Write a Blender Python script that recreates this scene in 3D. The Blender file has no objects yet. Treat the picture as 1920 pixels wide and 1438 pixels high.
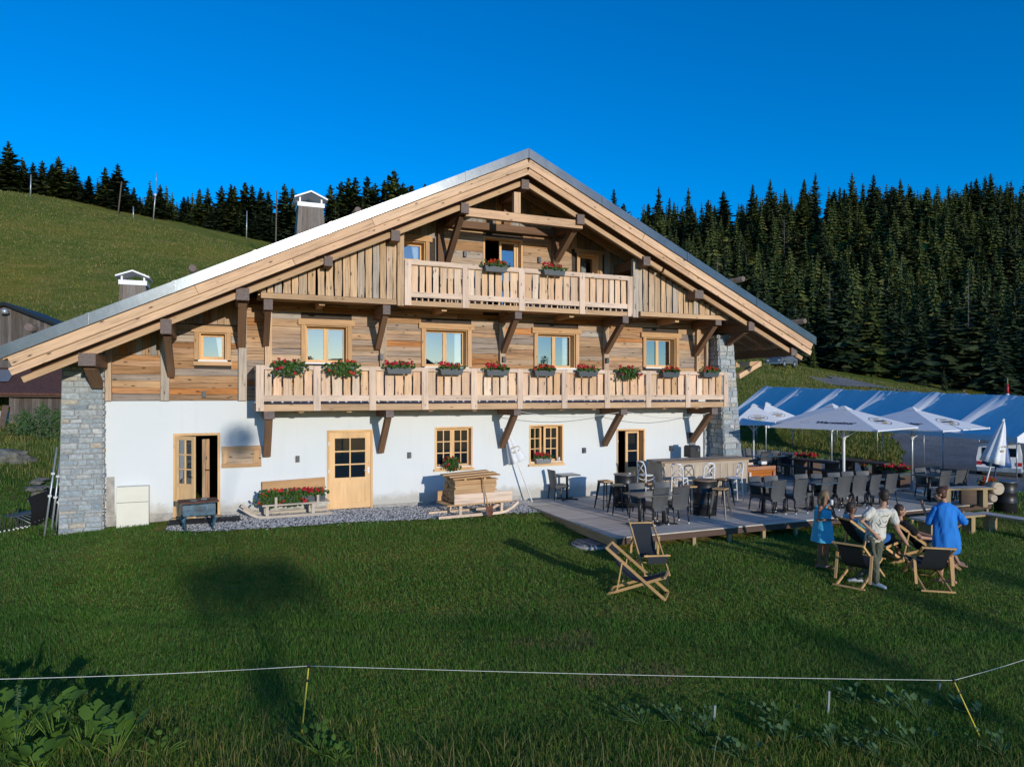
import bpy, bmesh, math, random
import numpy as np
from mathutils import Vector, Matrix, Quaternion, noise as mnoise
random.seed(7)
RNG = np.random.default_rng(7)
SC = bpy.context.scene
COL = SC.collection
R = math.radians
# ---------------------------------------------------------------- camera, sky, sun, exposure
TH = R(22.4)
CT, ST = math.cos(TH), math.sin(TH)
FPX, HZ, CH, CD = 1280.0, 738.0, 3.15, 18.48      # focal length and horizon row of the photo, camera height, distance to the facade
cam_data = bpy.data.cameras.new('camera')
cam_data.sensor_width = 36
cam_data.lens = 36 * FPX / 1920
cam_data.shift_y = (HZ - 719) / 1920
cam_data.clip_start = 0.1
cam_data.clip_end = 6000
cam = bpy.data.objects.new('camera', cam_data)
cam.location = (0, -CD, CH)
cam.rotation_euler = (R(90), 0, -TH)
COL.objects.link(cam)
SC.camera = cam
SUN_DIR = Vector((-0.14, 1.0, -0.165)).normalized()
world = bpy.data.worlds.new('World')
SC.world = world
world.use_nodes = True
wn, wl = world.node_tree.nodes, world.node_tree.links
wn.clear()
w_out = wn.new('ShaderNodeOutputWorld')
w_bg = wn.new('ShaderNodeBackground')
w_sky = wn.new('ShaderNodeTexSky')
w_sky.sky_type = 'NISHITA'
w_sky.sun_disc = False
w_sky.sun_elevation = math.asin(-SUN_DIR.z)
w_sky.sun_rotation = math.pi - math.atan2(-SUN_DIR.x, SUN_DIR.y)
w_sky.altitude = 1400
w_sky.air_density = 1.0
w_sky.dust_density = 0.35
w_sky.ozone_density = 3.5
w_hsv = wn.new('ShaderNodeHueSaturation')
w_hsv.inputs['Hue'].default_value = 0.508
w_hsv.inputs['Saturation'].default_value = 1.34
w_hsv.inputs['Value'].default_value = 1.0
wl.new(w_sky.outputs[0], w_hsv.inputs['Color'])
wl.new(w_hsv.outputs[0], w_bg.inputs['Color'])
wl.new(w_bg.outputs[0], w_out.inputs['Surface'])
w_bg.inputs['Strength'].default_value = 0.15
sun_data = bpy.data.lights.new('sun', 'SUN')
sun_data.energy = 2.2
sun_data.angle = R(0.5)
sun_data.color = (1.0, 0.93, 0.82)
sun = bpy.data.objects.new('sun', sun_data)
sun.rotation_euler = SUN_DIR.to_track_quat('-Z', 'Y').to_euler()
COL.objects.link(sun)
SC.view_settings.view_transform = 'Standard'
SC.view_settings.look = 'None'
SC.view_settings.exposure = 0.55
SC.view_settings.gamma = 1.0
SC.view_settings.use_curve_mapping = False
SC.cycles.max_bounces = 6
SC.cycles.transparent_max_bounces = 8
SC.cycles.use_denoising = True

# ---------------------------------------------------------------- from measured photo positions to world metres
def fx(px, Y=0.0):                 # X on the plane Y = const
    u = (px - 960) / FPX
    return (CD + Y) * (ST + u * CT) / (CT - u * ST)
def fz(px, py, Y=0.0):             # Z on the plane Y = const
    zc = ST * fx(px, Y) + CT * (CD + Y)
    return CH - (py - HZ) / FPX * zc
def pt(px, py, zc):
    u = (px - 960) / FPX
    return Vector((CT * u * zc + ST * zc, -ST * u * zc + CT * zc - CD, CH - (py - HZ) / FPX * zc))
def gp(px, py, Z=0.0):             # point on the plane Z = const
    return pt(px, py, (CH - Z) * FPX / (py - HZ))

# ---------------------------------------------------------------- materials
def nmat(name):
    m = bpy.data.materials.new(name)
    m.use_nodes = True
    nt = m.node_tree
    return m, nt, nt.nodes['Principled BSDF']
def nd(nt, t, **kw):
    n = nt.nodes.new(t)
    for k, v in kw.items():
        if k.startswith('i_'):
            n.inputs[k[2:].replace('_', ' ')].default_value = v
        else:
            setattr(n, k, v)
    return n
def ramp(nt, fac, stops, interp='LINEAR'):
    r = nt.nodes.new('ShaderNodeValToRGB')
    r.color_ramp.interpolation = interp
    e = r.color_ramp.elements
    while len(e) < len(stops):
        e.new(0.5)
    for el, (p, c) in zip(e, stops):
        el.position = p
        el.color = (c[0], c[1], c[2], 1) if isinstance(c, (tuple, list)) else (c, c, c, 1)
    nt.links.new(fac, r.inputs[0])
    return r.outputs[0]
def mul(nt, a, b, f=1.0):
    m = nt.nodes.new('ShaderNodeMix')
    m.data_type = 'RGBA'; m.blend_type = 'MULTIPLY'
    m.inputs[0].default_value = f
    nt.links.new(a, m.inputs[6]); nt.links.new(b, m.inputs[7])
    return m.outputs[2]
def mixc(nt, fac, a, b):
    m = nt.nodes.new('ShaderNodeMix')
    m.data_type = 'RGBA'
    for s, i in ((fac, 0), (a, 6), (b, 7)):
        if hasattr(s, 'is_linked'):
            nt.links.new(s, m.inputs[i])
        elif i == 0:
            m.inputs[0].default_value = s
        else:
            m.inputs[i].default_value = (*s, 1)
    return m.outputs[2]
def coords(nt, scale=(1, 1, 1), rnd=True, kind='Object'):
    tc = nt.nodes.new('ShaderNodeTexCoord')
    out = tc.outputs[kind]
    if rnd:
        oi = nt.nodes.new('ShaderNodeObjectInfo')
        vm = nd(nt, 'ShaderNodeVectorMath', operation='MULTIPLY_ADD')
        vm.inputs[1].default_value = (61, 47, 53)
        nt.links.new(oi.outputs['Random'], vm.inputs[0])
        nt.links.new(out, vm.inputs[2])
        out = vm.outputs[0]
    mp = nt.nodes.new('ShaderNodeMapping')
    mp.inputs['Scale'].default_value = scale
    nt.links.new(out, mp.inputs['Vector'])
    return mp.outputs[0]
def tnoise(nt, vec, scale, detail=4, rough=0.6):
    n = nd(nt, 'ShaderNodeTexNoise')
    n.inputs['Scale'].default_value = scale
    n.inputs['Detail'].default_value = detail
    n.inputs['Roughness'].default_value = rough
    nt.links.new(vec, n.inputs['Vector'])
    return n.outputs['Fac']
def bump(nt, b, h, strength=0.3, dist=0.01):
    n = nt.nodes.new('ShaderNodeBump')
    n.inputs['Strength'].default_value = strength
    n.inputs['Distance'].default_value = dist
    nt.links.new(h, n.inputs['Height'])
    nt.links.new(n.outputs[0], b.inputs['Normal'])
def plain(name, col, rough=0.6, metal=0.0, var=0.15, scale=9, bmp=0.0, spec=0.4, rnd=True):
    m, nt, b = nmat(name)
    v = coords(nt, rnd=rnd)
    f = tnoise(nt, v, scale, 4)
    lo = tuple(c * (1 - var) for c in col); hi = tuple(min(1, c * (1 + var)) for c in col)
    nt.links.new(ramp(nt, f, [(0.3, lo), (0.7, hi)]), b.inputs['Base Color'])
    b.inputs['Roughness'].default_value = rough
    b.inputs['Metallic'].default_value = metal
    b.inputs['Specular IOR Level'].default_value = spec
    if bmp:
        bump(nt, b, f, bmp, 0.01)
    return m
def wood(name, cols, grain=0.5, knots=0.6, rough=0.75, axis=0, bmp=0.35):
    m, nt, b = nmat(name)
    sc = [22, 22, 22]; sc[axis] = 1.3
    v = coords(nt, sc)
    g = tnoise(nt, v, 1.0, 7, 0.7)
    oi = nt.nodes.new('ShaderNodeObjectInfo')
    n = len(cols)
    base = ramp(nt, oi.outputs['Random'], [((i + 0.5) / n, c) for i, c in enumerate(cols)])
    gr = ramp(nt, g, [(0.25, 1 - grain), (0.5, 1.0), (0.75, 1 + grain * 0.25)])
    c = mul(nt, base, gr)
    sk = [7, 7, 7]; sk[axis] = 2.6
    vk = coords(nt, sk)
    vo = nd(nt, 'ShaderNodeTexVoronoi')
    vo.inputs['Scale'].default_value = 1.0
    nt.links.new(vk, vo.inputs['Vector'])
    kn = ramp(nt, vo.outputs['Distance'], [(0.05, 1 - knots), (0.17, 1.0)])
    c = mul(nt, c, kn)
    sl = [1.6, 1.6, 1.6]; sl[axis] = 0.5
    big = tnoise(nt, coords(nt, sl), 1.0, 3)
    c = mul(nt, c, ramp(nt, big, [(0.3, 0.78), (0.7, 1.12)]))
    nt.links.new(c, b.inputs['Base Color'])
    b.inputs['Roughness'].default_value = rough
    b.inputs['Specular IOR Level'].default_value = 0.25
    bump(nt, b, g, bmp, 0.008)
    return m
M = {}
M['old'] = wood('weathered_plank_wood', [(.38, .21, .10), (.56, .34, .18), (.36, .29, .23), (.54, .26, .095), (.43, .32, .23), (.62, .41, .24), (.24, .13, .065), (.56, .22, .06), (.47, .33, .21), (.31, .25, .21), (.58, .36, .19), (.42, .37, .32)], 0.8, 0.85)
M['grey'] = wood('silver_grey_wood', [(.26, .24, .22), (.38, .35, .32), (.28, .22, .17), (.43, .40, .37), (.32, .23, .15)], 0.6, 0.6)
M['slat'] = wood('waney_slat_wood', [(.64, .42, .24), (.50, .37, .26), (.70, .47, .28), (.54, .35, .19), (.48, .40, .32)], 0.65, 0.8)
M['new'] = wood('pink_larch_wood', [(.74, .47, .28), (.80, .52, .33), (.76, .53, .37), (.82, .58, .38), (.66, .40, .21), (.78, .59, .43)], 0.42, 0.75)
M['rail'] = wood('pale_rail_wood', [(.72, .53, .39), (.78, .59, .45), (.66, .49, .36)], 0.48, 0.7)
M['barge'] = wood('barge_board_wood', [(.72, .47, .28), (.78, .52, .33), (.66, .41, .24)], 0.55, 0.85)
M['beam'] = wood('golden_beam_wood', [(.56, .36, .20), (.62, .41, .24), (.50, .32, .18)], 0.35, 0.6)
M['dark'] = wood('dark_bracket_wood', [(.21, .115, .064), (.25, .14, .08), (.18, .10, .058)], 0.4, 0.4)
M['endgrain'] = plain('grey_end_grain', (.17, .13, .115), .85, var=.35, scale=30)
M['frame'] = wood('window_frame_wood', [(.74, .46, .22), (.78, .50, .25)], 0.15, 0.25)
M['frame_z'] = wood('window_frame_wood_upright', [(.74, .46, .22), (.78, .50, .25)], 0.15, 0.25, axis=2)
M['trim'] = wood('window_trim_wood', [(.62, .38, .20), (.56, .33, .16)], 0.35, 0.6)
M['grey_z'] = wood('grey_upright_wood', [(.20, .18, .16), (.26, .23, .20), (.17, .14, .115)], 0.5, 0.4, axis=2)
M['deck'] = wood('deck_board_wood', [(.64, .56, .47), (.69, .61, .515), (.58, .51, .425)], 0.25, 0.2)
M['post'] = wood('pale_post_wood', [(.36, .26, .13), (.42, .31, .17)], 0.3, 0.3, axis=2)
M['chairwood'] = wood('deckchair_beech', [(.56, .34, .14), (.60, .37, .16)], 0.15, 0.1)
M['barn'] = wood('old_barn_wood', [(.11, .09, .075), (.15, .13, .11), (.085, .065, .05), (.18, .155, .14)], 0.6, 0.4)
M['sledge'] = wood('bleached_sledge_wood', [(.52, .44, .35), (.58, .49, .40)], 0.3, 0.3)
M['stackwood'] = wood('fresh_cut_boards', [(.58, .35, .17), (.63, .40, .21), (.52, .30, .14)], 0.25, 0.25)
M['orange'] = wood('varnished_orange_wood', [(.42, .13, .02)], 0.3, 0.3, rough=0.45)
M['bench'] = wood('dark_bench_wood', [(.10, .062, .045), (.12, .08, .06)], 0.3, 0.3)
M['bartop'] = wood('bar_top_wood', [(.30, .21, .14)], 0.35, 0.4)
M['barfront'] = wood('bar_front_boards', [(.48, .39, .29), (.42, .34, .26), (.53, .44, .33)], 0.3, 0.3)

def plaster():
    m, nt, b = nmat('white_render')
    v = coords(nt, rnd=False)
    f = tnoise(nt, v, 0.7, 5, 0.6)
    g = tnoise(nt, v, 45, 3)
    nt.links.new(ramp(nt, f, [(0.3, (.655, .69, .70)), (0.7, (.70, .72, .72))]), b.inputs['Base Color'])
    # splashed dirt along the foot of the wall, faint runs and trowel clouds above
    sep = nd(nt, 'ShaderNodeSeparateXYZ'); nt.links.new(v, sep.inputs[0])
    f2 = tnoise(nt, v, 3.5, 6, .7)
    ad = nd(nt, 'ShaderNodeMath', operation='MULTIPLY_ADD'); ad.inputs[1].default_value = -.55; nt.links.new(f2, ad.inputs[0]); nt.links.new(sep.outputs[2], ad.inputs[2])
    dirt = ramp(nt, ad.outputs[0], [(0.0, .75), (.22, 0.0)])
    mp2 = nd(nt, 'ShaderNodeMapping'); mp2.inputs['Scale'].default_value = (6, 1, .35); nt.links.new(v, mp2.inputs['Vector'])
    f3 = tnoise(nt, mp2.outputs[0], 1, 5, .6)
    clean = mul(nt, ramp(nt, f, [(0.3, (.655, .69, .70)), (0.7, (.70, .72, .72))]), ramp(nt, f3, [(.26, (.955, .96, .96)), (.46, (1, 1, 1))]))
    nt.links.new(mixc(nt, dirt, clean, (.42, .39, .33)), b.inputs['Base Color'])
    b.inputs['Roughness'].default_value = 0.9
    b.inputs['Specular IOR Level'].default_value = 0.1
    bump(nt, b, g, 0.25, 0.004)
    return m
M['plaster'] = plaster()
def stone():
    m, nt, b = nmat('split_stone')
    oi = nt.nodes.new('ShaderNodeObjectInfo')
    cols = [(.32, .365, .385), (.41, .44, .445), (.26, .32, .36), (.48, .475, .44), (.36, .41, .43), (.53, .44, .32), (.30, .355, .38), (.43, .465, .475), (.55, .55, .52), (.25, .295, .33)]
    base = ramp(nt, oi.outputs['Random'], [((i + .5) / len(cols), c) for i, c in enumerate(cols)])
    v = coords(nt)
    f = tnoise(nt, v, 14, 6, 0.7)
    c = mul(nt, base, ramp(nt, f, [(0.3, 0.6), (0.65, 1.15)]))
    nt.links.new(c, b.inputs['Base Color'])
    b.inputs['Roughness'].default_value = 0.9
    b.inputs['Specular IOR Level'].default_value = 0.2
    bump(nt, b, f, 0.7, 0.02)
    return m
M['stone'] = stone()
M['mortar'] = plain('stone_joint_mortar', (.27, .275, .27), .95, var=.3, scale=20, bmp=.4)
M['zinc'] = plain('zinc_roof_sheet', (.14, .155, .165), .27, .85, var=.12, scale=3, bmp=.15)
M['metal_w'] = plain('white_painted_metal', (.78, .78, .78), .4, 0, var=.04)
M['metal_k'] = plain('black_painted_metal', (.018, .019, .021), .4, 0, var=.1)
M['gunmetal'] = plain('grey_worn_metal', (.20, .21, .22), .4, .6, var=.2)
M['chrome'] = plain('white_foot_cap', (.75, .75, .76), .3, 0, var=.02)
M['black'] = plain('dark_room_black', (.008, .008, .009), .9, var=.1)
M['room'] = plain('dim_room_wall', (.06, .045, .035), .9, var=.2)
M['lamp'] = plain('anthracite_lamp_shell', (.05, .052, .058), .45, var=.1)
M['trough'] = plain('anthracite_plastic', (.055, .07, .08), .5, var=.1)
M['curtain'] = plain('white_curtain', (.70, .69, .66), .9, var=.05)
M['sill'] = plain('white_sill', (.75, .74, .72), .5, var=.04)
M['white'] = plain('white_cloth', (.74, .75, .77), .75, var=.03)
M['cream'] = plain('cream_box_panel', (.72, .69, .58), .6, var=.04, scale=3)
M['concrete'] = plain('raw_concrete_patch', (.36, .34, .31), .95, var=.3, scale=6, bmp=.3)
M['blue_old'] = plain('chipped_blue_enamel', (.045, .11, .16), .5, var=.7, scale=5, bmp=.2)
M['rust'] = plain('rusty_plate', (.13, .055, .035), .85, var=.5, scale=6, bmp=.3)
M['mat'] = plain('charcoal_mat', (.018, .02, .023), .95, var=.3, scale=40)
M['canvas'] = plain('black_canvas', (.016, .020, .026), .8, var=.2, scale=30)
M['slate'] = plain('slate_table_top', (.07, .075, .08), .28, var=.1, spec=.6)
M['galv'] = plain('galvanised_pipe', (.42, .46, .48), .4, .6, var=.15)
M['darkplastic'] = plain('black_plastic', (.02, .021, .023), .5, var=.1)
M['yellow'] = plain('yellow_fence_stake', (.62, .50, .06), .5, var=.1)
M['wire'] = plain('pale_fence_wire', (.60, .62, .56), .5, var=.1)
M['ink'] = plain('dark_print', (.03, .03, .045), .7, var=.05)
M['gold'] = plain('gold_print', (.40, .28, .08), .5, var=.1)
M['red'] = plain('signal_red', (.45, .02, .02), .5, var=.1)
M['bluep'] = plain('blue_painted_metal', (.03, .10, .28), .45, var=.1)
M['rock'] = plain('mossy_rock', (.15, .15, .13), .95, var=.5, scale=4, bmp=.6)
M['soil'] = plain('dry_soil', (.16, .12, .085), 1, var=.4, scale=8, bmp=.5)
M['skin'] = plain('skin', (.42, .23, .15), .55, var=.08)
M['skin_tan'] = plain('tanned_skin', (.27, .13, .08), .5, var=.08)
M['hair_d'] = plain('dark_brown_hair', (.035, .022, .015), .6, var=.4, scale=40)
M['hair_b'] = plain('blond_streaked_hair', (.20, .13, .07), .6, var=.5, scale=40)
M['hair_r'] = plain('auburn_hair', (.075, .028, .015), .6, var=.4, scale=40)
def cloth(name, col, scale=7, b_=0.5):
    m, nt, b = nmat(name)
    v = coords(nt, (1, 1, 0.45))
    f = tnoise(nt, v, scale, 4, .55)
    nt.links.new(ramp(nt, f, [(.3, tuple(c * .88 for c in col)), (.7, tuple(min(1, c * 1.08) for c in col))]), b.inputs['Base Color'])
    b.inputs['Roughness'].default_value = 0.85
    b.inputs['Specular IOR Level'].default_value = 0.2
    bump(nt, b, f, b_, 0.04)
    return m
M['turq'] = cloth('turquoise_dress_cloth', (.09, .46, .66))
M['turq2'] = cloth('turquoise_shirt_cloth', (.16, .46, .58))
M['tee'] = cloth('off_white_tee_cloth', (.60, .58, .50))
M['khaki'] = cloth('khaki_trouser_cloth', (.105, .11, .078))
M['blue'] = cloth('bright_blue_dress_cloth', (.025, .20, .62), 9)
M['navy'] = cloth('blue_shorts_cloth', (.03, .14, .40))
M['black_tee'] = cloth('black_tee_cloth', (.014, .014, .016))
M['shoe'] = plain('white_shoe', (.7, .7, .68), .5, var=.05)
M['shoe_d'] = plain('grey_shoe', (.10, .10, .11), .6, var=.1)

def glass():
    m, nt, b = nmat('coated_window_glass')
    nt.nodes.remove(b)
    out = nt.nodes['Material Output']
    gl = nd(nt, 'ShaderNodeBsdfGlossy'); gl.inputs['Roughness'].default_value = 0.01
    gl.inputs['Color'].default_value = (.85, .93, 1.0, 1)
    tr = nd(nt, 'ShaderNodeBsdfTransparent'); tr.inputs['Color'].default_value = (.72, .78, .80, 1)
    lw = nd(nt, 'ShaderNodeFresnel'); lw.inputs['IOR'].default_value = 3.4
    mx = nd(nt, 'ShaderNodeMixShader')
    nt.links.new(lw.outputs[0], mx.inputs[0])
    nt.links.new(tr.outputs[0], mx.inputs[1]); nt.links.new(gl.outputs[0], mx.inputs[2])
    nt.links.new(mx.outputs[0], out.inputs['Surface'])
    return m
M['glass'] = glass()
def dark_glass():
    m, nt, b = nmat('clear_pane_glass')
    b.inputs['Base Color'].default_value = (.006, .012, .02, 1)
    b.inputs['Roughness'].default_value = 0.02
    b.inputs['IOR'].default_value = 1.4
    b.inputs['Specular IOR Level'].default_value = 0.3
    return m
M['glass_d'] = dark_glass()
def canvas_white():
    m, nt, b = nmat('white_parasol_canvas')
    v = coords(nt); f = tnoise(nt, v, 3, 4)
    c = ramp(nt, f, [(.3, (.80, .81, .83)), (.7, (.86, .87, .88))])
    nt.links.new(c, b.inputs['Base Color']); b.inputs['Roughness'].default_value = .8; b.inputs['Specular IOR Level'].default_value = .2
    t = nd(nt, 'ShaderNodeBsdfTranslucent'); nt.links.new(c, t.inputs['Color'])
    mx = nd(nt, 'ShaderNodeMixShader'); mx.inputs[0].default_value = .12
    nt.links.new(b.outputs[0], mx.inputs[1]); nt.links.new(t.outputs[0], mx.inputs[2])
    nt.links.new(mx.outputs[0], nt.nodes['Material Output'].inputs['Surface'])
    return m
M['awning'] = canvas_white()
def wicker():
    m, nt, b = nmat('grey_woven_rattan')
    v = coords(nt, (1, 1, 1), rnd=False)
    w1 = nd(nt, 'ShaderNodeTexChecker'); w1.inputs['Scale'].default_value = 70
    nt.links.new(v, w1.inputs['Vector'])
    f = tnoise(nt, v, 60, 3)
    c = ramp(nt, w1.outputs['Fac'], [(0, (.045, .047, .052)), (1, (.085, .088, .094))])
    c = mul(nt, c, ramp(nt, f, [(.3, .7), (.7, 1.2)]))
    nt.links.new(c, b.inputs['Base Color'])
    b.inputs['Roughness'].default_value = 0.45
    b.inputs['Specular IOR Level'].default_value = 0.5
    bump(nt, b, w1.outputs['Fac'], 0.4, 0.004)
    return m
M['wicker'] = wicker()
def leafy(name, cols, rough=.6, trans=0.25):
    m, nt, b = nmat(name)
    g = nt.nodes.new('ShaderNodeNewGeometry')
    n = len(cols)
    c = ramp(nt, g.outputs['Random Per Island'], [((i + .5) / n, k) for i, k in enumerate(cols)])
    nt.links.new(c, b.inputs['Base Color'])
    b.inputs['Roughness'].default_value = rough
    b.inputs['Specular IOR Level'].default_value = 0.25
    if trans:
        t = nd(nt, 'ShaderNodeBsdfTranslucent')
        nt.links.new(c, t.inputs['Color'])
        mx = nd(nt, 'ShaderNodeMixShader'); mx.inputs[0].default_value = trans
        nt.links.new(b.outputs[0], mx.inputs[1]); nt.links.new(t.outputs[0], mx.inputs[2])
        nt.links.new(mx.outputs[0], nt.nodes['Material Output'].inputs['Surface'])
    return m
M['leaf'] = leafy('geranium_leaf', [(.03, .075, .014), (.06, .13, .022), (.045, .10, .02), (.10, .16, .03)])
M['flower'] = leafy('red_blossom', [(.50, .012, .02), (.62, .03, .04), (.55, .02, .07), (.42, .01, .012)], .6, .15)
M['flower_o'] = leafy('orange_red_blossom', [(.60, .06, .02), (.55, .03, .03), (.62, .10, .03)], .6, .15)
M['bark'] = plain('spruce_bark', (.12, .10, .085), .95, var=.4, scale=6, bmp=.5)
M['burdock'] = leafy('broad_weed_leaf', [(.11, .21, .025), (.08, .16, .022), (.15, .25, .04), (.09, .19, .05)], .55, .3)
M['weed'] = leafy('pale_weed_leaf', [(.06, .13, .035), (.09, .16, .06), (.05, .11, .03), (.14, .19, .09)], .6, .2)
M['straw'] = leafy('dry_straw_stalk', [(.20, .15, .07), (.14, .12, .05), (.25, .20, .10)], .8, .1)
def spruce_mat():
    m, nt, b = nmat('spruce_needles')
    g = nt.nodes.new('ShaderNodeNewGeometry')
    oi = nt.nodes.new('ShaderNodeObjectInfo')
    a = ramp(nt, g.outputs['Random Per Island'], [(.1, (.022, .036, .018)), (.45, (.038, .060, .025)), (.8, (.060, .085, .032)), (.97, (.10, .115, .055))])
    t = ramp(nt, oi.outputs['Random'], [(.05, (.55, .68, .72)), (.4, (.95, .95, 1)), (.75, (1.15, 1.15, .9)), (.95, (1.6, 1.4, .85))])
    nt.links.new(mul(nt, a, t), b.inputs['Base Color'])
    b.inputs['Roughness'].default_value = 0.7
    b.inputs['Specular IOR Level'].default_value = 0.15
    return m
M['spruce'] = spruce_mat()
# ---------------------------------------------------------------- mesh helpers
def link(o, parent=None):
    COL.objects.link(o)
    if parent is not None:
        o.parent = parent
    return o
def tag(o, label=None, cat=None, group=None, kind=None):
    for k, v in (('label', label), ('category', cat), ('group', group), ('kind', kind)):
        if v:
            o[k] = v
    return o
def thing(name, label, cat, loc=(0, 0, 0), rz=0.0, group=None):
    o = bpy.data.objects.new(name, None)
    o.location = loc; o.rotation_euler = (0, 0, rz); o.empty_display_size = 0.2
    link(o)
    return tag(o, label, cat, group)
def copy_tree(o, parent=None):
    c = o.copy(); COL.objects.link(c)
    if parent is not None:
        c.parent = parent
    for ch in list(o.children):
        copy_tree(ch, c)
    return c
def frame_axes(p0, p1, up=(0, 0, 1)):
    x = (p1 - p0).normalized()
    u = Vector(up)
    if abs(x.dot(u)) > 0.98:
        u = Vector((0, 1, 0)) if abs(x.y) < 0.9 else Vector((1, 0, 0))
    y = u.cross(x).normalized()
    z = x.cross(y).normalized()
    return x, y, z
class MB:
    def __init__(s):
        s.v, s.f, s.m, s.sm = [], [], [], []
    def add(s, vs, fs, mi=0, smooth=False):
        o = len(s.v)
        s.v.extend(Vector(p) for p in vs)
        for f in fs:
            s.f.append([i + o for i in f]); s.m.append(mi); s.sm.append(smooth)
        return s
    def box(s, c, d, mi=0, rz=0.0, taper=1.0):
        c = Vector(c); hx, hy, hz = d[0] / 2, d[1] / 2, d[2] / 2
        q = Matrix.Rotation(rz, 3, 'Z')
        vs = []
        for sz, k in ((-1, taper), (1, 1.0)):
            for sx, sy in ((-1, -1), (1, -1), (1, 1), (-1, 1)):
                vs.append(c + q @ Vector((sx * hx * k, sy * hy * k, sz * hz)))
        return s.add(vs, [(3, 2, 1, 0), (4, 5, 6, 7), (0, 1, 5, 4), (1, 2, 6, 5), (2, 3, 7, 6), (3, 0, 4, 7)], mi)
    def bar(s, p0, p1, w, h, mi=0, up=(0, 0, 1), w1=None, h1=None):
        p0, p1 = Vector(p0), Vector(p1)
        x, y, z = frame_axes(p0, p1, up)
        vs = []
        for p, ww, hh in ((p0, w, h), (p1, w1 or w, h1 or h)):
            for sy, sz in ((-1, -1), (1, -1), (1, 1), (-1, 1)):
                vs.append(p + y * (sy * ww / 2) + z * (sz * hh / 2))
        return s.add(vs, [(0, 3, 2, 1), (4, 5, 6, 7), (0, 1, 5, 4), (1, 2, 6, 5), (2, 3, 7, 6), (3, 0, 4, 7)], mi)
    def tube(s, pts, r, n=8, mi=0, cap=True):
        pts = [Vector(p) for p in pts]
        rs = r if isinstance(r, (list, tuple)) else [r] * len(pts)
        vs, fs = [], []
        for i, p in enumerate(pts):
            a, b = pts[max(i - 1, 0)], pts[min(i + 1, len(pts) - 1)]
            x, y, z = frame_axes(a, b)
            for k in range(n):
                t = 2 * math.pi * k / n
                vs.append(p + y * (rs[i] * math.cos(t)) + z * (rs[i] * math.sin(t)))
        for i in range(len(pts) - 1):
            for k in range(n):
                k2 = (k + 1) % n
                fs.append((i * n + k, i * n + k2, (i + 1) * n + k2, (i + 1) * n + k))
        s.add(vs, fs, mi, True)
        if cap:
            o = len(s.v) - len(vs)
            s.f.append([o + k for k in range(n)][::-1]); s.m.append(mi); s.sm.append(False)
            s.f.append([o + (len(pts) - 1) * n + k for k in range(n)]); s.m.append(mi); s.sm.append(False)
        return s
    def lathe(s, prof, n=16, c=(0, 0, 0), mi=0, cap=True):
        return s.tube_rings([[(c[0] + r * math.cos(2 * math.pi * k / n), c[1] + r * math.sin(2 * math.pi * k / n), c[2] + z) for k in range(n)] for r, z in prof], mi, cap)
    def tube_rings(s, rings, mi=0, cap=True, smooth=True):
        n = len(rings[0]); vs = [p for r in rings for p in r]; fs = []
        for i in range(len(rings) - 1):
            for k in range(n):
                k2 = (k + 1) % n
                fs.append((i * n + k, i * n + k2, (i + 1) * n + k2, (i + 1) * n + k))
        s.add(vs, fs, mi, smooth)
        if cap:
            o = len(s.v) - len(vs)
            s.f.append([o + k for k in range(n)][::-1]); s.m.append(mi); s.sm.append(False)
            s.f.append([o + (len(rings) - 1) * n + k for k in range(n)]); s.m.append(mi); s.sm.append(False)
        return s
    def poly(s, pts, mi=0):
        return s.add(pts, [tuple(range(len(pts)))], mi)
    def prism(s, pts, off, mi=0):       # extrude polygon pts by vector off
        n = len(pts); off = Vector(off)
        vs = [Vector(p) for p in pts] + [Vector(p) + off for p in pts]
        fs = [tuple(range(n))[::-1], tuple(range(n, 2 * n))] + [(i, (i + 1) % n, n + (i + 1) % n, n + i) for i in range(n)]
        return s.add(vs, fs, mi)
    def grid(s, fn, nu, nv, mi=0, smooth=True):
        vs = [fn(i / nu, j / nv) for j in range(nv + 1) for i in range(nu + 1)]
        fs = [(j * (nu + 1) + i, j * (nu + 1) + i + 1, (j + 1) * (nu + 1) + i + 1, (j + 1) * (nu + 1) + i) for j in range(nv) for i in range(nu)]
        return s.add(vs, fs, mi, smooth)
    def mesh(s, name, mats):
        me = bpy.data.meshes.new(name)
        me.from_pydata([tuple(p) for p in s.v], [], s.f)
        for m in (mats if isinstance(mats, (list, tuple)) else [mats]):
            me.materials.append(m)
        me.polygons.foreach_set('material_index', s.m)
        me.polygons.foreach_set('use_smooth', s.sm)
        me.update()
        return me
    def ob(s, name, mats, parent=None, loc=(0, 0, 0), rz=0.0):
        o = bpy.data.objects.new(name, s.mesh(name, mats))
        o.location = loc; o.rotation_euler = (0, 0, rz)
        return link(o, parent)
def fixnormals(o):
    bm = bmesh.new(); bm.from_mesh(o.data)
    bmesh.ops.recalc_face_normals(bm, faces=bm.faces)
    bm.to_mesh(o.data); bm.free()
    return o
_boxes = {}
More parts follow.
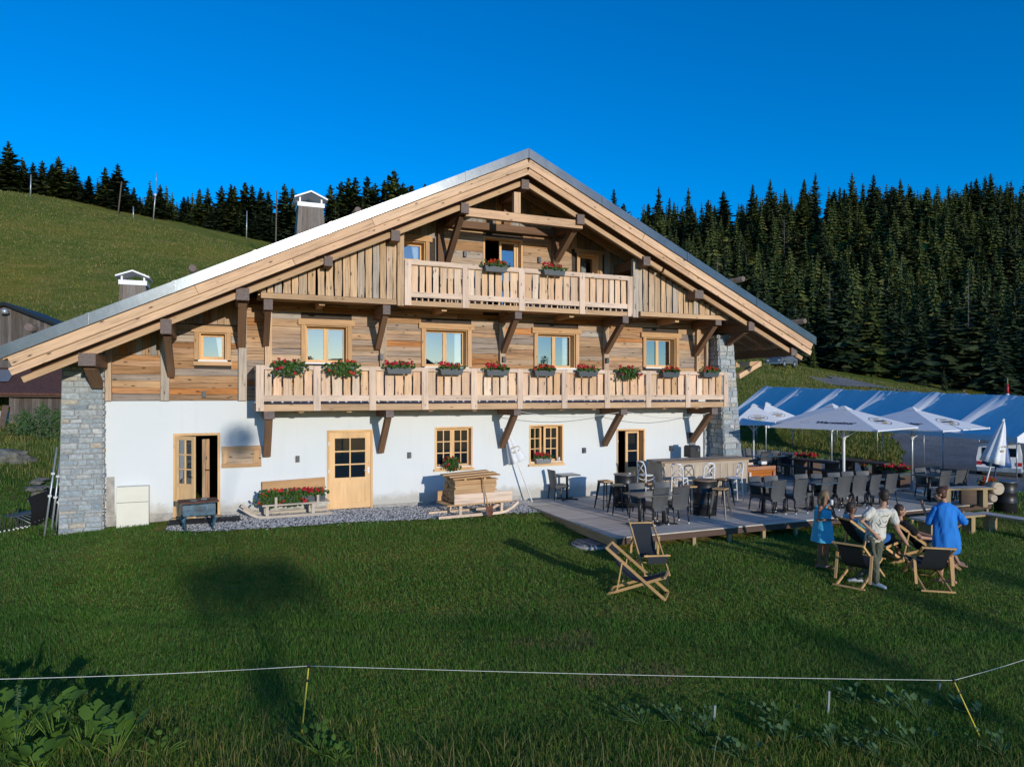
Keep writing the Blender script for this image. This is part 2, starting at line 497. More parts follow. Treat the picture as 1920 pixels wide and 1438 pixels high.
def board(name, p0, p1, w, h, mat, parent=None, up=(0, 0, 1), jit=0.0, segs=1, share=True, wave=0.0):
    """one timber: local X along its length, width w across, thickness h along up"""
    p0, p1 = Vector(p0), Vector(p1)
    L = (p1 - p0).length
    x, y, z = frame_axes(p0, p1, up)
    key = (round(L, 2), round(w, 3), round(h, 3), mat.name)
    me = None
    if share and not jit and not wave:
        me = _boxes.get(key)
    if me is None:
        b = MB()
        vs, fs = [], []
        for i in range(segs + 1):
            t = -L / 2 + L * i / segs
            ww0 = w / 2 + random.uniform(-1, 1) * wave; ww1 = w / 2 + random.uniform(-1, 1) * wave
            j = [random.uniform(-1, 1) * jit for _ in range(6)]
            vs += [(t + j[4], -ww0 + j[0], -h / 2), (t + j[4], ww1 + j[1], -h / 2), (t + j[5], ww1 + j[2], h / 2), (t + j[5], -ww0 + j[3], h / 2)]
        fs = [(3, 2, 1, 0), tuple(segs * 4 + k for k in range(4))]
        for i in range(segs):
            a, c = i * 4, i * 4 + 4
            fs += [(a + k, a + (k + 1) % 4, c + (k + 1) % 4, c + k) for k in range(4)]
        b.add(vs, fs)
        me = b.mesh(name, mat)
        if share and not jit and not wave:
            _boxes[key] = me
    o = bpy.data.objects.new(name, me)
    mat4 = Matrix((x, y, z)).transposed().to_4x4()
    mat4.translation = (p0 + p1) / 2
    o.matrix_basis = mat4
    return link(o, parent)

# ---------------------------------------------------------------- terrain height
CTRL = []
for x, za, zb in ((-9, -.10, -.16), (-4, -.03, -.12), (-2, .07, -.01), (0, .11, .05), (2, .08, .03), (4, .05, .0), (6, .03, -.02), (8, .0, -.06), (12, -.04, -.12), (16, -.06, -.14), (20, -.08, -.2)):
    CTRL.append((x, 0.0, za)); CTRL.append((x, -1.75, zb)); CTRL.append((x, 6, za))
for x in (-22, -14, -6, 0, 6, 12, 18, 26):
    CTRL += [(x, -5.5, -0.33), (x, -8.5, -0.47), (x, -11.5, -0.75), (x, -15, -1.15), (x, -20, -1.5), (x, -35, -2.6), (x, -60, -5)]
CTRL += [(24, 0, -.5), (29, 2, -.8), (34, 4, -.9), (34, 9, -.88), (35, 14, -.75), (36, 20, -.6), (46, 4, -1.2), (60, 10, -1.5), (50, -10, -1.6), (80, -20, -3), (36, -6, -1.0), (22, 4, -.3), (20, 12, 0.0), (12, 16, .2), (0, 16, .6), (-10, 6, .2), (-10, 12, .6)]
PIX = [(20, 960, 17.8), (60, 880, 26), (40, 815, 37), (110, 800, 38), (-120, 830, 34), (60, 700, 50), (100, 580, 68), (300, 520, 88), (-200, 560, 70),
       (0, 358, 128), (100, 367, 130), (200, 396, 133), (300, 413, 136), (400, 432, 138), (510, 458, 140), (-250, 330, 120), (620, 485, 145), (740, 515, 150), (-600, 400, 110),
       (0, 372, 210), (200, 408, 220), (400, 440, 220), (600, 480, 230), (800, 470, 235), (-300, 350, 200),
       (1400, 842, 53), (1560, 862, 45), (1650, 872, 43), (1480, 800, 58), (1400, 760, 62), (1420, 705, 70), (1450, 684, 76), (1390, 676, 74), (1530, 695, 82), (1540, 716, 76), (1640, 722, 84),
       (1580, 694, 108), (1460, 680, 100), (1700, 715, 100), (1800, 745, 78), (1920, 750, 74), (2100, 760, 70), (1780, 735, 98), (1920, 745, 96), (2150, 745, 95),
       (1250, 640, 110), (1100, 640, 115), (1600, 560, 165), (1400, 560, 165), (1800, 580, 160), (2050, 560, 160), (1200, 550, 165), (1000, 560, 170),
       (1150, 462, 235), (1300, 455, 232), (1500, 425, 228), (1650, 420, 226), (1850, 412, 222), (2050, 420, 220), (2300, 440, 215), (1000, 465, 238),
       (1000, 470, 330), (1500, 460, 330), (2000, 455, 320), (500, 470, 330), (0, 420, 330)]
for a in PIX:
    p = pt(*a); CTRL.append((p.x, p.y, p.z))
CTRL += [(-300, -100, -5), (300, -120, -12), (0, -250, -25), (-250, 60, 30), (-400, 300, 40), (0, 600, 60), (400, 500, 60), (500, 100, 30), (-600, -500, -40), (600, -500, -40), (0, -600, -50)]
_C = np.array(CTRL, float)
_d = np.linalg.norm(_C[:, None, :2] - _C[None, :, :2], axis=2)
_n = len(_C)
_A = np.zeros((_n + 3, _n + 3))
_A[:_n, :_n] = -np.sqrt(_d ** 2 + 1.0) - np.eye(_n) * 0.12
_A[:_n, _n] = 1; _A[:_n, _n + 1:] = _C[:, :2]
_A[_n:, :_n] = _A[:_n, _n:].T
_W = np.linalg.solve(_A, np.concatenate([_C[:, 2], np.zeros(3)]))
def hz_np(X, Y):
    X = np.asarray(X, float); Y = np.asarray(Y, float)
    out = np.empty(X.shape); xf, yf, of = X.ravel(), Y.ravel(), out.ravel()
    for i in range(0, len(xf), 20000):
        x, y = xf[i:i + 20000], yf[i:i + 20000]
        d = np.sqrt((x[:, None] - _C[None, :, 0]) ** 2 + (y[:, None] - _C[None, :, 1]) ** 2 + 1.0)
        of[i:i + 20000] = -d @ _W[:_n] + _W[_n] + _W[_n + 1] * x + _W[_n + 2] * y
    return of.reshape(X.shape)
def hz(x, y):
    return float(hz_np(np.array([x]), np.array([y]))[0])
def hit(px, py, z0=4.0, z1=400.0, step=0.25):       # first meeting of a sight line with the terrain
    zs = np.arange(z0, z1, step)
    u = (px - 960) / FPX
    X = CT * u * zs + ST * zs; Y = -ST * u * zs + CT * zs - CD; Z = CH - (py - HZ) / FPX * zs
    below = Z < hz_np(X, Y)
    i = int(np.argmax(below)) if below.any() else len(zs) - 1
    return Vector((X[i], Y[i], hz(X[i], Y[i])))
def sheet(name, xs, ys, off, mat, mask=None, kind='structure'):
    gx, gy = np.meshgrid(xs, ys)
    gz = hz_np(gx, gy) + off
    nx, ny = len(xs), len(ys)
    v = np.stack([gx, gy, gz], -1).reshape(-1, 3)
    idx = np.arange(nx * ny).reshape(ny, nx)
    f = np.stack([idx[:-1, :-1], idx[:-1, 1:], idx[1:, 1:], idx[1:, :-1]], -1).reshape(-1, 4)
    if mask is not None:
        cx = (gx[:-1, :-1] + gx[1:, 1:]) / 2; cy = (gy[:-1, :-1] + gy[1:, 1:]) / 2
        f = f[mask(cx, cy).ravel()]
    me = bpy.data.meshes.new(name)
    me.from_pydata(v.tolist(), [], f.tolist())
    me.materials.append(mat)
    me.polygons.foreach_set('use_smooth', [True] * len(f))
    o = bpy.data.objects.new(name, me)
    link(o)
    if kind:
        o['kind'] = kind
    return o

# ---------------------------------------------------------------- ground
def ground_mat():
    m, nt, b = nmat('meadow_ground')
    g = nt.nodes.new('ShaderNodeNewGeometry')
    p = g.outputs['Position']
    def mp(s):
        q = nt.nodes.new('ShaderNodeMapping'); q.inputs['Scale'].default_value = s
        nt.links.new(p, q.inputs['Vector']); return q.outputs[0]
    f1 = tnoise(nt, mp((.035, .035, .035)), 1, 6, .6)
    f2 = tnoise(nt, mp((.22, .5, .9)), 1, 8, .72)
    f3 = tnoise(nt, mp((9, 9, 9)), 1, 4)
    c1 = ramp(nt, f2, [(.28, (.085, .120, .018)), (.46, (.150, .180, .034)), (.60, (.215, .205, .052)), (.76, (.33, .24, .10))])
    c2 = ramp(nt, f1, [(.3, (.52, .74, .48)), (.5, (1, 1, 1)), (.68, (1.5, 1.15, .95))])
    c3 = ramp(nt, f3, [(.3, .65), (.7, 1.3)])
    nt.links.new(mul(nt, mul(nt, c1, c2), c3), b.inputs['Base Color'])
    b.inputs['Roughness'].default_value = 1
    b.inputs['Specular IOR Level'].default_value = 0.05
    bm_ = nd(nt, 'ShaderNodeMath', operation='ADD')
    nt.links.new(f3, bm_.inputs[0]); nt.links.new(f2, bm_.inputs[1])
    bump(nt, b, bm_.outputs[0], 0.8, 0.25)
    return m
def gravel_mat():
    m, nt, b = nmat('grey_gravel')
    g = nt.nodes.new('ShaderNodeNewGeometry')
    vo = nd(nt, 'ShaderNodeTexVoronoi'); vo.inputs['Scale'].default_value = 22
    nt.links.new(g.outputs['Position'], vo.inputs['Vector'])
    f = tnoise(nt, g.outputs['Position'], .5, 4)
    sep = nd(nt, 'ShaderNodeSeparateColor'); nt.links.new(vo.outputs['Color'], sep.inputs[0])
    c = ramp(nt, sep.outputs[0], [(0, (.13, .135, .14)), (.5, (.24, .24, .24)), (1, (.38, .37, .355))])
    c = mul(nt, c, ramp(nt, vo.outputs['Distance'], [(.25, 1.0), (.6, .45)]))
    c = mul(nt, c, ramp(nt, f, [(.3, .7), (.7, 1.15)]))
    nt.links.new(c, b.inputs['Base Color'])
    b.inputs['Roughness'].default_value = .95
    bump(nt, b, vo.outputs['Distance'], -.6, .03)
    return m
M['ground'] = ground_mat()
M['gravel'] = gravel_mat()
def spaced(a0, a1, near0, near1, step, grow=1.16):
    out = list(np.arange(near0, near1 + 1e-6, step))
    s, x = step, near1
    while x < a1:
        s *= grow; x += s; out.append(x)
    s, x, lo = step, near0, []
    while x > a0:
        s *= grow; x -= s; lo.append(x)
    return np.array(lo[::-1] + out)
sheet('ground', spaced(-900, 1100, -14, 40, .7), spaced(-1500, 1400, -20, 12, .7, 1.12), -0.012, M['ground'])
YARD = [tuple(hit(a, b)[:2]) for a, b in ((1393, 847), (1450, 846), (1500, 850), (1560, 864), (1610, 870), (1655, 874), (1688, 866), (1696, 850), (1688, 834), (1672, 815), (1690, 796), (1800, 790), (1980, 795), (2150, 830), (2150, 925), (1930, 918), (1868, 932))] + [(20.3, -1.2), (16.0, -1.2), (16.0, 9.0)]
def in_yard(x, y):
    x = np.asarray(x) + .25 * np.sin(np.asarray(y) * 1.9); y = np.asarray(y) + .25 * np.sin(x * 1.4)
    ins = np.zeros(x.shape, bool)
    n = len(YARD)
    for i in range(n):
        (x0, y0), (x1, y1) = YARD[i], YARD[(i + 1) % n]
        c = ((y0 > y) != (y1 > y)) & (x < (x1 - x0) * (y - y0) / (y1 - y0 + 1e-12) + x0)
        ins ^= c
    return ins
sheet('gravel_yard', np.arange(15, 90, .4), np.arange(-8, 34, .4), 0.02, M['gravel'], in_yard)
def on_path(x, y):
    pa = [pt(1545, 714, 76), pt(1640, 724, 80), pt(1760, 742, 78), pt(1950, 756, 72)]
    d = np.full(x.shape, 1e9)
    for a, c in zip(pa, pa[1:]):
        ax, ay, bx, by = a.x, a.y, c.x, c.y
        t = np.clip(((x - ax) * (bx - ax) + (y - ay) * (by - ay)) / ((bx - ax) ** 2 + (by - ay) ** 2), 0, 1)
        d = np.minimum(d, np.hypot(x - ax - t * (bx - ax), y - ay - t * (by - ay)))
    return d < 1.7
def bare_patch(x, y):
    w_ = .35 * np.sin(x * 5.3 + 2 * np.sin(y * 3.1)) + .3 * np.sin(y * 6.1 + x * 2)
    return ((x - 4.6) ** 2 / 1.1 + ((y + 9.3) * 1.5) ** 2 < .30 + w_ * .5) | ((x - 5.1) ** 2 / 1.6 + ((y + 10.6) * 2) ** 2 < .32 + w_ * .6) | ((x - 2.9) ** 2 / 2 + ((y + 12.4) * 2.5) ** 2 < .15 + w_ * .5)
sheet('gravel_path', np.arange(40, 95, 1.0), np.arange(20, 60, 1.0), 0.10, M['gravel'], on_path)
# gravel strip along the facade, with loose pebbles
STRIP_Y = lambda x: -1.78 - 0.07 * np.sin(np.asarray(x) * 1.7) + .45 * np.clip((-.6 - np.asarray(x)) / .8, 0, 1)
def in_strip(x, y):
    return (x > -1.35) & (x < 8.0) & (y > STRIP_Y(x)) & (y < 0.05)
sheet('gravel_strip', np.arange(-2.2, 8.05, .12), np.arange(-2.1, .2, .1), 0.016, M['gravel'], in_strip)
n = 11000
px_ = RNG.uniform(-1.35, 8.0, n); py_ = RNG.uniform(-2.0, -.02, n)
k = in_strip(px_, py_) | (RNG.random(n) < .03)
px_, py_ = px_[k], py_[k]
pz_ = hz_np(px_, py_) + .02
base = np.array([(1, 0, 0), (0, 1, 0), (-1, 0, 0), (0, -1, 0), (0, 0, .8), (0, 0, -.8)], float)
r_ = RNG.uniform(.012, .032, (len(px_), 1, 1))
vv = base[None] * r_ * RNG.uniform(.6, 1.25, (len(px_), 6, 3)) + np.stack([px_, py_, pz_], -1)[:, None, :]
ff = np.array([(0, 1, 4), (1, 2, 4), (2, 3, 4), (3, 0, 4)])
ff = (ff[None] + (np.arange(len(px_)) * 6)[:, None, None]).reshape(-1, 3)
me = bpy.data.meshes.new('pebbles'); me.from_pydata(vv.reshape(-1, 3).tolist(), [], ff.tolist())
M['pebble'] = leafy('loose_pebble', [(.30, .305, .315), (.42, .42, .42), (.54, .53, .52), (.20, .205, .215), (.62, .61, .59)], .9, 0)
me.materials.append(M['pebble'])
tag(link(bpy.data.objects.new('pebbles', me)), 'pale grey pebbles strewn along the foot of the white wall', 'pebbles', kind='stuff')
# ---------------------------------------------------------------- the chalet
house = thing('chalet', 'large alpine chalet of weathered timber on a white ground floor with stone corner piers', 'chalet')
def part(name, b, mats, parent=None):
    return b.ob(name, mats, parent or house)
def sub(name, loc=(0, 0, 0), parent=None):
    o = bpy.data.objects.new(name, None); o.location = loc; o.empty_display_size = .2
    return link(o, parent or house)
YR = -1.9
RX, RZ = fx(992, YR), fz(992, 279, YR)
XL, XR = fx(-4, YR), fx(1531, YR)
SLL = (RZ - fz(-4, 651, YR)) / (RX - XL)
SLR = (RZ - fz(1531, 633, YR)) / (XR - RX)
DEPTH = 13.5
X_W0, X_W1 = fx(197), fx(1326)            # ends of the front wall
def rz(X, n=0.0):                          # height of the roof, n metres below its top measured square to the slope
    s = SLL if X < RX else SLR
    return RZ - s * abs(X - RX) - n * math.sqrt(1 + s * s)
def slope_pts(side, n, e0=0.0, e1=0.0):
    """ends of a line that follows one roof slope n below the top (ridge end first)"""
    s = SLL if side < 0 else SLR
    k = math.sqrt(1 + s * s)
    Xe = XL + e1 if side < 0 else XR - e1
    Xr = RX + side * e0
    return (Xr, rz(Xr, n)), (Xe, RZ - s * abs(Xe - RX) - n * k)
# roof sheets
roof = MB()
for side in (-1, 1):
    (a, za), (b_, zb) = slope_pts(side, 0.0)
    (a2, za2), (b2, zb2) = slope_pts(side, 0.06)
    (a3, za3), (b3, zb3) = slope_pts(side, 0.25, 0, .06)
    roof.prism([(a, YR + .06, za - .005), (b_, YR + .06, zb - .005), (b2, YR + .06, zb2), (a2, YR + .06, za2)], (0, DEPTH - YR, 0), 0)
    roof.prism([(a2, YR + .1, za2 - .005), (b2, YR + .1, zb2 - .005), (b3, YR + .1, zb3), (a3, YR + .1, za3)], (0, DEPTH - YR - .1, 0), 1)
roof_o = fixnormals(part('roof', roof, [M['zinc'], M['beam']]))
# flashing pieces along the verge
def along(side, t, n):
    (a, za), (b_, zb) = slope_pts(side, n)
    return a + (b_ - a) * t, za + (zb - za) * t
def xt(side, px):
    X = fx(px, YR)
    return abs(X - RX) / (abs(XL - RX) if side < 0 else abs(XR - RX))
for side, seams in ((-1, [992, 875, 752, 620, 477, 326, 163, -4]), (1, [992, 1130, 1290, 1420, 1531])):
    for i in range(len(seams) - 1):
        t0, t1 = xt(side, seams[i]), xt(side, seams[i + 1])
        g = MB()
        (x0, z0), (x1, z1) = along(side, t0 + .0006, 0), along(side, t1 - .0006, 0)
        (x2, z2), (x3, z3) = along(side, t0 + .0006, .215), along(side, t1 - .0006, .215)
        g.prism([(x0, YR, z0 + .012), (x1, YR, z1 + .012), (x3, YR, z3), (x2, YR, z2)], (0, .055, 0))
        if i:
            (xa, za), (xb, zb) = along(side, t0 - .0024, -.02), along(side, t0 + .0030, -.02)
            (xc, zc_), (xd, zd) = along(side, t0 - .0024, .222), along(side, t0 + .0030, .222)
            g.prism([(xa, YR - .012, za), (xb, YR - .012, zb), (xd, YR - .012, zd), (xc, YR - .012, zc_)], (0, .014, 0))
        fixnormals(part('flashing', g, M['zinc'], roof_o))
# barge boards and verge rafters, several lengths each
for nm, n0, n1, yy, th, cuts, mt in (('barge_board', .235, .435, YR + .05, .05, (0, .36, .70, 1), 'barge'), ('barge_board', .445, .60, YR + .09, .05, (0, .52, 1), 'barge'), ('verge_rafter', .665, .79, YR + .36, .10, (0, .45, 1), 'beam')):
    for side in (-1, 1):
        for c0, c1 in zip(cuts, cuts[1:]):
            nn = (n0 + n1) / 2
            (x0, z0), (x1, z1) = along(side, c0 * .985, nn), along(side, c1 * (.985 if nm[0] == 'b' else .972) - .0008, nn)
            s = SLL if side < 0 else SLR
            up = Vector((side * s, 0, 1)).normalized()
            board(nm, (x0, yy, z0), (x1, yy, z1), th, n1 - n0, M[mt], roof_o, up=up, share=False, jit=.003, segs=3)
for side in (-1, 1):
    s = SLL if side < 0 else SLR
    (x0, z0), (x1, z1) = along(side, .0, .47), along(side, .965, .47)
    board('blocking', (x0, YR + .45, z0), (x1, YR + .45, z1), .04, .46, M['dark'], roof_o, up=Vector((side * s, 0, 1)).normalized(), share=False)
# common rafters that show under the eaves
for side in (-1, 1):
    s = SLL if side < 0 else SLR
    up = Vector((side * s, 0, 1)).normalized()
    for yy in (-.85, -.15, .55, 1.3, 2.1, 3.0, 4.0, 5.0):
        t0 = .02 if yy < 0 else (.60 if side > 0 else .72)
        (x0, z0), (x1, z1) = along(side, t0, .34), along(side, .975, .34)
        board('rafter', (x0, yy, z0), (x1, yy, z1), .10, .17, M['beam'], roof_o, up=up, share=False)
# snow guard logs on the roof
for px, py in ((60, 612), (362, 503), (668, 396), (1383, 523), (1498, 601)):
    X = fx(px, YR + .5); Z = fz(px, py, YR + .5)
    Z = max(Z - .04, rz(X) + .10)
    g = MB().tube([(X, YR + .25, Z), (X, DEPTH - .5, Z)], .085, 10)
    part('snow_log', g, M['bark'], roof_o); part('log_end', MB().tube([(X, YR + .24, Z), (X, YR + .245, Z)], .078, 10), M['endgrain'], roof_o)
    g = MB()
    for y in np.arange(YR + .9, DEPTH, 2.2):
        g.bar((X + (.16 if X > RX else -.16), y, rz(X) - .1), (X, y, Z + .13), .05, .02)
    part('log_hook', g, M['metal_k'], roof_o)['kind'] = 'stuff'
# ---- walls. openings of the ground floor as (px0, px1, py_top, py_bottom)
Z_SILL = fz(655, 957)
Z_TOPW = fz(220, 752)
def rect(px0, px1, py0, py1, Y=0.0):
    return [fx(px0, Y), fx(px1, Y), fz((px0 + px1) / 2, py1, Y), fz((px0 + px1) / 2, py0, Y)]
DOOR1 = rect(325, 413, 812, 968); DOOR2 = rect(613, 699, 806, 957); DOOR3 = rect(1156, 1209, 804, 926)
for d in (DOOR1, DOOR2, DOOR3):
    d[2] = Z_SILL + .03
DOOR1[2] = .14
WG1 = rect(815, 886, 800, 878); WG2 = rect(992, 1056, 796, 869)
GROUND_OPEN = [DOOR1, DOOR2, WG1, WG2, DOOR3]
WF = [rect(374, 424, 624, 675), rect(573, 651, 611, 680), rect(797, 876, 618, 688), rect(1007, 1078, 626, 690), rect(1210, 1266, 634, 689)]
WS = [rect(745, 797, 452, 500), rect(906, 980, 446, 545), rect(1086, 1122, 477, 530)]
Z_G2 = fz(760, 571, -1.2)
WS[0][2] = fz(770, 489, 0); WS[1][2] = Z_G2 + .1; WS[2][2] = fz(1100, 512, 0) - .1
def wall_with_holes(x0, x1, z0, z1, holes, y0=0.0, th=.3):
    b = MB()
    xs = sorted({x0, x1, *[h[0] for h in holes], *[h[1] for h in holes]})
    xs = [x for x in xs if x0 <= x <= x1]
    for a, c in zip(xs, xs[1:]):
        hs = sorted([h for h in holes if h[0] < (a + c) / 2 < h[1]], key=lambda h: h[2])
        z = z0
        for h in hs:
            if h[2] > z + .001:
                b.add([(a, y0, z), (c, y0, z), (c, y0, h[2]), (a, y0, h[2])], [(0, 1, 2, 3)])
            z = h[3]
        if z < z1:
            b.add([(a, y0, z), (c, y0, z), (c, y0, z1), (a, y0, z1)], [(0, 1, 2, 3)])
    for h in holes:
        a, c, lo, hi = h[:4]
        b.add([(a, y0, lo), (a, y0 + th, lo), (a, y0 + th, hi), (a, y0, hi)], [(0, 1, 2, 3)])
        b.add([(c, y0, lo), (c, y0 + th, lo), (c, y0 + th, hi), (c, y0, hi)], [(3, 2, 1, 0)])
        b.add([(a, y0, hi), (a, y0 + th, hi), (c, y0 + th, hi), (c, y0, hi)], [(0, 1, 2, 3)])
        b.add([(a, y0, lo), (a, y0 + th, lo), (c, y0 + th, lo), (c, y0, lo)], [(3, 2, 1, 0)])
    return b
white_wall = part('white_wall', wall_with_holes(X_W0 - .02, X_W1 + .05, -.25, Z_TOPW, GROUND_OPEN), M['plaster'])
# timber wall: dark sheathing behind, planks in front. It fills the gable, so columns are cut to the roof
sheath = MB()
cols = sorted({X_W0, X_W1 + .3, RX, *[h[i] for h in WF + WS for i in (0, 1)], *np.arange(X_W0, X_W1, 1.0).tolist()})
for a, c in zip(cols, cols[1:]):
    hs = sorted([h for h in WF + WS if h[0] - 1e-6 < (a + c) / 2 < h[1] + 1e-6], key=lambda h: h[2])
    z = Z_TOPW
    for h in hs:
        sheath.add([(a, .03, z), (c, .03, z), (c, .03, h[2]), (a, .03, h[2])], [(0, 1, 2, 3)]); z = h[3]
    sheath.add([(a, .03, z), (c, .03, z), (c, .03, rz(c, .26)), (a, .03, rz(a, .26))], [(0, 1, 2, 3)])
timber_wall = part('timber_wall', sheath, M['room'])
# rest of the box: sides, back, floors, so that rooms are dark
b = MB()
XA, XB, YB_ = fx(122), fx(1385, -.6), DEPTH - .9
for x, sgn in ((XA, -1), (XB, 1)):
    b.add([(x, .1, -.4), (x, YB_, -.4), (x, YB_, rz(x, .26)), (x, .1, rz(x, .26))], [(0, 1, 2, 3)])
b.add([(XA, YB_, -.4), (XB, YB_, -.4), (XB, YB_, rz(XB, .3)), (RX, YB_, rz(RX, .3)), (XA, YB_, rz(XA, .3))], [(0, 1, 2, 3, 4)])
part('rear_wall', b, M['plaster'])
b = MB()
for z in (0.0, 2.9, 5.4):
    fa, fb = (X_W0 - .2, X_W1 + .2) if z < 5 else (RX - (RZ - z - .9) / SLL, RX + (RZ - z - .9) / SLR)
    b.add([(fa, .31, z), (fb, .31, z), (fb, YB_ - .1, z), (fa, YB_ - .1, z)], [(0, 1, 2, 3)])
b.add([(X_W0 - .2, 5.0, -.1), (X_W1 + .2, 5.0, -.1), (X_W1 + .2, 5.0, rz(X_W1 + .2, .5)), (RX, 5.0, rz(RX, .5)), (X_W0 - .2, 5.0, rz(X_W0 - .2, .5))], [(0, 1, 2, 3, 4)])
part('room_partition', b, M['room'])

# ---- windows
def sash(parent, x0, x1, z0, z1, y, cols_=1, rows=1, fr=.065, mun=.028, glass=True, rz_=0.0, hinge=None, gm='glass'):
    g = MB()
    d = .05
    for (a, c, lo, hi) in ((x0, x0 + fr, z0, z1), (x1 - fr, x1, z0, z1), (x0 + fr, x1 - fr, z0, z0 + fr), (x0 + fr, x1 - fr, z1 - fr, z1)):
        g.box(((a + c) / 2, y, (lo + hi) / 2), (c - a, d, hi - lo))
    for i in range(1, cols_):
        x = x0 + fr + (x1 - x0 - 2 * fr) * i / cols_
        g.box((x, y, (z0 + z1) / 2), (mun, d * .8, z1 - z0 - 2 * fr))
    for j in range(1, rows):
        z = z0 + fr + (z1 - z0 - 2 * fr) * j / rows
        g.box(((x0 + x1) / 2, y, z), (x1 - x0 - 2 * fr, d * .7, mun))
    s = part('sash', g, M['frame_z'], parent)
    panes = []
    if glass:
        for i in range(cols_):
            for j in range(rows):
                a = x0 + fr + (x1 - x0 - 2 * fr) * i / cols_; c = x0 + fr + (x1 - x0 - 2 * fr) * (i + 1) / cols_
                lo = z0 + fr + (z1 - z0 - 2 * fr) * j / rows; hi = z0 + fr + (z1 - z0 - 2 * fr) * (j + 1) / rows
                panes.append(part('pane', MB().add([(a, y + .004, lo), (c, y + .004, lo), (c, y + .004, hi), (a, y + .004, hi)], [(0, 1, 2, 3)]), M[gm], parent))
    if hinge is not None:
        Rm = Matrix.Translation(hinge) @ Matrix.Rotation(rz_, 4, 'Z') @ Matrix.Translation(-Vector(hinge))
        for o in [s] + panes:
            o.matrix_basis = Rm
    return s
def curtain(parent, x0, x1, z0, z1, y, taper=.0):
    g = MB().grid(lambda u, v: (x0 + (x1 - x0) * (u * (1 - taper * (1 - v)) + taper * (1 - v)), y + .02 * math.sin(u * 30), z0 + (z1 - z0) * v), 24, 6)
    return part('curtain', g, M['curtain'], parent)
def lining(name, r, th=.30, t=.045, proud=.012, sill=True):
    a, c, lo, hi = r
    g = MB()
    g.box((a + t / 2, th / 2 - proud, (lo + hi) / 2), (t, th, hi - lo))
    g.box((c - t / 2, th / 2 - proud, (lo + hi) / 2), (t, th, hi - lo))
    g.box(((a + c) / 2, th / 2 - proud, hi - t / 2), (c - a - 2 * t, th, t))
    if sill:
        g.box(((a + c) / 2, th / 2 - proud, lo + t / 2), (c - a - 2 * t, th, t))
    return part(name, g, M['frame_z'])
def window(r, style):
    a, c, lo, hi = r
    w = lining('window', r, t=.025 if style != 'muntin' else .045)
    t = .025 if style != 'muntin' else .045
    ys = .23
    if style == 'timber':
        m_ = (a + c) / 2 + .01
        sash(w, a + t, m_, lo + t, hi - t, ys, fr=.055); sash(w, m_, c - t, lo + t, hi - t, ys + .002, fr=.055)
    elif style == 'small':
        sash(w, a + t, c - t, lo + t, hi - t, ys)
    elif style == 'muntin':
        m_ = (a + c) / 2
        sash(w, a + t, m_, lo + t, hi - t, ys - .05, 2, 3, gm='glass_d'); sash(w, m_, c - t, lo + t, hi - t, ys - .048, 2, 3, gm='glass_d')
    return w
def trim(w, r, tw=.11, head=.16, sill=True):
    a, c, lo, hi = r
    board('casing', (a - tw / 2 - .003, -.045, lo), (a - tw / 2 - .003, -.045, hi), tw, .05, M['trim'], w, up=(0, -1, 0), jit=.004, segs=2)
    board('casing', (c + tw / 2 + .003, -.045, lo), (c + tw / 2 + .003, -.045, hi), tw, .05, M['trim'], w, up=(0, -1, 0), jit=.004, segs=2)
    board('head_casing', (a - tw * 1.7, -.055, hi + head / 2 + .002), (c + tw * 1.7, -.055, hi + head / 2 + .002), head, .06, M['trim'], w, up=(0, -1, 0), jit=.004, segs=2)
def white_sill(w, r):
    a, c, lo, hi = r
    part('sill', MB().box(((a + c) / 2, .0, lo - .022), (c - a + .06, .16, .04)), M['sill'], w)
for i, r in enumerate(WF):
    w = window(r, 'small' if i == 0 else 'timber')
    trim(w, r); white_sill(w, r)
    if i == 0:
        board('casing', (r[0] - .14, -.05, r[2] - .09), (r[1] + .14, -.05, r[2] - .09), .10, .05, M['trim'], w, up=(0, -1, 0), jit=.003)
        curtain(w, r[1] - .24, r[1] - .1, r[2] + .08, r[3] - .08, .26, .5)
    elif i in (2, 3):
        curtain(w, r[1] - .30, r[1] - .12, r[2] + .1, r[3] - .08, .27)
w = window(WS[0], 'small'); trim(w, WS[0]); curtain(w, WS[0][1] - .32, WS[0][1] - .14, WS[0][2], WS[0][3] - .1, .26, .4)
# upper terrace door: left leaf swung in, right leaf glazed
r = WS[1]
w = lining('terrace_door', r, t=.05)
mid = (r[0] + r[1]) / 2 - .05
sash(w, mid, r[1] - .14, r[2] + .06, r[3] - .06, .2)
sash(w, r[0] + .07, mid, r[2] + .06, r[3] - .06, .2, rz_=R(80), hinge=(r[0] + .07, .22, 0))
part('door_stop', MB().box((r[1] - .09, .2, (r[2] + r[3]) / 2), (.07, .06, r[3] - r[2] - .1)), M['frame_z'], w)
w = window(WS[2], 'small'); trim(w, WS[2], .1, .12); curtain(w, WS[2][0] + .2, WS[2][0] + .36, WS[2][2], WS[2][3] - .08, .26)
for r, op in ((WG1, False), (WG2, True)):
    a, c, lo, hi = r
    if not op:
        w = window(r, 'muntin')
        curtain(w, c - .32, c - .14, lo + .05, hi - .06, .24, .35); curtain(w, a + .08, a + .2, lo + .05, hi - .06, .24, .3)
    else:
        w = lining('window', r)
        m_ = (a + c) / 2 - .02
        sash(w, m_, c - .1, lo + .06, hi - .05, .17, 2, 3, gm='glass_d')
        sash(w, a + .045, m_ - .02, lo + .06, hi - .05, .16, 2, 3, rz_=R(14), hinge=(a + .045, .16, 0))
        curtain(w, c - .36, c - .16, lo + .05, hi - .06, .24, .1)
    board('ledge', (a - .03, -.03, lo - .03), (c + .03, -.03, lo - .03), .12, .05, M['frame'], w)
    part('sill', MB().box(((a + c) / 2, .09, lo + .055), (c - a - .1, .16, .02)), M['sill'], w)

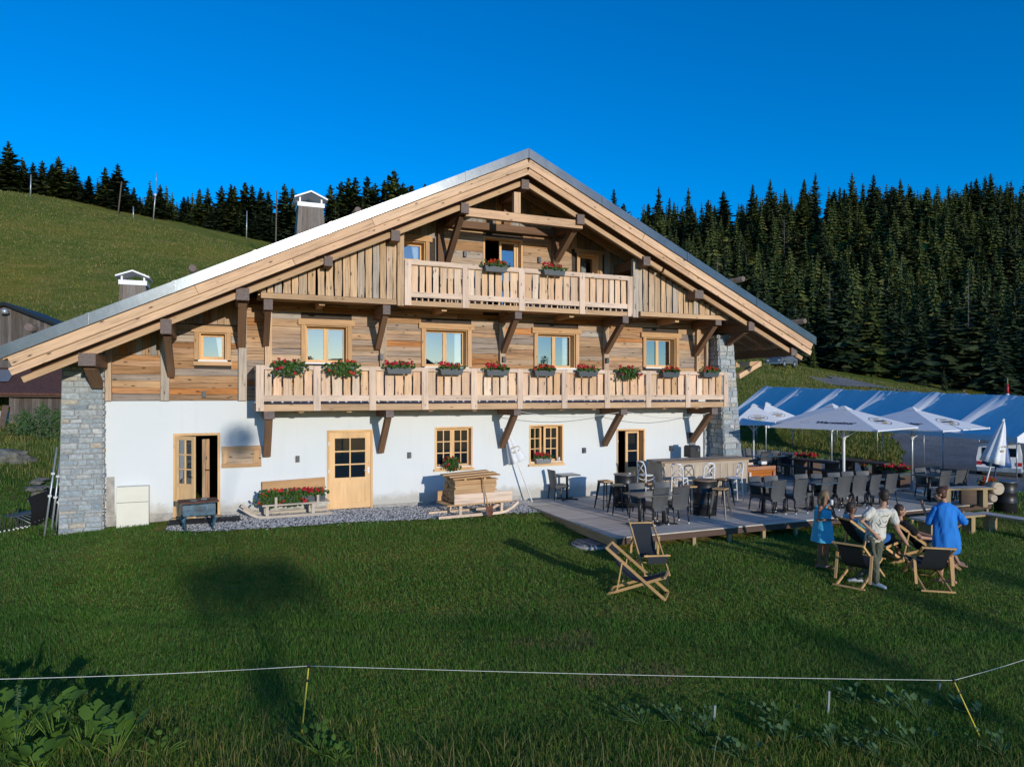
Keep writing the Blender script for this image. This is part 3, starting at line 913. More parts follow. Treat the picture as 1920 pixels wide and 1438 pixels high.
# ---- doors of the ground floor
def handle(parent, x, y, z, s=1):
    g = MB().tube([(x, y, z), (x, y - .06, z)], .011, 8).tube([(x, y - .055, z), (x - s * .12, y - .06, z)], .010, 8)
    g.box((x, y - .006, z), (.045, .012, .16))
    return part('handle', g, M['chrome'], parent)
# half glazed door
r = DOOR2
d2 = lining('glazed_door', r, .2, .055, .014, False)
a, c, lo, hi = r[0] + .06, r[1] - .06, r[2] + .03, r[3] - .06
zmid = fz(655, 895)
g = MB(); y = .03
st = .145
for (p, q, zl, zh) in ((a, a + st, lo, hi), (c - st, c, lo, hi), (a + st, c - st, hi - .16, hi), (a + st, c - st, zmid - .11, zmid), (a + st, c - st, lo, lo + .15)):
    g.box(((p + q) / 2, y, (zl + zh) / 2), (q - p, .05, zh - zl))
g.box(((a + c) / 2, y + .012, (zmid - .11 + lo + .15) / 2), (c - a - 2 * st, .03, zmid - .11 - lo - .15))
x0, x1, z0, z1 = a + st, c - st, zmid, hi - .16
g.box(((x0 + x1) / 2, y, (z0 + z1) / 2), (.035, .04, z1 - z0))
for j in (1, 2):
    g.box(((x0 + x1) / 2, y, z0 + (z1 - z0) * j / 3), (x1 - x0, .034, .035))
part('leaf', g, M['frame_z'], d2)
for i in range(2):
    for j in range(3):
        p, q = x0 + (x1 - x0) * i / 2, x0 + (x1 - x0) * (i + 1) / 2
        zl, zh = z0 + (z1 - z0) * j / 3, z0 + (z1 - z0) * (j + 1) / 3
        part('pane', MB().add([(p, y + .006, zl), (q, y + .006, zl), (q, y + .006, zh), (p, y + .006, zh)], [(0, 1, 2, 3)]), M['glass_d'], d2)
handle(d2, c - .06, y - .025, lo + 1.0)
for z in (lo + .2, lo + 1.0, hi - .3):
    part('hinge', MB().tube([(a - .015, -.005, z - .06), (a - .015, -.005, z + .06)], .014, 8), M['chrome'], d2)
part('threshold', MB().box(((a + c) / 2, .05, r[2] - .03), (c - a + .2, .34, .06)), M['post'], d2)
# double door with its left leaf swung out and an inner plank door
r = DOOR1
d1 = lining('double_door', r, .24, .06, .016, False)
a, c, lo, hi = r[0] + .06, r[1] - .06, r[2] + .03, r[3] - .06
lw = .64
g = MB(); st = .085
for (p, q, zl, zh) in ((0, st, lo, hi), (lw - st, lw, lo, hi), (st, lw - st, hi - .09, hi), (st, lw - st, lo + .72, lo + .81), (st, lw - st, lo, lo + .12)):
    g.box(((p + q) / 2, 0, (zl + zh) / 2), (q - p, .05, zh - zl))
g.box((lw / 2, .01, lo + .42), (lw - 2 * st, .03, .62))
x0, x1, z0, z1 = st, lw - st, lo + .81, hi - .09
g.box(((x0 + x1) / 2, 0, (z0 + z1) / 2), (.03, .04, z1 - z0))
for j in (1, 2):
    g.box(((x0 + x1) / 2, 0, z0 + (z1 - z0) * j / 3), (x1 - x0, .034, .03))
lf = g.ob('leaf', M['frame_z'], d1, (a, -.02, 0), R(-47))
for i in range(2):
    for j in range(3):
        p, q = x0 + (x1 - x0) * i / 2, x0 + (x1 - x0) * (i + 1) / 2
        zl, zh = z0 + (z1 - z0) * j / 3, z0 + (z1 - z0) * (j + 1) / 3
        MB().add([(p, .006, zl), (q, .006, zl), (q, .006, zh), (p, .006, zh)], [(0, 1, 2, 3)]).ob('pane', M['glass'], d1, (a, -.02, 0), R(-47))
MB().tube([(lw - .05, -.03, lo + .98), (lw - .05, -.08, lo + .98), (lw - .16, -.08, lo + .98)], .011, 8).ob('handle', M['metal_k'], d1, (a, -.02, 0), R(-47))
ib = [fx(379, .5), fx(393, .5)]
for i in range(2):
    w0 = (ib[1] - ib[0]) / 2
    board('inner_door_board', (ib[0] + w0 * (i + .5), .5, lo), (ib[0] + w0 * (i + .5), .5, hi - .12), w0 - .008, .04, M['old'], d1, up=(0, -1, 0), jit=.003)
MB().tube([(ib[0] + .1, .47, lo + 1.05), (ib[0] + .1, .42, lo + 1.05), (ib[0] + .20, .42, lo + 1.05)], .013, 8).ob('inner_handle', M['metal_k'], d1)
part('threshold', MB().box(((a + c) / 2, .0, r[2] - .03), (c - a + .2, .38, .07)), M['post'], d1)
# terrace door, open, glazed leaf seen behind on the right
r = DOOR3
d3 = lining('terrace_entrance', r, .3, .05, .014, False)
sash(d3, r[0] + .46, r[1] - .06, r[2] + .04, r[3] - .06, .24, 1, 3, fr=.085, gm='glass_d')
part('kick_panel', MB().box(((r[0] + .46 + r[1] - .06) / 2, .2, r[2] + .4), (r[1] - r[0] - .52, .03, .7)), M['frame_z'], d3)
part('cord', MB().tube([(r[0] + .2, .3, r[3] - .06), (r[0] + .17, .3, r[3] - .25), (r[0] + .25, .3, r[3] - .4), (r[0] + .18, .3, r[3] - .55)], .008, 6), M['white'], d3)
# wooden hatch between the double door and the first lower bracket
a, c, lo, hi = rect(416, 490, 836, 875)
g = MB().box(((a + c) / 2, -.02, (lo + hi) / 2), (c - a, .04, hi - lo))
hatch = part('hatch', g, M['old'])
for z in (lo + .04, hi - .05):
    board('hatch_rail', (a, -.055, z), (c, -.055, z), .09, .03, M['trim'], hatch, up=(0, -1, 0))
for x in (a + .09, c - .12):
    board('hatch_stile', (x, -.053, lo + .09), (x, -.053, hi - .1), .11, .028, M['trim'], hatch, up=(0, -1, 0))

# ---- posts and planks of the timber wall
POSTS = [(204, .13, Z_TOPW), (310, .19, Z_TOPW), (455, .19, Z_TOPW), (503, .17, Z_TOPW), (717, .17, Z_TOPW), (940, .17, Z_TOPW), (1134, .17, Z_TOPW), (1306, .15, Z_TOPW), (1322, .08, Z_TOPW)]
Z_G2F = fz(500, 551, -1.2)                      # underside level of the upper gallery
post_x = []
for px, w_, z0 in POSTS:
    X = fx(px)
    ztop = min(rz(X, .45), Z_G2F if px > 470 else 99)
    board('wall_post', (X, -.06, z0 + .005), (X, -.06, ztop), w_, .12, M['slat'], timber_wall, up=(0, -1, 0), jit=.004, segs=3)
    post_x.append((X - w_ / 2, X + w_ / 2))
def plank(x0, x1, z, h, mat, jitter=.004):
    t = .035 + random.uniform(-.006, .008)
    board('plank', (x0 + .003, -t / 2 + .03, z + h / 2), (x1 - .003, -t / 2 + .03, z + h / 2), h - .008, t, M[mat], timber_wall, up=(0, -1, 0), jit=jitter, segs=1 if x1 - x0 < .8 else 2)
def cut(x0, x1, zc, h, blocks):
    segs = [(x0, x1)]
    for (a, c, lo, hi) in blocks:
        if lo < zc + h * .5 and hi > zc - h * .5:
            n = []
            for s in segs:
                if c <= s[0] or a >= s[1]:
                    n.append(s); continue
                if a - s[0] > .05: n.append((s[0], a))
                if s[1] - c > .05: n.append((c, s[1]))
            segs = n
    return segs
blocks = []
for i, r in enumerate(WF):
    blocks.append((r[0] - .115, r[1] + .115, r[2] - (.15 if i == 0 else .05), r[3] + .165))
for r in WS:
    blocks.append((r[0] - .1, r[1] + .1, r[2] - .1, r[3] + .12))
blocks[-2] = (WS[1][0] - .005, WS[1][1] + .005, WS[1][2], WS[1][3])
zones = [(X_W0, fx(310), Z_TOPW, fz(250, 666)), (fx(310), fx(455), Z_TOPW, fz(380, 608)), (fx(455), fx(1322), Z_TOPW, Z_G2F + .05)]
for x0, x1, z0, z1 in zones:
    z = z0 + .006
    while z < z1 - .03:
        h = min(random.choice((.12, .14, .15, .17, .19)), z1 - z)
        bl = blocks + [(p[0], p[1], -9, 99) for p in post_x]
        for a, c in cut(x0, x1, z + h / 2, h, bl):
            while c - a > .04:
                L = c - a
                if L > 1.9 and random.random() < .75: L = random.uniform(.9, L - .5)
                if rz(a + L / 2) > z + .5: plank(a, a + L, z, h, 'old')
                a += L
        z += h
# upright boards under the left slope
for x0, x1, zb in ((X_W0 + .12, fx(301), fz(250, 666)), (fx(320), fx(445), fz(380, 608))):
    x = x0
    while x < x1 - .03:
        w_ = min(random.uniform(.13, .2), x1 - x)
        board('plank', (x + w_ / 2, .012, zb + .005), (x + w_ / 2, .012, rz(x + w_ / 2, .35)), w_ - .006, .035, M['old' if random.random() < .7 else 'grey'], timber_wall, up=(0, -1, 0), jit=.003)
        x += w_
# second floor: rows, then upright boards in the peak
z = Z_G2 + .02
zt = fz(960, 432)
X0, X1 = fx(700), fx(1215)
side_l, side_r = fx(832), fx(1072)
while z < zt - .02:
    h = min(random.choice((.17, .2, .23, .26)), zt - z)
    for a, c in cut(side_l, side_r, z + h / 2, h, blocks):
        plank(a, c, z, h, 'grey' if random.random() < .62 else 'old')
    z += h
for x0, x1, zb in ((X0, side_l, Z_G2), (side_r, X1, Z_G2), (side_l, side_r, zt)):
    x = x0
    while x < x1 - .03:
        w_ = min(random.uniform(.16, .27), x1 - x)
        zz0 = zb + .004
        ztop = rz(x + w_ / 2, .36)
        for (a, c, lo, hi) in blocks:
            if a < x + w_ and c > x and zb < hi - .3 and lo < ztop:
                zz0 = hi + .004
        if ztop - zz0 > .1:
            board('plank', (x + w_ / 2, .012, zz0), (x + w_ / 2, .012, ztop), w_ - .006, .035 + random.uniform(-.005, .006), M['grey' if random.random() < .7 else 'old'], timber_wall, up=(0, -1, 0), jit=.003)
        x += w_

# ---- roof purlins with their braces: (px centre, py top, py bottom, width px, brace foot (px, py) on the wall)
for px, y0, y1, wpx, foot in ((163, 662, 686, 33, (161, 727)), (311, 598, 626, 21, (310, 707)), (455, 540, 563, 25, (454, 651)), (616, 481, 499, 16, None), (742, 432, 452, 17, None), (872, 381, 400, 15, (836, 492)), (985, 337, 355, 14, None), (1089, 402, 421, 14, (1046, 492)), (1213, 481, 498, 13, None), (1311, 544, 560, 16, None), (1409, 603, 620, 11, (1363, 660)), (1489, 652, 667, 11, None)):
    Yf = -1.66
    X = fx(px, Yf); zt_, zb_ = fz(px, y0, Yf), fz(px, y1, Yf)
    wd = abs(fx(px + wpx / 2, Yf) - fx(px - wpx / 2, Yf))
    back = 9.0 if px > 1450 else (.05 if px > 180 else .3)
    p = board('purlin', (X, Yf, (zt_ + zb_) / 2), (X, back, (zt_ + zb_) / 2), wd, zt_ - zb_, M['dark'], house, share=False)
    part('end_face', MB().box((X, Yf - .006, (zt_ + zb_) / 2), (wd * .97, .01, (zt_ - zb_) * .97)), M['endgrain'], p).matrix_parent_inverse = p.matrix_basis.inverted()
    if foot:
        zf = fz(foot[0], foot[1], -.12)
        yw = -.12 if px > 180 else -.4
        s_ = board('brace', (X, -1.36, zb_ + .02), (X, yw, zf + .06), wd * .68, .17, M['dark'], house, share=False)
# ridge king post and tie beam of the front truss
Yt = -1.5
xa, xb = fx(872, Yt), fx(1090, Yt)
za = fz(872, 402, Yt); zb = fz(1078, 417, Yt)
board('tie_beam', (xa, Yt, (za + zb) / 2), (xb, Yt, (za + zb) / 2 - .02), .16, .22, M['barge'], house, share=False)
Xk = fx(968, Yt)
board('king_post', (Xk, Yt, (za + zb) / 2 + .11), (Xk, Yt, fz(968, 362, Yt)), .19, .15, M['barge'], house, up=(0, -1, 0), share=False)
Xk = fx(947, 0)
board('rear_king_post', (Xk, -.1, zt + .1), (Xk, -.1, rz(Xk, .5)), .2, .15, M['dark'], house, up=(0, -1, 0), share=False)
board('rear_tie_beam', (fx(822, -.1), -.12, fz(950, 430, -.1)), (fx(1050, -.1), -.12, fz(950, 430, -.1)), .16, .2, M['dark'], house, share=False)
for px in (826, 1041):
    X = fx(px, -.1)
    board('rear_post', (X, -.1, Z_G2 + .05), (X, -.1, rz(X, .45)), .17, .14, M['dark'], house, up=(0, -1, 0), share=False)
# side wall brace under the right eave
board('eave_strut', pt(1383, 706, 23.6), pt(1421, 683, 24.4), .16, .16, M['barge'], house, share=False)
board('eave_strut', pt(1376, 684, 23.6), pt(1424, 682, 24.6), .16, .18, M['beam'], house, share=False)

# ---- corbels: (front end px centre, py top, py bottom, width px, foot px, foot py)
for lvl in ((( 503, 561, 581, 17, 503, 651), (725, 572, 590, 14, 717, 657), (972, 585, 598, 13, 940, 664), (1173, 592, 606, 11, 1135, 665), (1347, 598, 610, 11, 1306, 669)),
            ((505, 771, 786, 20, 500, 858), (731, 770, 783, 15, 711, 851), (970, 768, 779, 13, 939, 841), (1170, 767, 778, 12, 1131, 838), (1340, 765, 777, 11, 1301, 832))):
    for px, y0, y1, wpx, fpx, fpy in lvl:
        Yf = -1.24
        X = fx(px, Yf); zt_, zb_ = fz(px, y0, Yf), fz(px, y1, Yf)
        wd = abs(fx(px + wpx / 2, Yf) - fx(px - wpx / 2, Yf))
        c_ = board('corbel_beam', (X, Yf, (zt_ + zb_) / 2), (X, .02, (zt_ + zb_) / 2), wd, zt_ - zb_, M['dark'], house, share=False)
        part('end_face', MB().box((X, Yf - .006, (zt_ + zb_) / 2), (wd * .97, .01, (zt_ - zb_) * .97)), M['endgrain'], c_).matrix_parent_inverse = c_.matrix_basis.inverted()
        zf = fz(fpx, fpy, -.06)
        board('brace', (X, -1.05, zb_ + .03), (X, -.10, zf + .08), wd * .72, .16, M['dark' if lvl[0][1] < 600 else 'dark'], house, share=False)
# joists between the corbels
for px in (600, 825, 1060, 1255):
    X = fx(px, -.6)
    z = Z_G2F - .1
    board('joist', (X, -1.0, z), (X, .02, z), .14, .18, M['beam'], house, share=False)
for px in (562, 650, 800, 880, 1040, 1100, 1230, 1290):
    X = fx(px, -.6)
    board('joist', (X, -1.05, fz(490, 771, -1.2) + .02), (X, .02, fz(490, 771, -1.2) + .02), .12, .14, M['beam'], house, share=False)

# ---- balconies
def balcony(name, pxs, z_rail, z_rail_b, z_slat_b, z_low_t, z_low_b, z_beam_t, z_beam_b, left_return, nper):
    Yb = -1.2
    xs = [fx(p, Yb) for p in pxs]
    bal = part(name, MB().box(((xs[0] + xs[-1]) / 2, -.58, z_beam_t - .03), (xs[-1] - xs[0], 1.1, .05)), M['beam'])
    for i, x in enumerate(xs):
        board('post', (x, Yb - .035, z_beam_b), (x, Yb - .035, z_rail - .002), .17, .06, M['rail'], bal, up=(0, -1, 0), jit=.003, segs=2)
    for i, (a, c) in enumerate(zip(xs, xs[1:])):
        a += .087; c -= .087
        board('top_rail', (a, Yb - .02, (z_rail + z_rail_b) / 2), (c, Yb - .02, (z_rail + z_rail_b) / 2), .09, z_rail - z_rail_b, M['rail'], bal, jit=.002)
        board('lower_rail', (a, Yb - .02, (z_low_t + z_low_b) / 2), (c, Yb - .02, (z_low_t + z_low_b) / 2), .05, z_low_t - z_low_b, M['rail'], bal, jit=.002)
        board('fascia_beam', (a, Yb, (z_beam_t + z_beam_b) / 2), (c, Yb, (z_beam_t + z_beam_b) / 2), .08, z_beam_t - z_beam_b, M['beam'], bal, jit=.002)
        n = nper
        gaps = .045
        ws = [random.uniform(.8, 1.25) for _ in range(n)]
        tot = sum(ws); x = a + gaps * .5
        for q in ws:
            w_ = (c - a - gaps * n) * q / tot
            board('slat', (x + w_ / 2, Yb + .03, z_slat_b - .03), (x + w_ / 2, Yb + .03, z_rail_b + .04), w_, .03, M['new'], bal, up=(0, -1, 0), jit=.003, segs=4, wave=.006)
            x += w_ + gaps
    if left_return:
        x = xs[0] - .06
        board('return_rail', (x, Yb + .05, (z_rail + z_rail_b) / 2), (x, -.03, (z_rail + z_rail_b) / 2), .08, z_rail - z_rail_b, M['rail'], bal)
        board('return_beam', (x, Yb + .05, (z_beam_t + z_beam_b) / 2), (x, -.03, (z_beam_t + z_beam_b) / 2), .08, z_beam_t - z_beam_b, M['beam'], bal)
        y = Yb + .1
        while y < -.1:
            board('slat', (x, y + .08, z_low_b), (x, y + .08, z_rail_b + .03), .15, .03, M['new'], bal, up=(-1, 0, 0), jit=.003)
            y += .19
    return bal
zz = lambda py: fz(487, py, -1.2)
bal1 = balcony('lower_balcony', [487, 594, 698, 796, 888, 974, 1057, 1137, 1214, 1288, 1359], zz(684.5), zz(692.5), zz(741), zz(741), zz(752.5), zz(758.5), zz(771), True, 5)
zz = lambda py: fz(765, py, -1.2)
bal2 = balcony('upper_balcony', [764, 872, 977, 1090, 1180], zz(487.5), zz(496.5), zz(547), zz(547), zz(557), zz(563.5), zz(573), False, 7)
# thin rods under the lower rail of the upper balcony
g = MB()
for px in np.arange(770, 1176, 11):
    x = fx(px, -1.15); g.box((x, -1.15, zz(560)), (.03, .03, .14))
part('spacer_row', g, M['rail'], bal2)['kind'] = 'stuff'
# slatted galleries either side of the upper balcony
def gallery(name, p0, p1, step, zb_px, zbeam):
    Yb = -1.2
    x0, x1 = fx(p0, Yb), fx(p1, Yb)
    gal = part(name, MB().box(((x0 + x1) / 2, -.58, zbeam[0] - .02), (x1 - x0, 1.1, .05)), M['beam'])
    board('gallery_beam', (x0 + .06, Yb - .02, (zbeam[0] + zbeam[1]) / 2), (x1, Yb - .02, (zbeam[0] + zbeam[1]) / 2), .14, zbeam[0] - zbeam[1], M['beam'], gal, jit=.003, segs=3)
    x = x0
    while x < x1 - .06:
        w_ = step * random.uniform(.82, 1.12)
        w_ = min(w_, x1 - x)
        xm = x + w_ / 2
        top = min(rz(x, .72), rz(x + w_, .72)) + .04
        if top - zbeam[0] > .05:
            board('slat', (xm, Yb - .03, zbeam[0] + .012), (xm, Yb - .03, top), w_, .04, M['slat'], gal, up=(0, -1, 0), jit=.004, segs=max(2, int((top - zbeam[0]) / .3)), wave=.012)
        x += w_ + random.uniform(.02, .05)
    return gal
zb0, zb1 = fz(500, 550, -1.2), fz(500, 560, -1.2)
gl = gallery('left_slat_gallery', 484, 742, .165, 548, (zb0, zb1))
gr = gallery('right_slat_gallery', 1195, 1362, .17, 582, (zb0 + .03, zb1 + .03))
for px, gal in ((750, gl), (1189, gr)):
    X = fx(px, -1.2)
    board('gallery_post', (X, -1.23, zb1 - .02), (X, -1.23, rz(X, .74)), .17, .12, M['slat'], gal, up=(0, -1, 0), jit=.004, segs=4)

# ---- stone piers
def pier(name, corners, ztop, zbot, courses, lf, seed):
    """corners(z) -> list of plan points left-rear, left-front, right-front, right-rear"""
    rnd = random.Random(seed)
    g = MB()
    zs = np.linspace(zbot, ztop, 9)
    rings = [[(p[0], p[1], z) for p in corners(z)] for z in zs]
    g.tube_rings(rings, 0, True, False)
    p_o = fixnormals(part(name, g, M['mortar']))
    z = zbot
    hs = [rnd.uniform(.65, 1.4) for _ in range(courses)]
    k = (ztop - zbot) / sum(hs)
    for h in hs:
        h *= k
        cs = corners(z + h / 2)
        for (fa, fb) in lf:
            a, c = Vector((*cs[fa], 0)), Vector((*cs[fb], 0))
            L = (c - a).length; d = (c - a) / L
            nrm = Vector((d.y, -d.x, 0))
            x = 0.0
            while x < L - .02:
                w_ = rnd.uniform(1.2, 3.6) * max(h, .11)
                if L - x - w_ < .09: w_ = L - x
                w_ = min(w_, L - x)
                pr = rnd.uniform(.012, .035)
                gp_ = .010
                vs = []
                for (uu, vv) in ((gp_, gp_), (w_ - gp_, gp_), (w_ - gp_, h - gp_), (gp_, h - gp_)):
                    q = a + d * (x + uu + rnd.uniform(-.012, .012)) + Vector((0, 0, z + vv + rnd.uniform(-.012, .012)))
                    vs.append((q - nrm * .04, q + nrm * (pr + rnd.uniform(-.006, .006)) ))
                mid = a + d * (x + w_ / 2) + Vector((0, 0, z + h / 2)) + nrm * (pr + .012)
                fr = [(v[1] - mid) * .94 + mid for v in vs]
                V = [v[0] for v in vs] + fr + [mid]
                F = [(0, 1, 5, 4), (1, 2, 6, 5), (2, 3, 7, 6), (3, 0, 4, 7), (4, 5, 8), (5, 6, 8), (6, 7, 8), (7, 4, 8)]
                org = mid.copy()
                st_ = MB().add([v - org for v in V], F).ob('stone', M['stone'], p_o, org)
                x += w_
        z += h
    return p_o
zl0, zl1 = -.22, rz(fx(160), .45)
def cl(z):
    t = (zl1 - z) / (zl1 - zl0)
    return [(fx(121) - .07 * t, .6), (fx(121) - .07 * t, -.22 - .06 * t), (fx(196), -.22 - .06 * t), (fx(196), .1)]
pl = pier('left_stone_pier', cl, zl1, zl0, 38, [(1, 2), (2, 3)], 3)
zr0, zr1 = -.25, fz(1350, 628, -.5)
xr0 = fx(1327.5)
def cr(z):
    t = (zr1 - z) / (zr1 - zr0)
    yf = -.50 - .45 * t
    return [(xr0, .3), (xr0, yf), (fx(1374, -.5) + .10 * t, yf), (fx(1374, -.5) + .10 * t, .3)]
pr_ = pier('right_stone_pier', cr, zr1, zr0, 33, [(0, 1), (1, 2)], 5)
def cs_(z):
    return [(fx(1318.5), .2), (fx(1318.5), -.035), (xr0, -.035), (xr0, .2)]
pier('stone_quoin', cs_, Z_TOPW - .1, -.25, 13, [(1, 2)], 8)

# ---- chimneys
def chimney(px0, px1, ytop, y_cap0, y_cap1, Yc, wpx_cap, spread):
    X0, X1 = fx(px0, Yc), fx(px1, Yc)
    xm, w_ = (X0 + X1) / 2, X1 - X0
    zt_ = fz((px0 + px1) / 2, ytop, Yc)
    zb_ = rz(xm) - .3
    ch = MB()
    ts = 1 + spread * (zt_ - zb_)
    d_ = w_ * 1.1
    ch.tube_rings([[(xm + sx * w_ / 2 * s, Yc + .0 + (sy + 1) * d_ / 2 * 1 - (s - 1) * d_ / 2 * (1 if sy < 0 else -1), z) for sx, sy in ((-1, -1), (1, -1), (1, 1), (-1, 1))] for s, z in ((ts, zb_), (1, zt_))], 0, True, False)
    c_ = fixnormals(part('chimney', ch, M['grey']))
    n = 7
    for i in range(n):
        u0, u1 = -1 + 2 * i / n + .012, -1 + 2 * (i + 1) / n - .012
        off = random.uniform(.008, .02)
        yb = Yc - (ts - 1) * d_ / 2
        V = [(xm + u0 * w_ / 2 * ts, yb - off, zb_), (xm + u1 * w_ / 2 * ts, yb - off, zb_), (xm + u1 * w_ / 2, Yc - off, zt_), (xm + u0 * w_ / 2, Yc - off, zt_)]
        V += [(v[0], v[1] + .03, v[2]) for v in V]
        o_ = Vector(((V[0][0] + V[1][0]) / 2, yb, zb_))
        MB().add([Vector(v) - o_ for v in V], [(0, 1, 2, 3), (0, 4, 5, 1), (1, 5, 6, 2), (2, 6, 7, 3), (3, 7, 4, 0)]).ob('plank', M['grey_z'], c_, o_)
    zc0, zc1 = fz((px0 + px1) / 2, y_cap0, Yc), fz((px0 + px1) / 2, y_cap1, Yc)
    part('collar', MB().box((xm, Yc + d_ / 2, zt_ + .06), (w_ + .08, d_ + .08, .14)), M['metal_w'], c_)
    wc = abs(fx(px0 + wpx_cap, Yc) - fx(px0, Yc)) / 2
    g = MB()
    for sx in (-1, 1):
        for sy in (0, 1):
            g.box((xm + sx * w_ * .44, Yc + .06 + sy * (d_ - .12), (zt_ + .12 + zc1 + .05) / 2), (.05, .05, zc1 - zt_))
    part('cap_post', g, M['metal_w'], c_)
    g = MB()
    for sx in (-1, 1):
        V = [(xm, Yc - .12, zc0), (xm + sx * wc, Yc - .12, zc1), (xm + sx * wc, Yc - .12, zc1 - .05), (xm, Yc - .12, zc0 - .05)]
        g.prism(V if sx > 0 else V[::-1], (0, d_ + .24, 0))
    part('cap_roof', fixn(g), M['metal_w'], c_)
def fixn(g):
    return g
chimney(560, 606, 388, 359, 372, 5.0, 62, .19)
chimney(225, 273, 534, 507, 518, 5.0, 64, .15)
# things mended on the wall foot: bare render strip at the left
part('bare_plinth', MB().box((fx(207), -.008, fz(207, 930)), (.17, .02, fz(207, 900) - fz(207, 972))), M['concrete'])
b = MB()
for x0, x1, h in ((fx(199), DOOR1[0] - .01, .28), (DOOR1[1] + .01, DOOR2[0] - .01, .22), (DOOR2[1] + .01, 7.9, .17)):
    b.box(((x0 + x1) / 2, -.012, h / 2 - .12), (x1 - x0, .03, h + .2))
part('plinth', b, M['concrete'])
# ---------------------------------------------------------------- wall lamps and boxes
for px, py, Y, lab in ((558, 860, 0, 'small dark wall lamp on the white wall between the hatch bracket and the glazed door'),
                       (767, 853, 0, 'small dark wall lamp between the glazed door and the left muntin window'),
                       (1094, 844, 0, 'small dark wall lamp on the white wall above the lone bistro table'),
                       (1257, 840, 0, 'small dark wall lamp on the white wall above the bar counter'),
                       (715, 669, -.12, 'small grey wall lamp on the timber post right of the first balcony window'),
                       (944, 674, -.12, 'small dark wall lamp on the timber post between the two middle balcony windows'),
                       (1137, 676, -.12, 'small dark wall lamp on the timber post left of the last balcony window'),
                       (383, 739, 0, 'small dark wall lamp low on the timber wall under the smallest window'),
                       (871, 477, 0, 'small dark wall lamp on grey planks left of the upper terrace door'),
                       (1010, 488, 0, 'small dark wall lamp on grey planks right of the upper terrace door')):
    t = thing('wall_lamp', lab, 'lamp', (fx(px, Y), Y, fz(px, py, Y)), 0, 'square wall lamps on the chalet front')
    b = MB().box((0, -.05, 0), (.085, .085, .16)); b.ob('shell', M['lamp'], t)
    MB().box((0, -.004, 0), (.06, .012, .10)).ob('back_plate', M['metal_k'], t)
t = thing('meter_box', 'small dark electric box on the white wall above the bar, beside the last bracket', 'electric box', (fx(1292, 0), 0, fz(1292, 816, 0)))
MB().box((0, -.05, 0), (.17, .09, .19)).ob('case', M['lamp'], t); MB().box((0, -.1, .01), (.05, .01, .05)).ob('dial', M['gunmetal'], t)
t = thing('utility_box', 'cream meter cabinet standing against the white wall beside the left stone pier', 'utility box', (fx(250, -.2), -.2, .02))
xw = fx(280, -.2) - fx(220, -.2); zh = fz(250, 911, -.2) - .02
MB().box((0, 0, zh * .31), (xw, .25, zh * .60)).ob('lower_panel', M['cream'], t); MB().box((0, 0, zh * .81), (xw, .25, zh * .375)).ob('upper_panel', M['cream'], t)
MB().box((0, .02, .0), (xw * .9, .2, .08)).ob('brick_foot', M['rust'], t)

# ---------------------------------------------------------------- geranium boxes
def foliage_mesh(seed, leafy_, L=.58):
    r = random.Random(seed)
    g = MB()
    n = 260 if leafy_ else 170
    for i in range(n):
        x = r.gauss(0, L * (.30 if leafy_ else .26)); x = max(-L * .62, min(L * .62, x))
        z = abs(r.gauss(0.02, .06)); y = r.gauss(-.02, .06)
        if leafy_ and r.random() < .45:
            z = -r.random() * .22; y = -.13 + r.gauss(0, .025)
        s = r.uniform(.020, .042)
        d = Vector((r.gauss(0, .6), -1, r.gauss(.5, .6))).normalized()
        a = d.orthogonal().normalized(); b_ = d.cross(a)
        c = Vector((x, y, z))
        rot = r.random() * 6.28
        pts = [c + (a * math.cos(rot + k * 1.257) + b_ * math.sin(rot + k * 1.257)) * s for k in range(5)]
        g.poly(pts, 0)
    return g.mesh('foliage', M['leaf'])
def blossom_mesh(seed, leafy_, L=.58, mat='flower'):
    r = random.Random(seed)
    g = MB()
    n = 12 if leafy_ else 27
    for i in range(n):
        c = Vector((r.uniform(-L * .55, L * .55), r.uniform(-.10, .06), r.uniform(.03, .17)))
        if leafy_ and r.random() < .4: c.z = r.uniform(-.18, 0); c.y = -.16
        R_ = r.uniform(.030, .052)
        for q in range(11):
            d = Vector((r.gauss(0, 1), r.gauss(-.3, 1), r.gauss(.2, 1))).normalized()
            a = d.orthogonal().normalized(); b_ = d.cross(a); s = R_ * .55
            p = c + d * R_ * r.uniform(.6, 1)
            g.poly([p + a * s, p + b_ * s, p - a * s, p - b_ * s], 0)
        g.bar(c, (c.x * .9, 0, -.01), .004, .004, 1)
    return g.mesh('blossoms', [M[mat], M['leaf']])
FOL = [foliage_mesh(i, i % 2 == 1) for i in range(6)]
BLO = [blossom_mesh(i, i % 2 == 1, mat='flower' if i % 3 else 'flower_o') for i in range(6)]
def flower_box(loc, label, kind=0, L=.60, rz_=0, trough=True, group='geranium boxes of the chalet', sc=1.0, tm='trough'):
    t = thing('flower_box', label, 'flower box', loc, rz_, group)
    if trough:
        g = MB()
        h, d = .15, .17
        g.tube_rings([[(sx * L / 2 * s, sy * d / 2 * s, z) for sx, sy in ((-1, -1), (1, -1), (1, 1), (-1, 1))] for s, z in ((.90, -h), (1, -.02), (1.03, -.02), (1.03, 0), (.96, 0), (.95, -.03))], 0, True, False)
        g.ob('trough', M[tm], t)
    i = random.randrange(3) * 2 + kind
    o = link(bpy.data.objects.new('foliage', FOL[i]), t); o.scale = (L / .58 * sc, sc, sc)
    i = random.randrange(3) * 2 + kind
    o = link(bpy.data.objects.new('blossoms', BLO[i]), t); o.scale = (L / .58 * sc, sc, sc)
    return t
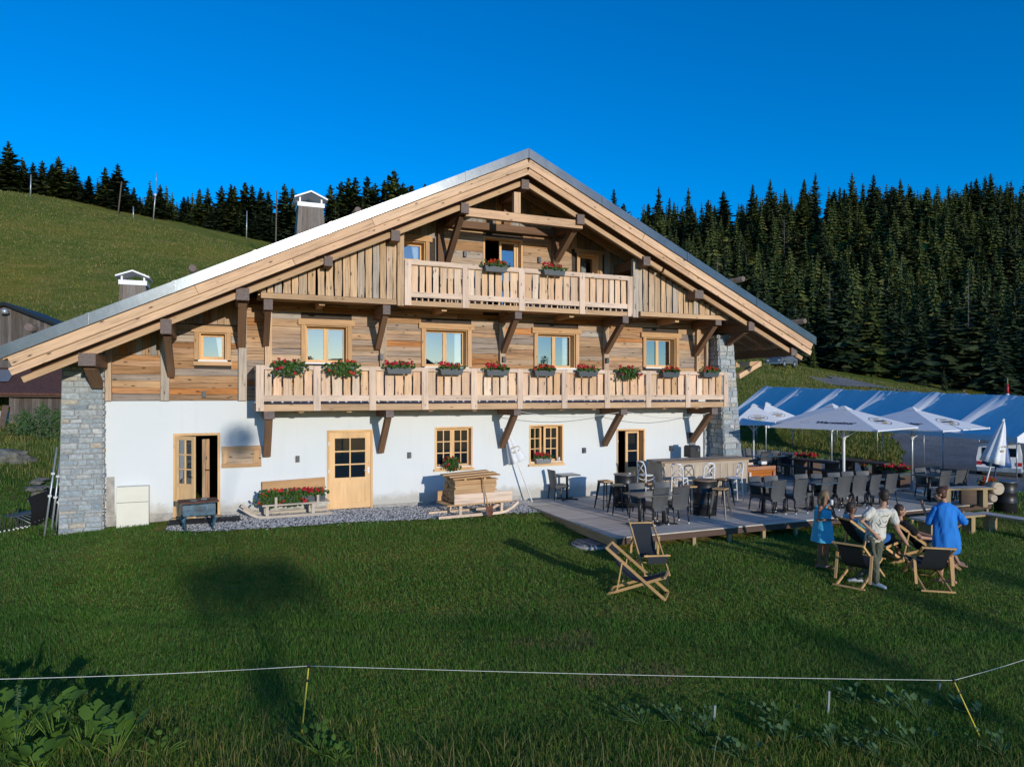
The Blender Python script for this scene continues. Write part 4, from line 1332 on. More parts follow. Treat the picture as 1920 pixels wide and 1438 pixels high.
for px, ytop, kind, L, lab in ((543, 687, 1, .66, 'grey flower box with trailing leafy geraniums at the left end of the lower balcony'),
        (641, 688, 1, .70, 'bushy green flower box under the first large balcony window, half hiding its trough'),
        (748, 690, 0, .64, 'grey box of red geraniums on the lower balcony between the first and second windows'),
        (846, 692, 0, .62, 'grey box of red geraniums under the right half of the second balcony window'),
        (932, 694, 0, .64, 'grey box of red geraniums on the lower balcony below the middle timber post'),
        (1020, 695, 0, .62, 'grey box of red geraniums under the left half of the third balcony window'),
        (1101, 696, 0, .62, 'grey box of red geraniums just right of the third balcony window'),
        (1177, 697, 1, .64, 'green flower box with few blossoms left of the last balcony window'),
        (1256, 698, 0, .60, 'grey box of red geraniums under the right edge of the last balcony window'),
        (1331, 698, 0, .58, 'grey box of red geraniums at the far right end of the lower balcony'),
        (929, 500, 0, .64, 'grey geranium box on the upper balcony in front of the terrace door'),
        (1038, 507, 0, .66, 'grey geranium box on the upper balcony right of the terrace door')):
    flower_box((fx(px, -1.37), -1.37, fz(px, ytop, -1.37)), lab, kind, L)
flower_box((fx(846, -.1), -.08, fz(846, 867, -.1) ), 'grey window box with one bushy green plant on the sill of the left muntin window', 1, .42)
flower_box((fx(1019, -.1), -.06, fz(1019, 859, -.1)), 'grey window box packed with bright red geraniums on the sill of the tilted window', 0, .50, tm='gunmetal')
t = thing('candle_jar', 'small pale candle jar on the sill right of the red window box', 'candle jar', (fx(1048, -.02), -.02, WG2[2] + .07))
MB().lathe([(.03, 0), (.032, .1), (.03, .11)], 12).ob('jar', M['white'], t)

# ---------------------------------------------------------------- double-ended old stove, mat
P = gp(371, 998, .05)
t = thing('old_stove', 'chipped blue enamel stove on curved legs in front of the double door', 'stove', (P.x, P.y + .22, hz(P.x, P.y + .2) + .01), R(8))
g = MB().tube_rings([[(sx * w_ / 2, sy * d_ / 2, z) for sx, sy in ((-1, -1), (1, -1), (1, 1), (-1, 1))] for w_, d_, z in ((.60, .40, .34), (.66, .46, .36), (.68, .47, .50), (.66, .46, .60), (.74, .54, .64))], 0, True, False)
g.ob('body', M['blue_old'], t)
MB().box((0, 0, .655), (.80, .56, .03)).ob('hob', M['rust'], t)
MB().box((-.12, -.1, .685), (.14, .12, .03), rz=.4).box((.13, .03, .69), (.12, .10, .04), rz=-.3).ob('hob_plate', M['gunmetal'], t)
MB().box((.02, -.243, .49), (.24, .02, .14)).ob('oven_door', M['blue_old'], t)
for sx in (-1, 1):
    for sy in (-1, 1):
        MB().tube([(sx * .27, sy * .17, .37), (sx * .32, sy * .21, .27), (sx * .29, sy * .19, .14), (sx * .27, sy * .18, .05), (sx * .31, sy * .21, 0)], [.045, .05, .032, .024, .03], 8).ob('leg', M['blue_old'], t)
t = thing('door_mat', 'charcoal door mat lying on the gravel before the double door', 'mat', (fx(385, -.65), -.62, .125))
MB().box((0, 0, 0), (1.55, .62, .03)).ob('mat', M['mat'], t)

# ---------------------------------------------------------------- sledges
def sledge(name, label, px, py, L, D, rz_, curl, seat_h, runner='sledge'):
    P = gp(px, py, .02)
    t = thing(name, label, 'sledge', (P.x, P.y + D / 2, hz(P.x, P.y + D / 2) + .02), rz_)
    for y in (-D / 2, D / 2):
        pts = []
        for i in range(13):
            u = i / 12
            x = -L / 2 + L * u
            z = .03
            e = (u - .78) / .22 if curl > 0 else (.22 - u) / .22
            if e > 0: z += .24 * e ** 1.7
            pts.append((x, y, z))
        g = MB()
        for a, c in zip(pts, pts[1:]):
            g.bar(a, c, .055, .07)
        g.ob('runner', M[runner], t)
    for x in (-L * .24, L * .28):
        for y in (-D / 2, D / 2):
            MB().box((x, y, (.05 + seat_h) / 2), (.07, .05, seat_h - .05)).ob('upright', M[runner], t)
        board('cross_bar', (x, -D / 2 - .04, seat_h), (x, D / 2 + .04, seat_h), .08, .05, M[runner], t)
    return t
s1 = sledge('flower_sledge', 'bleached wooden sledge used as a flower bench against the white wall', 540, 976, 2.1, .62, R(3), -1, .27)
for i in range(5):
    y = -.30 + i * .14
    board('seat_slat', (-.62, y, .32), (1.0, y, .32), .11, .035, M['sledge'], s1)
board('back_board', (-.55, .38, .62), (1.0, .38, .66), .40, .04, M['stackwood'], s1, up=(0, -1, 0))
for x in (-.30, .70):
    MB().box((x, -.33, .36), (.06, .03, .30)).ob('stake', M['sledge'], s1)
for i, (dx, kind, lab) in enumerate(((-.42, 1, 'leafy geranium trough at the left end of the flower sledge'), (.12, 1, 'geranium trough in the middle of the flower sledge with orange red blossoms'), (.66, 0, 'geranium trough at the right end of the flower sledge with the brightest red blossoms'))):
    p = s1.matrix_basis @ Vector((dx, -.08, .50)) if False else Vector((s1.location.x + dx, s1.location.y - .1 + dx * .05, s1.location.z + .49))
    flower_box(p, lab, kind, .52, R(3), group='geranium troughs on the flower sledge', sc=1.1)
s2 = sledge('wood_sledge', 'low wooden sledge with white runners carrying stacked boards below the left muntin window', 897, 966, 2.25, .72, R(5), 1, .26, 'rail')
for i in range(5):
    board('bed_slat', (-.9, -.32 + i * .16, .31), (.95, -.32 + i * .16, .31), .13, .03, M['stackwood'], s2)
board('side_board', (-.72, -.40, .46), (.92, -.40, .46), .25, .035, M['rail'], s2, up=(0, -1, 0))
board('side_board', (-.86, .40, .46), (.80, .40, .46), .25, .035, M['stackwood'], s2, up=(0, -1, 0))
st = thing('board_stack', 'neat stack of fresh sawn boards lying on the wooden sledge', 'board stack', (s2.location.x - .10, s2.location.y, s2.location.z + .34), R(5))
z = 0.0
for i in range(13):
    h = .045
    for k, y in enumerate((-.24, 0.0, .24)):
        j = random.uniform(-.03, .03)
        board('plank', (-.58 + j, y, z + h / 2), (.62 + j + random.uniform(-.05, .03), y, z + h / 2), .225, h - .006, M['stackwood'], st, jit=.003)
    z += h
for k, y in enumerate((-.33, -.1, .13, .36)):
    board('plank', (-.66, y, z + .05 + .03 * (k % 2)), (.66, y, z + .10 + .03 * (k % 2)), .22, .035, M['stackwood'], st, jit=.006)
for x in (-.3, .25):
    board('batten', (x, -.38, z + .02), (x, .4, z + .02), .06, .04, M['stackwood'], st)
t = thing('shovel', 'old shovel leaning with its rusty blade down against the board stack', 'shovel', (s2.location.x + .22, s2.location.y - .62, s2.location.z))
MB().tube([(-.14, .24, 1.02), (-.06, .10, .45), (-.03, .05, .25)], .017, 8).ob('shaft', M['trim'], t)
g = MB().grid(lambda u, v: ((u - .5) * .20 * (1 if v > .35 else .45 + v * 1.55), .0 + .05 * v + .03 * math.cos((u - .5) * 3), .28 * v), 6, 6)
g.ob('blade', M['rust'], t)

# ---------------------------------------------------------------- deck
DX0, DX1, DY0, DY1, DZ = fx(972, 0) - .1, 20.25, -5.62, -.02, .02
deck = thing('deck', 'large grey timber terrace deck on short posts along the right half of the chalet', 'deck', (0, 0, 0))
nrow = 39
bw = (DY1 - DY0) / nrow
for i in range(nrow):
    y = DY0 + bw * (i + .5)
    x = DX0; first = True
    while x < DX1 - .01:
        L = random.uniform(1.2, 4.2) if first else 4.0
        first = False
        x2 = min(DX1, x + L)
        if DX1 - x2 < .8: x2 = DX1
        board('board', (x + .002, y, DZ - .014), (x2 - .002, y, DZ - .014), bw - .007, .028, M['deck'], deck, share=True)
        x = x2
for y in np.linspace(DY0 + .04, DY1 - .05, 7):
    board('joist', (DX0 + .06, y, DZ - .10), (DX1 - .06, y, DZ - .10), .06, .13, M['bench'], deck)
board('edge_board', (DX0 + .0, DY0, DZ - .12), (DX0 + .0, DY1, DZ - .12), .03, .18, M['trim'], deck)
for yy in (DY0 + .05, DY0 + 1.1, DY0 + 2.6):
    for x in np.arange(DX0 + .07, DX1, 1.02):
        zg = hz(x, yy)
        MB().box((0, 0, (DZ - .03 + zg - .1) / 2), (.09, .07, DZ - .03 - zg + .1)).ob('post', M['post'], deck, (x, yy, 0))

# ---------------------------------------------------------------- chairs, tables, stools
def make_chair():
    t = thing('wicker_chair', 'x', 'chair', (0, 0, 0), 0, 'grey wicker chairs of the terrace')
    MB().box((0, .02, .435), (.45, .44, .05)).box((0, .02, .39), (.43, .42, .05), taper=.97).ob('seat', M['wicker'], t)
    def bk(u, v):
        z = .34 + .56 * v
        w_ = .23 - .03 * (1 - v) * .6
        return ((u - .5) * 2 * w_, -.205 - .10 * max(0, v - .15) ** 1.4 + .03 * (abs(u - .5) * 2) ** 2, z)
    def bk2(u, v):
        p = bk(1 - u, v); return (p[0], p[1] + .035, p[2])
    g = MB().grid(bk, 6, 6).grid(bk2, 6, 6)
    for uu in (0, 1):
        n = 6
        for j in range(n):
            a, c = bk(uu, j / n), bk(uu, (j + 1) / n); a2, c2 = (a[0], a[1] + .035, a[2]), (c[0], c[1] + .035, c[2])
            g.add([a, c, c2, a2], [(0, 1, 2, 3)])
    for i in range(6):
        a, c = bk(i / 6, 1), bk((i + 1) / 6, 1); g.add([a, c, (c[0], c[1] + .035, c[2]), (a[0], a[1] + .035, a[2])], [(0, 1, 2, 3)])
    g.ob('backrest', M['wicker'], t)
    for sx in (-1, 1):
        for sy in (-1, 1):
            x0, y0 = sx * .195, sy * .18
            x1, y1 = sx * .20, (.20 if sy > 0 else -.24)
            l = MB().tube([(x0, y0, .41), (x1, y1, .02)], .017, 6).ob('leg', M['metal_k'], t)
            MB().tube([(x1, y1, .035), (x1, y1 * 1.005, 0)], .019, 6).ob('foot_cap', M['chrome'], l)
    return t
chair0 = make_chair(); _used = []
def chair(p, rz_, label):
    t = chair0 if not _used else copy_tree(chair0)
    _used.append(t)
    t.location = p; t.rotation_euler = (0, 0, rz_ + random.uniform(-.06, .06)); t['label'] = label
    return t
def feet(px, py, Z=DZ, back=.22):      # chair whose near feet stand at the pixel
    p = gp(px, py, Z); return Vector((p.x, p.y + back, Z))
def top(px, py, h=.90, Z=DZ, dy=-.25):        # chair whose back top shows at the pixel
    p = gp(px, py, Z + h); return Vector((p.x, p.y + dy, Z))
def make_table(w_, d_, label, p, rz_=0, mat='slate', grp='dark pedestal tables of the terrace'):
    t = thing('pedestal_table', label, 'table', p, rz_, grp)
    MB().box((0, 0, .735), (w_, d_, .03)).ob('table_top', M[mat], t)
    for x in ((0,) if w_ < 1 else (-w_ * .28, w_ * .28)):
        MB().tube([(x, 0, .72), (x, 0, .03)], .038, 10).ob('column', M['metal_k'], t)
        MB().bar((x - .26, -.2, .025), (x + .26, .2, .025), .05, .035).bar((x - .26, .2, .027), (x + .26, -.2, .027), .05, .035).ob('foot', M['metal_k'], t)
    return t
# lone table by the wall
# bare cable draped under the lower balcony
t = thing('cable', 'thin pale cable drooping under the right half of the lower balcony', 'cable', (0, 0, 0))
for (a, b_), dip in (((976, 1168), 10), ((1176, 1338), 12)):
    MB().tube([Vector((fx(a + (b_ - a) * i / 12, -1.15), -1.15, fz(a + (b_ - a) * i / 12, 772 + dip * math.sin(math.pi * i / 12), -1.15))) for i in range(13)], .008, 5).ob('strand', M['wire'], t)
c = gp(1059, 889, .75)
make_table(.62, .55, 'small square bistro table standing alone against the white wall', (c.x, min(c.y, -.42), DZ))
chair((feet(1036, 935).x + .05, -.42, DZ), R(-90), 'wicker chair seen from the side at the lone bistro table by the wall')
# table A
c = gp(1222, 925, .77)
make_table(1.15, .72, 'dark table nearest the deck corner, between the black barrels', (c.x, c.y, DZ), R(-3))
chair(feet(1239, 985), R(4), 'wicker chair, back to the lawn, left one at the deck corner table')
chair(feet(1278, 982), R(-3), 'wicker chair, back to the lawn, right one at the deck corner table')
chair(top(1192, 906), R(176), 'wicker chair facing the lawn, left one at the deck corner table')
chair(top(1240, 904), R(183), 'wicker chair facing the lawn, right one at the deck corner table')
# long row
for i, (px, py) in enumerate(((1461, 965), (1502, 963), (1552, 957), (1584, 956), (1614, 953), (1641, 951), (1672, 948))):
    chair(feet(px, py), R(random.uniform(-4, 4)), 'wicker chair, back to the lawn, %s along the long blue table row' % ('first from the left', 'second from the left', 'third from the left', 'middle one', 'third from the right', 'second from the right', 'last on the right')[i])
for i, (px, py) in enumerate(((1415, 893), (1443, 892), (1500, 889), (1530, 888), (1561, 886), (1587, 884), (1614, 883))):
    chair(top(px, py), R(180 + random.uniform(-4, 4)), 'wicker chair facing the lawn, %s behind the long blue table row' % ('first from the left', 'second from the left', 'third from the left', 'middle one', 'third from the right', 'second from the right', 'last on the right')[i])
M['table_blue'] = plain('blue_reflecting_table_top', (.05, .09, .13), .15, var=.1, spec=.8)
for px, py, w_, lab in ((1452, 907, 1.25, 'left table of the long row with a bluish shiny top'), (1542, 902, 1.25, 'middle table of the long row with a bluish shiny top'), (1614, 897, 1.5, 'right table of the long row with a bluish shiny top')):
    c = gp(px, py, .77); make_table(w_, .72, lab, (c.x, c.y, DZ), 0, 'table_blue')
# right table
c = gp(1757, 890, .77)
make_table(1.15, .72, 'dark table at the right end of the deck by the parasol pole', (c.x, c.y, DZ))
chair(feet(1773, 940), 0, 'wicker chair with its back to the lawn, left one at the right end table')
chair(feet(1805, 938), R(-8), 'wicker chair with its back to the lawn, right one at the right end table')
chair(top(1723, 877), R(180), 'wicker chair facing the lawn, left one at the right end table')
chair(top(1751, 875), R(184), 'wicker chair facing the lawn, right one at the right end table')
# far group beside the stone pier
for i, (px, py) in enumerate(((1436, 850), (1459, 848), (1484, 847))):
    p = top(px, py, .9, -.2, .25); p.z = hz(p.x, p.y) + .01
    chair(p, R((0, -4, -50)[i]), 'far wicker chair behind the orange bench, %s' % ('seen from behind on the left', 'seen from behind in the middle', 'turned sideways on the right')[i])
for i, (px, py) in enumerate(((1399, 842), (1425, 842), (1452, 841))):
    p = top(px, py, .9, -.2, -.25); p.z = hz(p.x, p.y) + .01
    chair(p, R(180), 'farthest wicker chair by the stone pier facing the lawn, %s' % ('nearest the pier', 'between the two white parasol poles', 'right of the thin parasol pole')[i])
c = gp(1440, 856, .55)
make_table(1.6, .72, 'farthest dark table beside the stone pier behind the orange bench', (c.x, c.y, hz(c.x, c.y) + .01), 0, 'table_blue')

# barrels and stools
def barrel(px, py, Z, label, topm):
    p = gp(px, py, Z)
    t = thing('barrel', label, 'barrel', (p.x, p.y + .29, Z), 0, 'black steel barrels used as bar tables')
    g = MB().lathe([(.27, 0), (.285, .01), (.285, .28), (.298, .295), (.298, .31), (.285, .325), (.285, .57), (.298, .585), (.298, .60), (.285, .615), (.285, .87), (.292, .885)], 28)
    g.ob('drum', M['metal_k'], t)
    MB().lathe([(.31, .886), (.31, .91)], 28).ob('barrel_top', M[topm], t)
    return t
b1 = barrel(1182, 953, DZ, 'black barrel table in front of the open terrace entrance', 'gunmetal')
b2 = barrel(1334, 968, DZ, 'black barrel table between two wooden topped stools in front of the bar', 'bartop')
P = hit(1905, 962)
b3 = barrel(1905, 962, P.z, 'black barrel standing on the grass at the right edge of the deck', 'gunmetal')
t = thing('ashtray', 'tiny pale ashtray on the barrel by the terrace entrance', 'ashtray', (b1.location.x + .1, b1.location.y - .08, DZ + .912))
MB().lathe([(.03, 0), (.04, .03), (.025, .025)], 10).ob('bowl', M['white'], t)
def make_stool():
    t = thing('bar_stool', 'x', 'stool', (0, 0, 0), 0, 'black metal bar stools with wooden seats')
    MB().box((0, 0, .745), (.31, .31, .03)).ob('seat', M['stackwood'], t)
    MB().box((0, 0, .715), (.30, .30, .03)).ob('seat_frame', M['metal_k'], t)
    for sx in (-1, 1):
        for sy in (-1, 1):
            MB().bar((sx * .12, sy * .12, .71), (sx * .21, sy * .21, 0), .075, .028, up=(sx, -sy, 0), w1=.03, h1=.02).ob('leg', M['metal_k'], t)
    g = MB()
    q = .185
    for a, c in (((-q, -q), (q, -q)), ((q, -q), (q, q)), ((q, q), (-q, q)), ((-q, q), (-q, -q))):
        g.bar((*a, .26), (*c, .26), .02, .012)
    g.ob('foot_ring', M['metal_k'], t)
    return t
st0 = make_stool()
for i, (px, py, lab) in enumerate(((1142, 955, 'bar stool left of the barrel by the terrace entrance'), (1166, 965, 'bar stool in front of the barrel by the terrace entrance'), (1215, 962, 'bar stool right of the barrel by the terrace entrance'),
        (1302, 968, 'bar stool left of the barrel in front of the bar'), (1361, 974, 'bar stool right of the barrel in front of the bar'), (1366, 950, 'bar stool behind the barrel in front of the bar'))):
    s = st0 if i == 0 else copy_tree(st0)
    p = gp(px, py, DZ); s.location = (p.x, p.y + .2, DZ); s.rotation_euler = (0, 0, R((5, -12, 20, 3, 30, 15)[i])); s['label'] = lab
# white cross-back bar chairs
def make_barchair():
    t = thing('bar_chair', 'x', 'chair', (0, 0, 0), 0, 'white cross back bar chairs at the counter')
    W = M['metal_w']
    MB().lathe([(.19, .64), (.205, .655), (.20, .675)], 16).ob('seat', W, t)
    for sx in (-1, 1):
        MB().tube([(sx * .15, .14, .65), (sx * .19, .19, 0)], .017, 8).ob('leg', W, t)
        MB().tube([(sx * .19, -.21, 0), (sx * .165, -.16, .66), (sx * .17, -.19, .90), (sx * .13, -.23, 1.04)], .017, 8).ob('leg', W, t)
        MB().tube([(sx * .17, .165, .60), (sx * .13, .1, .54), (sx * .10, -.02, .50), (sx * .13, -.12, .54), (sx * .17, -.18, .60)], .010, 6).ob('arch_brace', W, t)
    MB().tube([(-.13, -.23, 1.04), (0, -.25, 1.06), (.13, -.23, 1.04)], .022, 8).ob('top_rail', W, t)
    MB().tube([(-.165, -.17, .70), (0, -.215, .86), (.15, -.23, 1.01)], .012, 6).tube([(.165, -.17, .70), (0, -.21, .86), (-.15, -.23, 1.01)], .012, 6).ob('cross', W, t)
    MB().tube([(-.18, .18, .25), (.18, .18, .25)], .011, 6).tube([(-.18, -.19, .22), (.18, -.19, .22)], .011, 6).tube([(-.185, .18, .3), (-.185, -.19, .3)], .011, 6).tube([(.185, .18, .3), (.185, -.19, .3)], .011, 6).ob('foot_rest', W, t)
    return t
bc0 = make_barchair()
for i, (px, py, rz_, lab) in enumerate(((1219, 935, -82, 'white bar chair at the left end of the counter seen from the side'), (1283, 942, -60, 'white bar chair, second along the counter, angled right with a cross back'),
        (1331, 940, -5, 'white bar chair with its cross back to the lawn behind the barrel'), (1384, 942, 75, 'white bar chair at the right end of the counter turned left'))):
    s = bc0 if i == 0 else copy_tree(bc0)
    p = gp(px, py, DZ); s.location = (p.x, p.y + .2, DZ); s.rotation_euler = (0, 0, R(rz_)); s['label'] = lab; s.scale = (1.05,) * 3
# bar counter
cx0, cx1 = 11.85, 15.0
bar_ = thing('bar_counter', 'rustic outdoor bar counter clad in upright pale boards under the last bracket', 'bar counter', (0, 0, DZ))
yF, yB = -1.5, -.85
x = cx0
while x < cx1 - .02:
    w_ = min(random.uniform(.2, .34), cx1 - x)
    board('front_board', (x + w_ / 2, yF, .01), (x + w_ / 2, yF, 1.06), w_ - .012, .03, M['barfront'], bar_, up=(0, -1, 0), jit=.004, segs=2)
    x += w_
y = yF + .02
while y < yB - .02:
    board('side_board', (cx0 + .0, y + .1, .01), (cx0 + .0, y + .1, 1.06), .19, .03, M['barfront'], bar_, up=(-1, 0, 0), jit=.003); y += .2
for y in (yF + .06, (yF + yB) / 2, yB - .06):
    board('top_board', (cx0 - .12, y, 1.095), (cx1 + .12, y, 1.095), .255, .065, M['bartop'], bar_, jit=.006, segs=4)
board('top_rail_board', (cx0 + .02, yF - .03, 1.02), (cx1, yF - .03, 1.02), .03, .09, M['barfront'], bar_)
P = gp(1297, 857, 1.1)
t = thing('beer_dispenser', 'black beer dispenser standing on the bar by the wall', 'beer dispenser', (fx(1297, -.7), -.72, DZ + 1.13))
g = MB().tube_rings([[(sx * .19 * s, sy * .17 * s, z) for sx, sy in ((-1, -1), (1, -1), (1, 1), (-1, 1))] for s, z in ((1, 0), (1.0, .32), (.86, .37))], 0, True, False); g.ob('housing', M['darkplastic'], t)
MB().tube([(.05, -.18, .28), (.05, -.26, .28), (.05, -.26, .2)], .014, 8).ob('tap', M['galv'], t)
MB().box((0, 0, .42), (.2, .08, .07)).ob('badge', M['gunmetal'], t)
# orange bench with its back to the lawn
P = gp(1428, 895, .40)
t = thing('orange_bench', 'varnished orange plank bench with its back to the lawn right of the bar', 'bench', (P.x, P.y, DZ - .02), R(2))
for i in range(3):
    board('back_board', (-.62, 0, .47 + .12 * i), (.60, 0, .47 + .12 * i), .112, .04, M['orange'], t, up=(0, -1, 0), jit=.004)
board('seat_board', (-.62, .28, .44), (.60, .28, .44), .42, .05, M['orange'], t)
for x in (-.55, .48):
    MB().box((x, -.04, .30), (.08, .07, .60)).box((x, .42, .2), (.08, .07, .42)).ob('leg', M['orange'], t)
t2 = thing('menu_holder', 'pale pink menu box on the orange bench, left end', 'menu box', (P.x - .42, P.y + .2, DZ + .80)); MB().box((0, 0, .03), (.34, .16, .07)).ob('box', M['rail'], t2)
MB().box((0, 0, -.17), (.3, .14, .33)).ob('box_stand', M['bench'], t2)
t2 = thing('napkin_box', 'white napkin box on the orange bench, right end', 'napkin box', (P.x + .22, P.y + .2, DZ + .80)); MB().box((0, 0, .04), (.22, .16, .09)).ob('box', M['white'], t2)
MB().box((0, 0, -.17), (.2, .14, .33)).ob('box_stand', M['bench'], t2)
# long dark tables and benches at the back of the terrace
def slab_table(p0, p1, hgt, wid, label, name, cat, grp):
    a, c = Vector(p0), Vector(p1)
    L = (c - a).length; ang = math.atan2(c.y - a.y, c.x - a.x)
    m_ = (a + c) / 2
    zg = hz(m_.x, m_.y) if m_.y > -.5 else (DZ if m_.y > DY0 else hz(m_.x, m_.y))
    t = thing(name, label, cat, (m_.x, m_.y, zg), ang, grp)
    n = 3 if wid > .5 else 2
    for i in range(n):
        y = -wid / 2 + wid * (i + .5) / n
        board('top_board', (-L / 2, y, hgt - .025), (L / 2, y, hgt - .025), wid / n - .01, .05, M['bench'], t)
    for x in (-L * .36, L * .36):
        MB().box((x, 0, (hgt - .05) / 2), (.09, wid * .8, hgt - .05)).ob('leg', M['bench'], t)
    return t
G_ = 'long dark plank tables behind the parasol'
slab_table(gp(1490, 861, .5), gp(1572, 871, .5), .74, .75, 'long dark plank table left of the white parasol pole', 'plank_table', 'table', G_)
slab_table(gp(1578, 872, .5), gp(1662, 883, .5), .74, .75, 'long dark plank table right of the white parasol pole', 'plank_table', 'table', G_)
G_ = 'long dark plank benches behind the parasol'
slab_table(gp(1463, 876, .2), gp(1562, 891, .2), .44, .3, 'brown plank bench leading from the orange bench towards the parasol pole', 'plank_bench', 'bench', G_)
slab_table(gp(1570, 892, .2), gp(1690, 912, .2), .44, .3, 'brown plank bench behind the long row of chairs, right half', 'plank_bench', 'bench', G_)
slab_table(gp(1500, 868, .2), gp(1660, 887, .2), .42, .3, 'dark plank bench between the long tables and the gravel', 'plank_bench', 'bench', G_)
for px, py, lab, L in ((1505, 857, 'red flower trough on the far plank table, left end', .7), (1530, 859, 'red flower trough on the far plank table, right of the others', .6), (1626, 872, 'small red flower trough behind the right plank table', .5), (1672, 880, 'full dark red flower trough left of the right parasol pole', .8), (1694, 884, 'sparse flower trough touching the right parasol pole', .6), (1850, 906, 'dark red flower pot below the closed parasols', .5)):
    p = gp(px, py, .55)
    zg = (hz(p.x, p.y) if p.y > -.5 else DZ)
    f = flower_box((p.x, p.y, .55), lab, 0, L, 0, group='red flower troughs at the back of the terrace', sc=1.1)
    MB().box((0, 0, (zg - .55) / 2 - .07), (L * .8, .15, .55 - zg - .14)).ob('stand', M['bench'], f)
# benches on the lawn edge at the right
def log_bench(label, p0, p1, hgt, grp, Z=None):
    a, c = Vector(p0), Vector(p1)
    L = (c - a).length; ang = math.atan2(c.y - a.y, c.x - a.x); m_ = (a + c) / 2
    z = hz(m_.x, m_.y) if Z is None else Z
    t = thing('slab_bench', label, 'bench', (m_.x, m_.y, z), ang, grp)
    board('seat', (-L / 2, 0, hgt), (L / 2, 0, hgt), .40, .05, M['deck'], t, jit=.006, segs=3)
    board('seat_edge', (-L / 2, -.21, hgt), (L / 2, -.21, hgt), .02, .05, M['post'], t, jit=.003)
    for x in (-L * .32, L * .34):
        MB().box((x, .02, hgt / 2 - .02), (.14, .34, hgt)).ob('leg', M['post'], t)
    return t
log_bench('thick plank bench on the grass just below the deck edge behind the blue dress', gp(1718, 972, .08), gp(1832, 962, .08), .44, 'plank benches at the lower deck edge')
log_bench('dark plank bench on the grass running out of the right edge of the photo', gp(1836, 958, .08), gp(1955, 976, .08), .44, 'plank benches at the lower deck edge')
lb = log_bench('plank bench with round log slices standing on the right end of the deck', gp(1752, 916, .52), gp(1856, 914, .52), .50, 'plank benches at the lower deck edge', DZ)
for x, z, r_, yy in ((1.02, .48, .17, -.1), (.86, .22, .10, -.12)):
    g = MB().tube([(x, yy - .02, z), (x, yy + .3, z)], r_, 18); g.ob('log_slice', M['barfront'], lb)
MB().box((.35, .05, .26), (.75, .1, .44)).ob('side_panel', M['bench'], lb)

# ---------------------------------------------------------------- parasols
def text_mesh(s, size, shear=.0, extr=.002, bold=.0):
    cu = bpy.data.curves.new('text', 'FONT'); cu.body = s; cu.size = size; cu.align_x = 'CENTER'; cu.align_y = 'CENTER'; cu.shear = shear; cu.extrude = extr; cu.offset = bold
    cu.resolution_u = 3
    o = bpy.data.objects.new('text', cu); COL.objects.link(o)
    dg = bpy.context.evaluated_depsgraph_get()
    me = bpy.data.meshes.new_from_object(o.evaluated_get(dg))
    bpy.data.objects.remove(o); bpy.data.curves.remove(cu)
    return me
TXT_BIG = text_mesh('Warsteiner', .36, .25, .002, .008); TXT_BIG.materials.clear(); TXT_BIG.materials.append(M['ink'])
TXT_SML = text_mesh('WARSTEINER', .125, 0, .002, .004); TXT_SML.materials.clear(); TXT_SML.materials.append(M['ink'])
def ring_mesh(a, b_, w_):
    g = MB(); n = 40
    for k in range(n):
        t0, t1 = 2 * math.pi * k / n, 2 * math.pi * (k + 1) / n
        g.add([(a * math.cos(t0), b_ * math.sin(t0), 0), (a * math.cos(t1), b_ * math.sin(t1), 0), ((a - w_) * math.cos(t1), (b_ - w_) * math.sin(t1), 0), ((a - w_) * math.cos(t0), (b_ - w_) * math.sin(t0), 0)], [(0, 1, 2, 3)])
    return g.mesh('logo_ring', M['ink'])
RING = ring_mesh(.52, .27, .022)
def crown_mesh():
    g = MB()
    g.add([(-.16, -.19, 0), (.16, -.19, 0), (.2, -.07, 0), (.09, -.10, 0), (0, -.06, 0), (-.09, -.10, 0), (-.2, -.07, 0)], [tuple(range(7))])
    for k in range(5):
        x = -.16 + .08 * k
        g.add([(x - .02, .10, 0), (x + .02, .10, 0), (x + .03, .15, 0), (x, .18, 0), (x - .03, .15, 0)], [tuple(range(5))])
    return g.mesh('logo_crown', M['gold'])
CROWN = crown_mesh()
def decal(name, me, frame, parent, off=.0, sc=1.0):
    O, x, y, n = frame
    o = bpy.data.objects.new(name, me)
    m4 = Matrix((x * sc, y * sc, n)).transposed().to_4x4(); m4.translation = O + n * (.006 + off)
    o.matrix_basis = m4
    return link(o, parent)
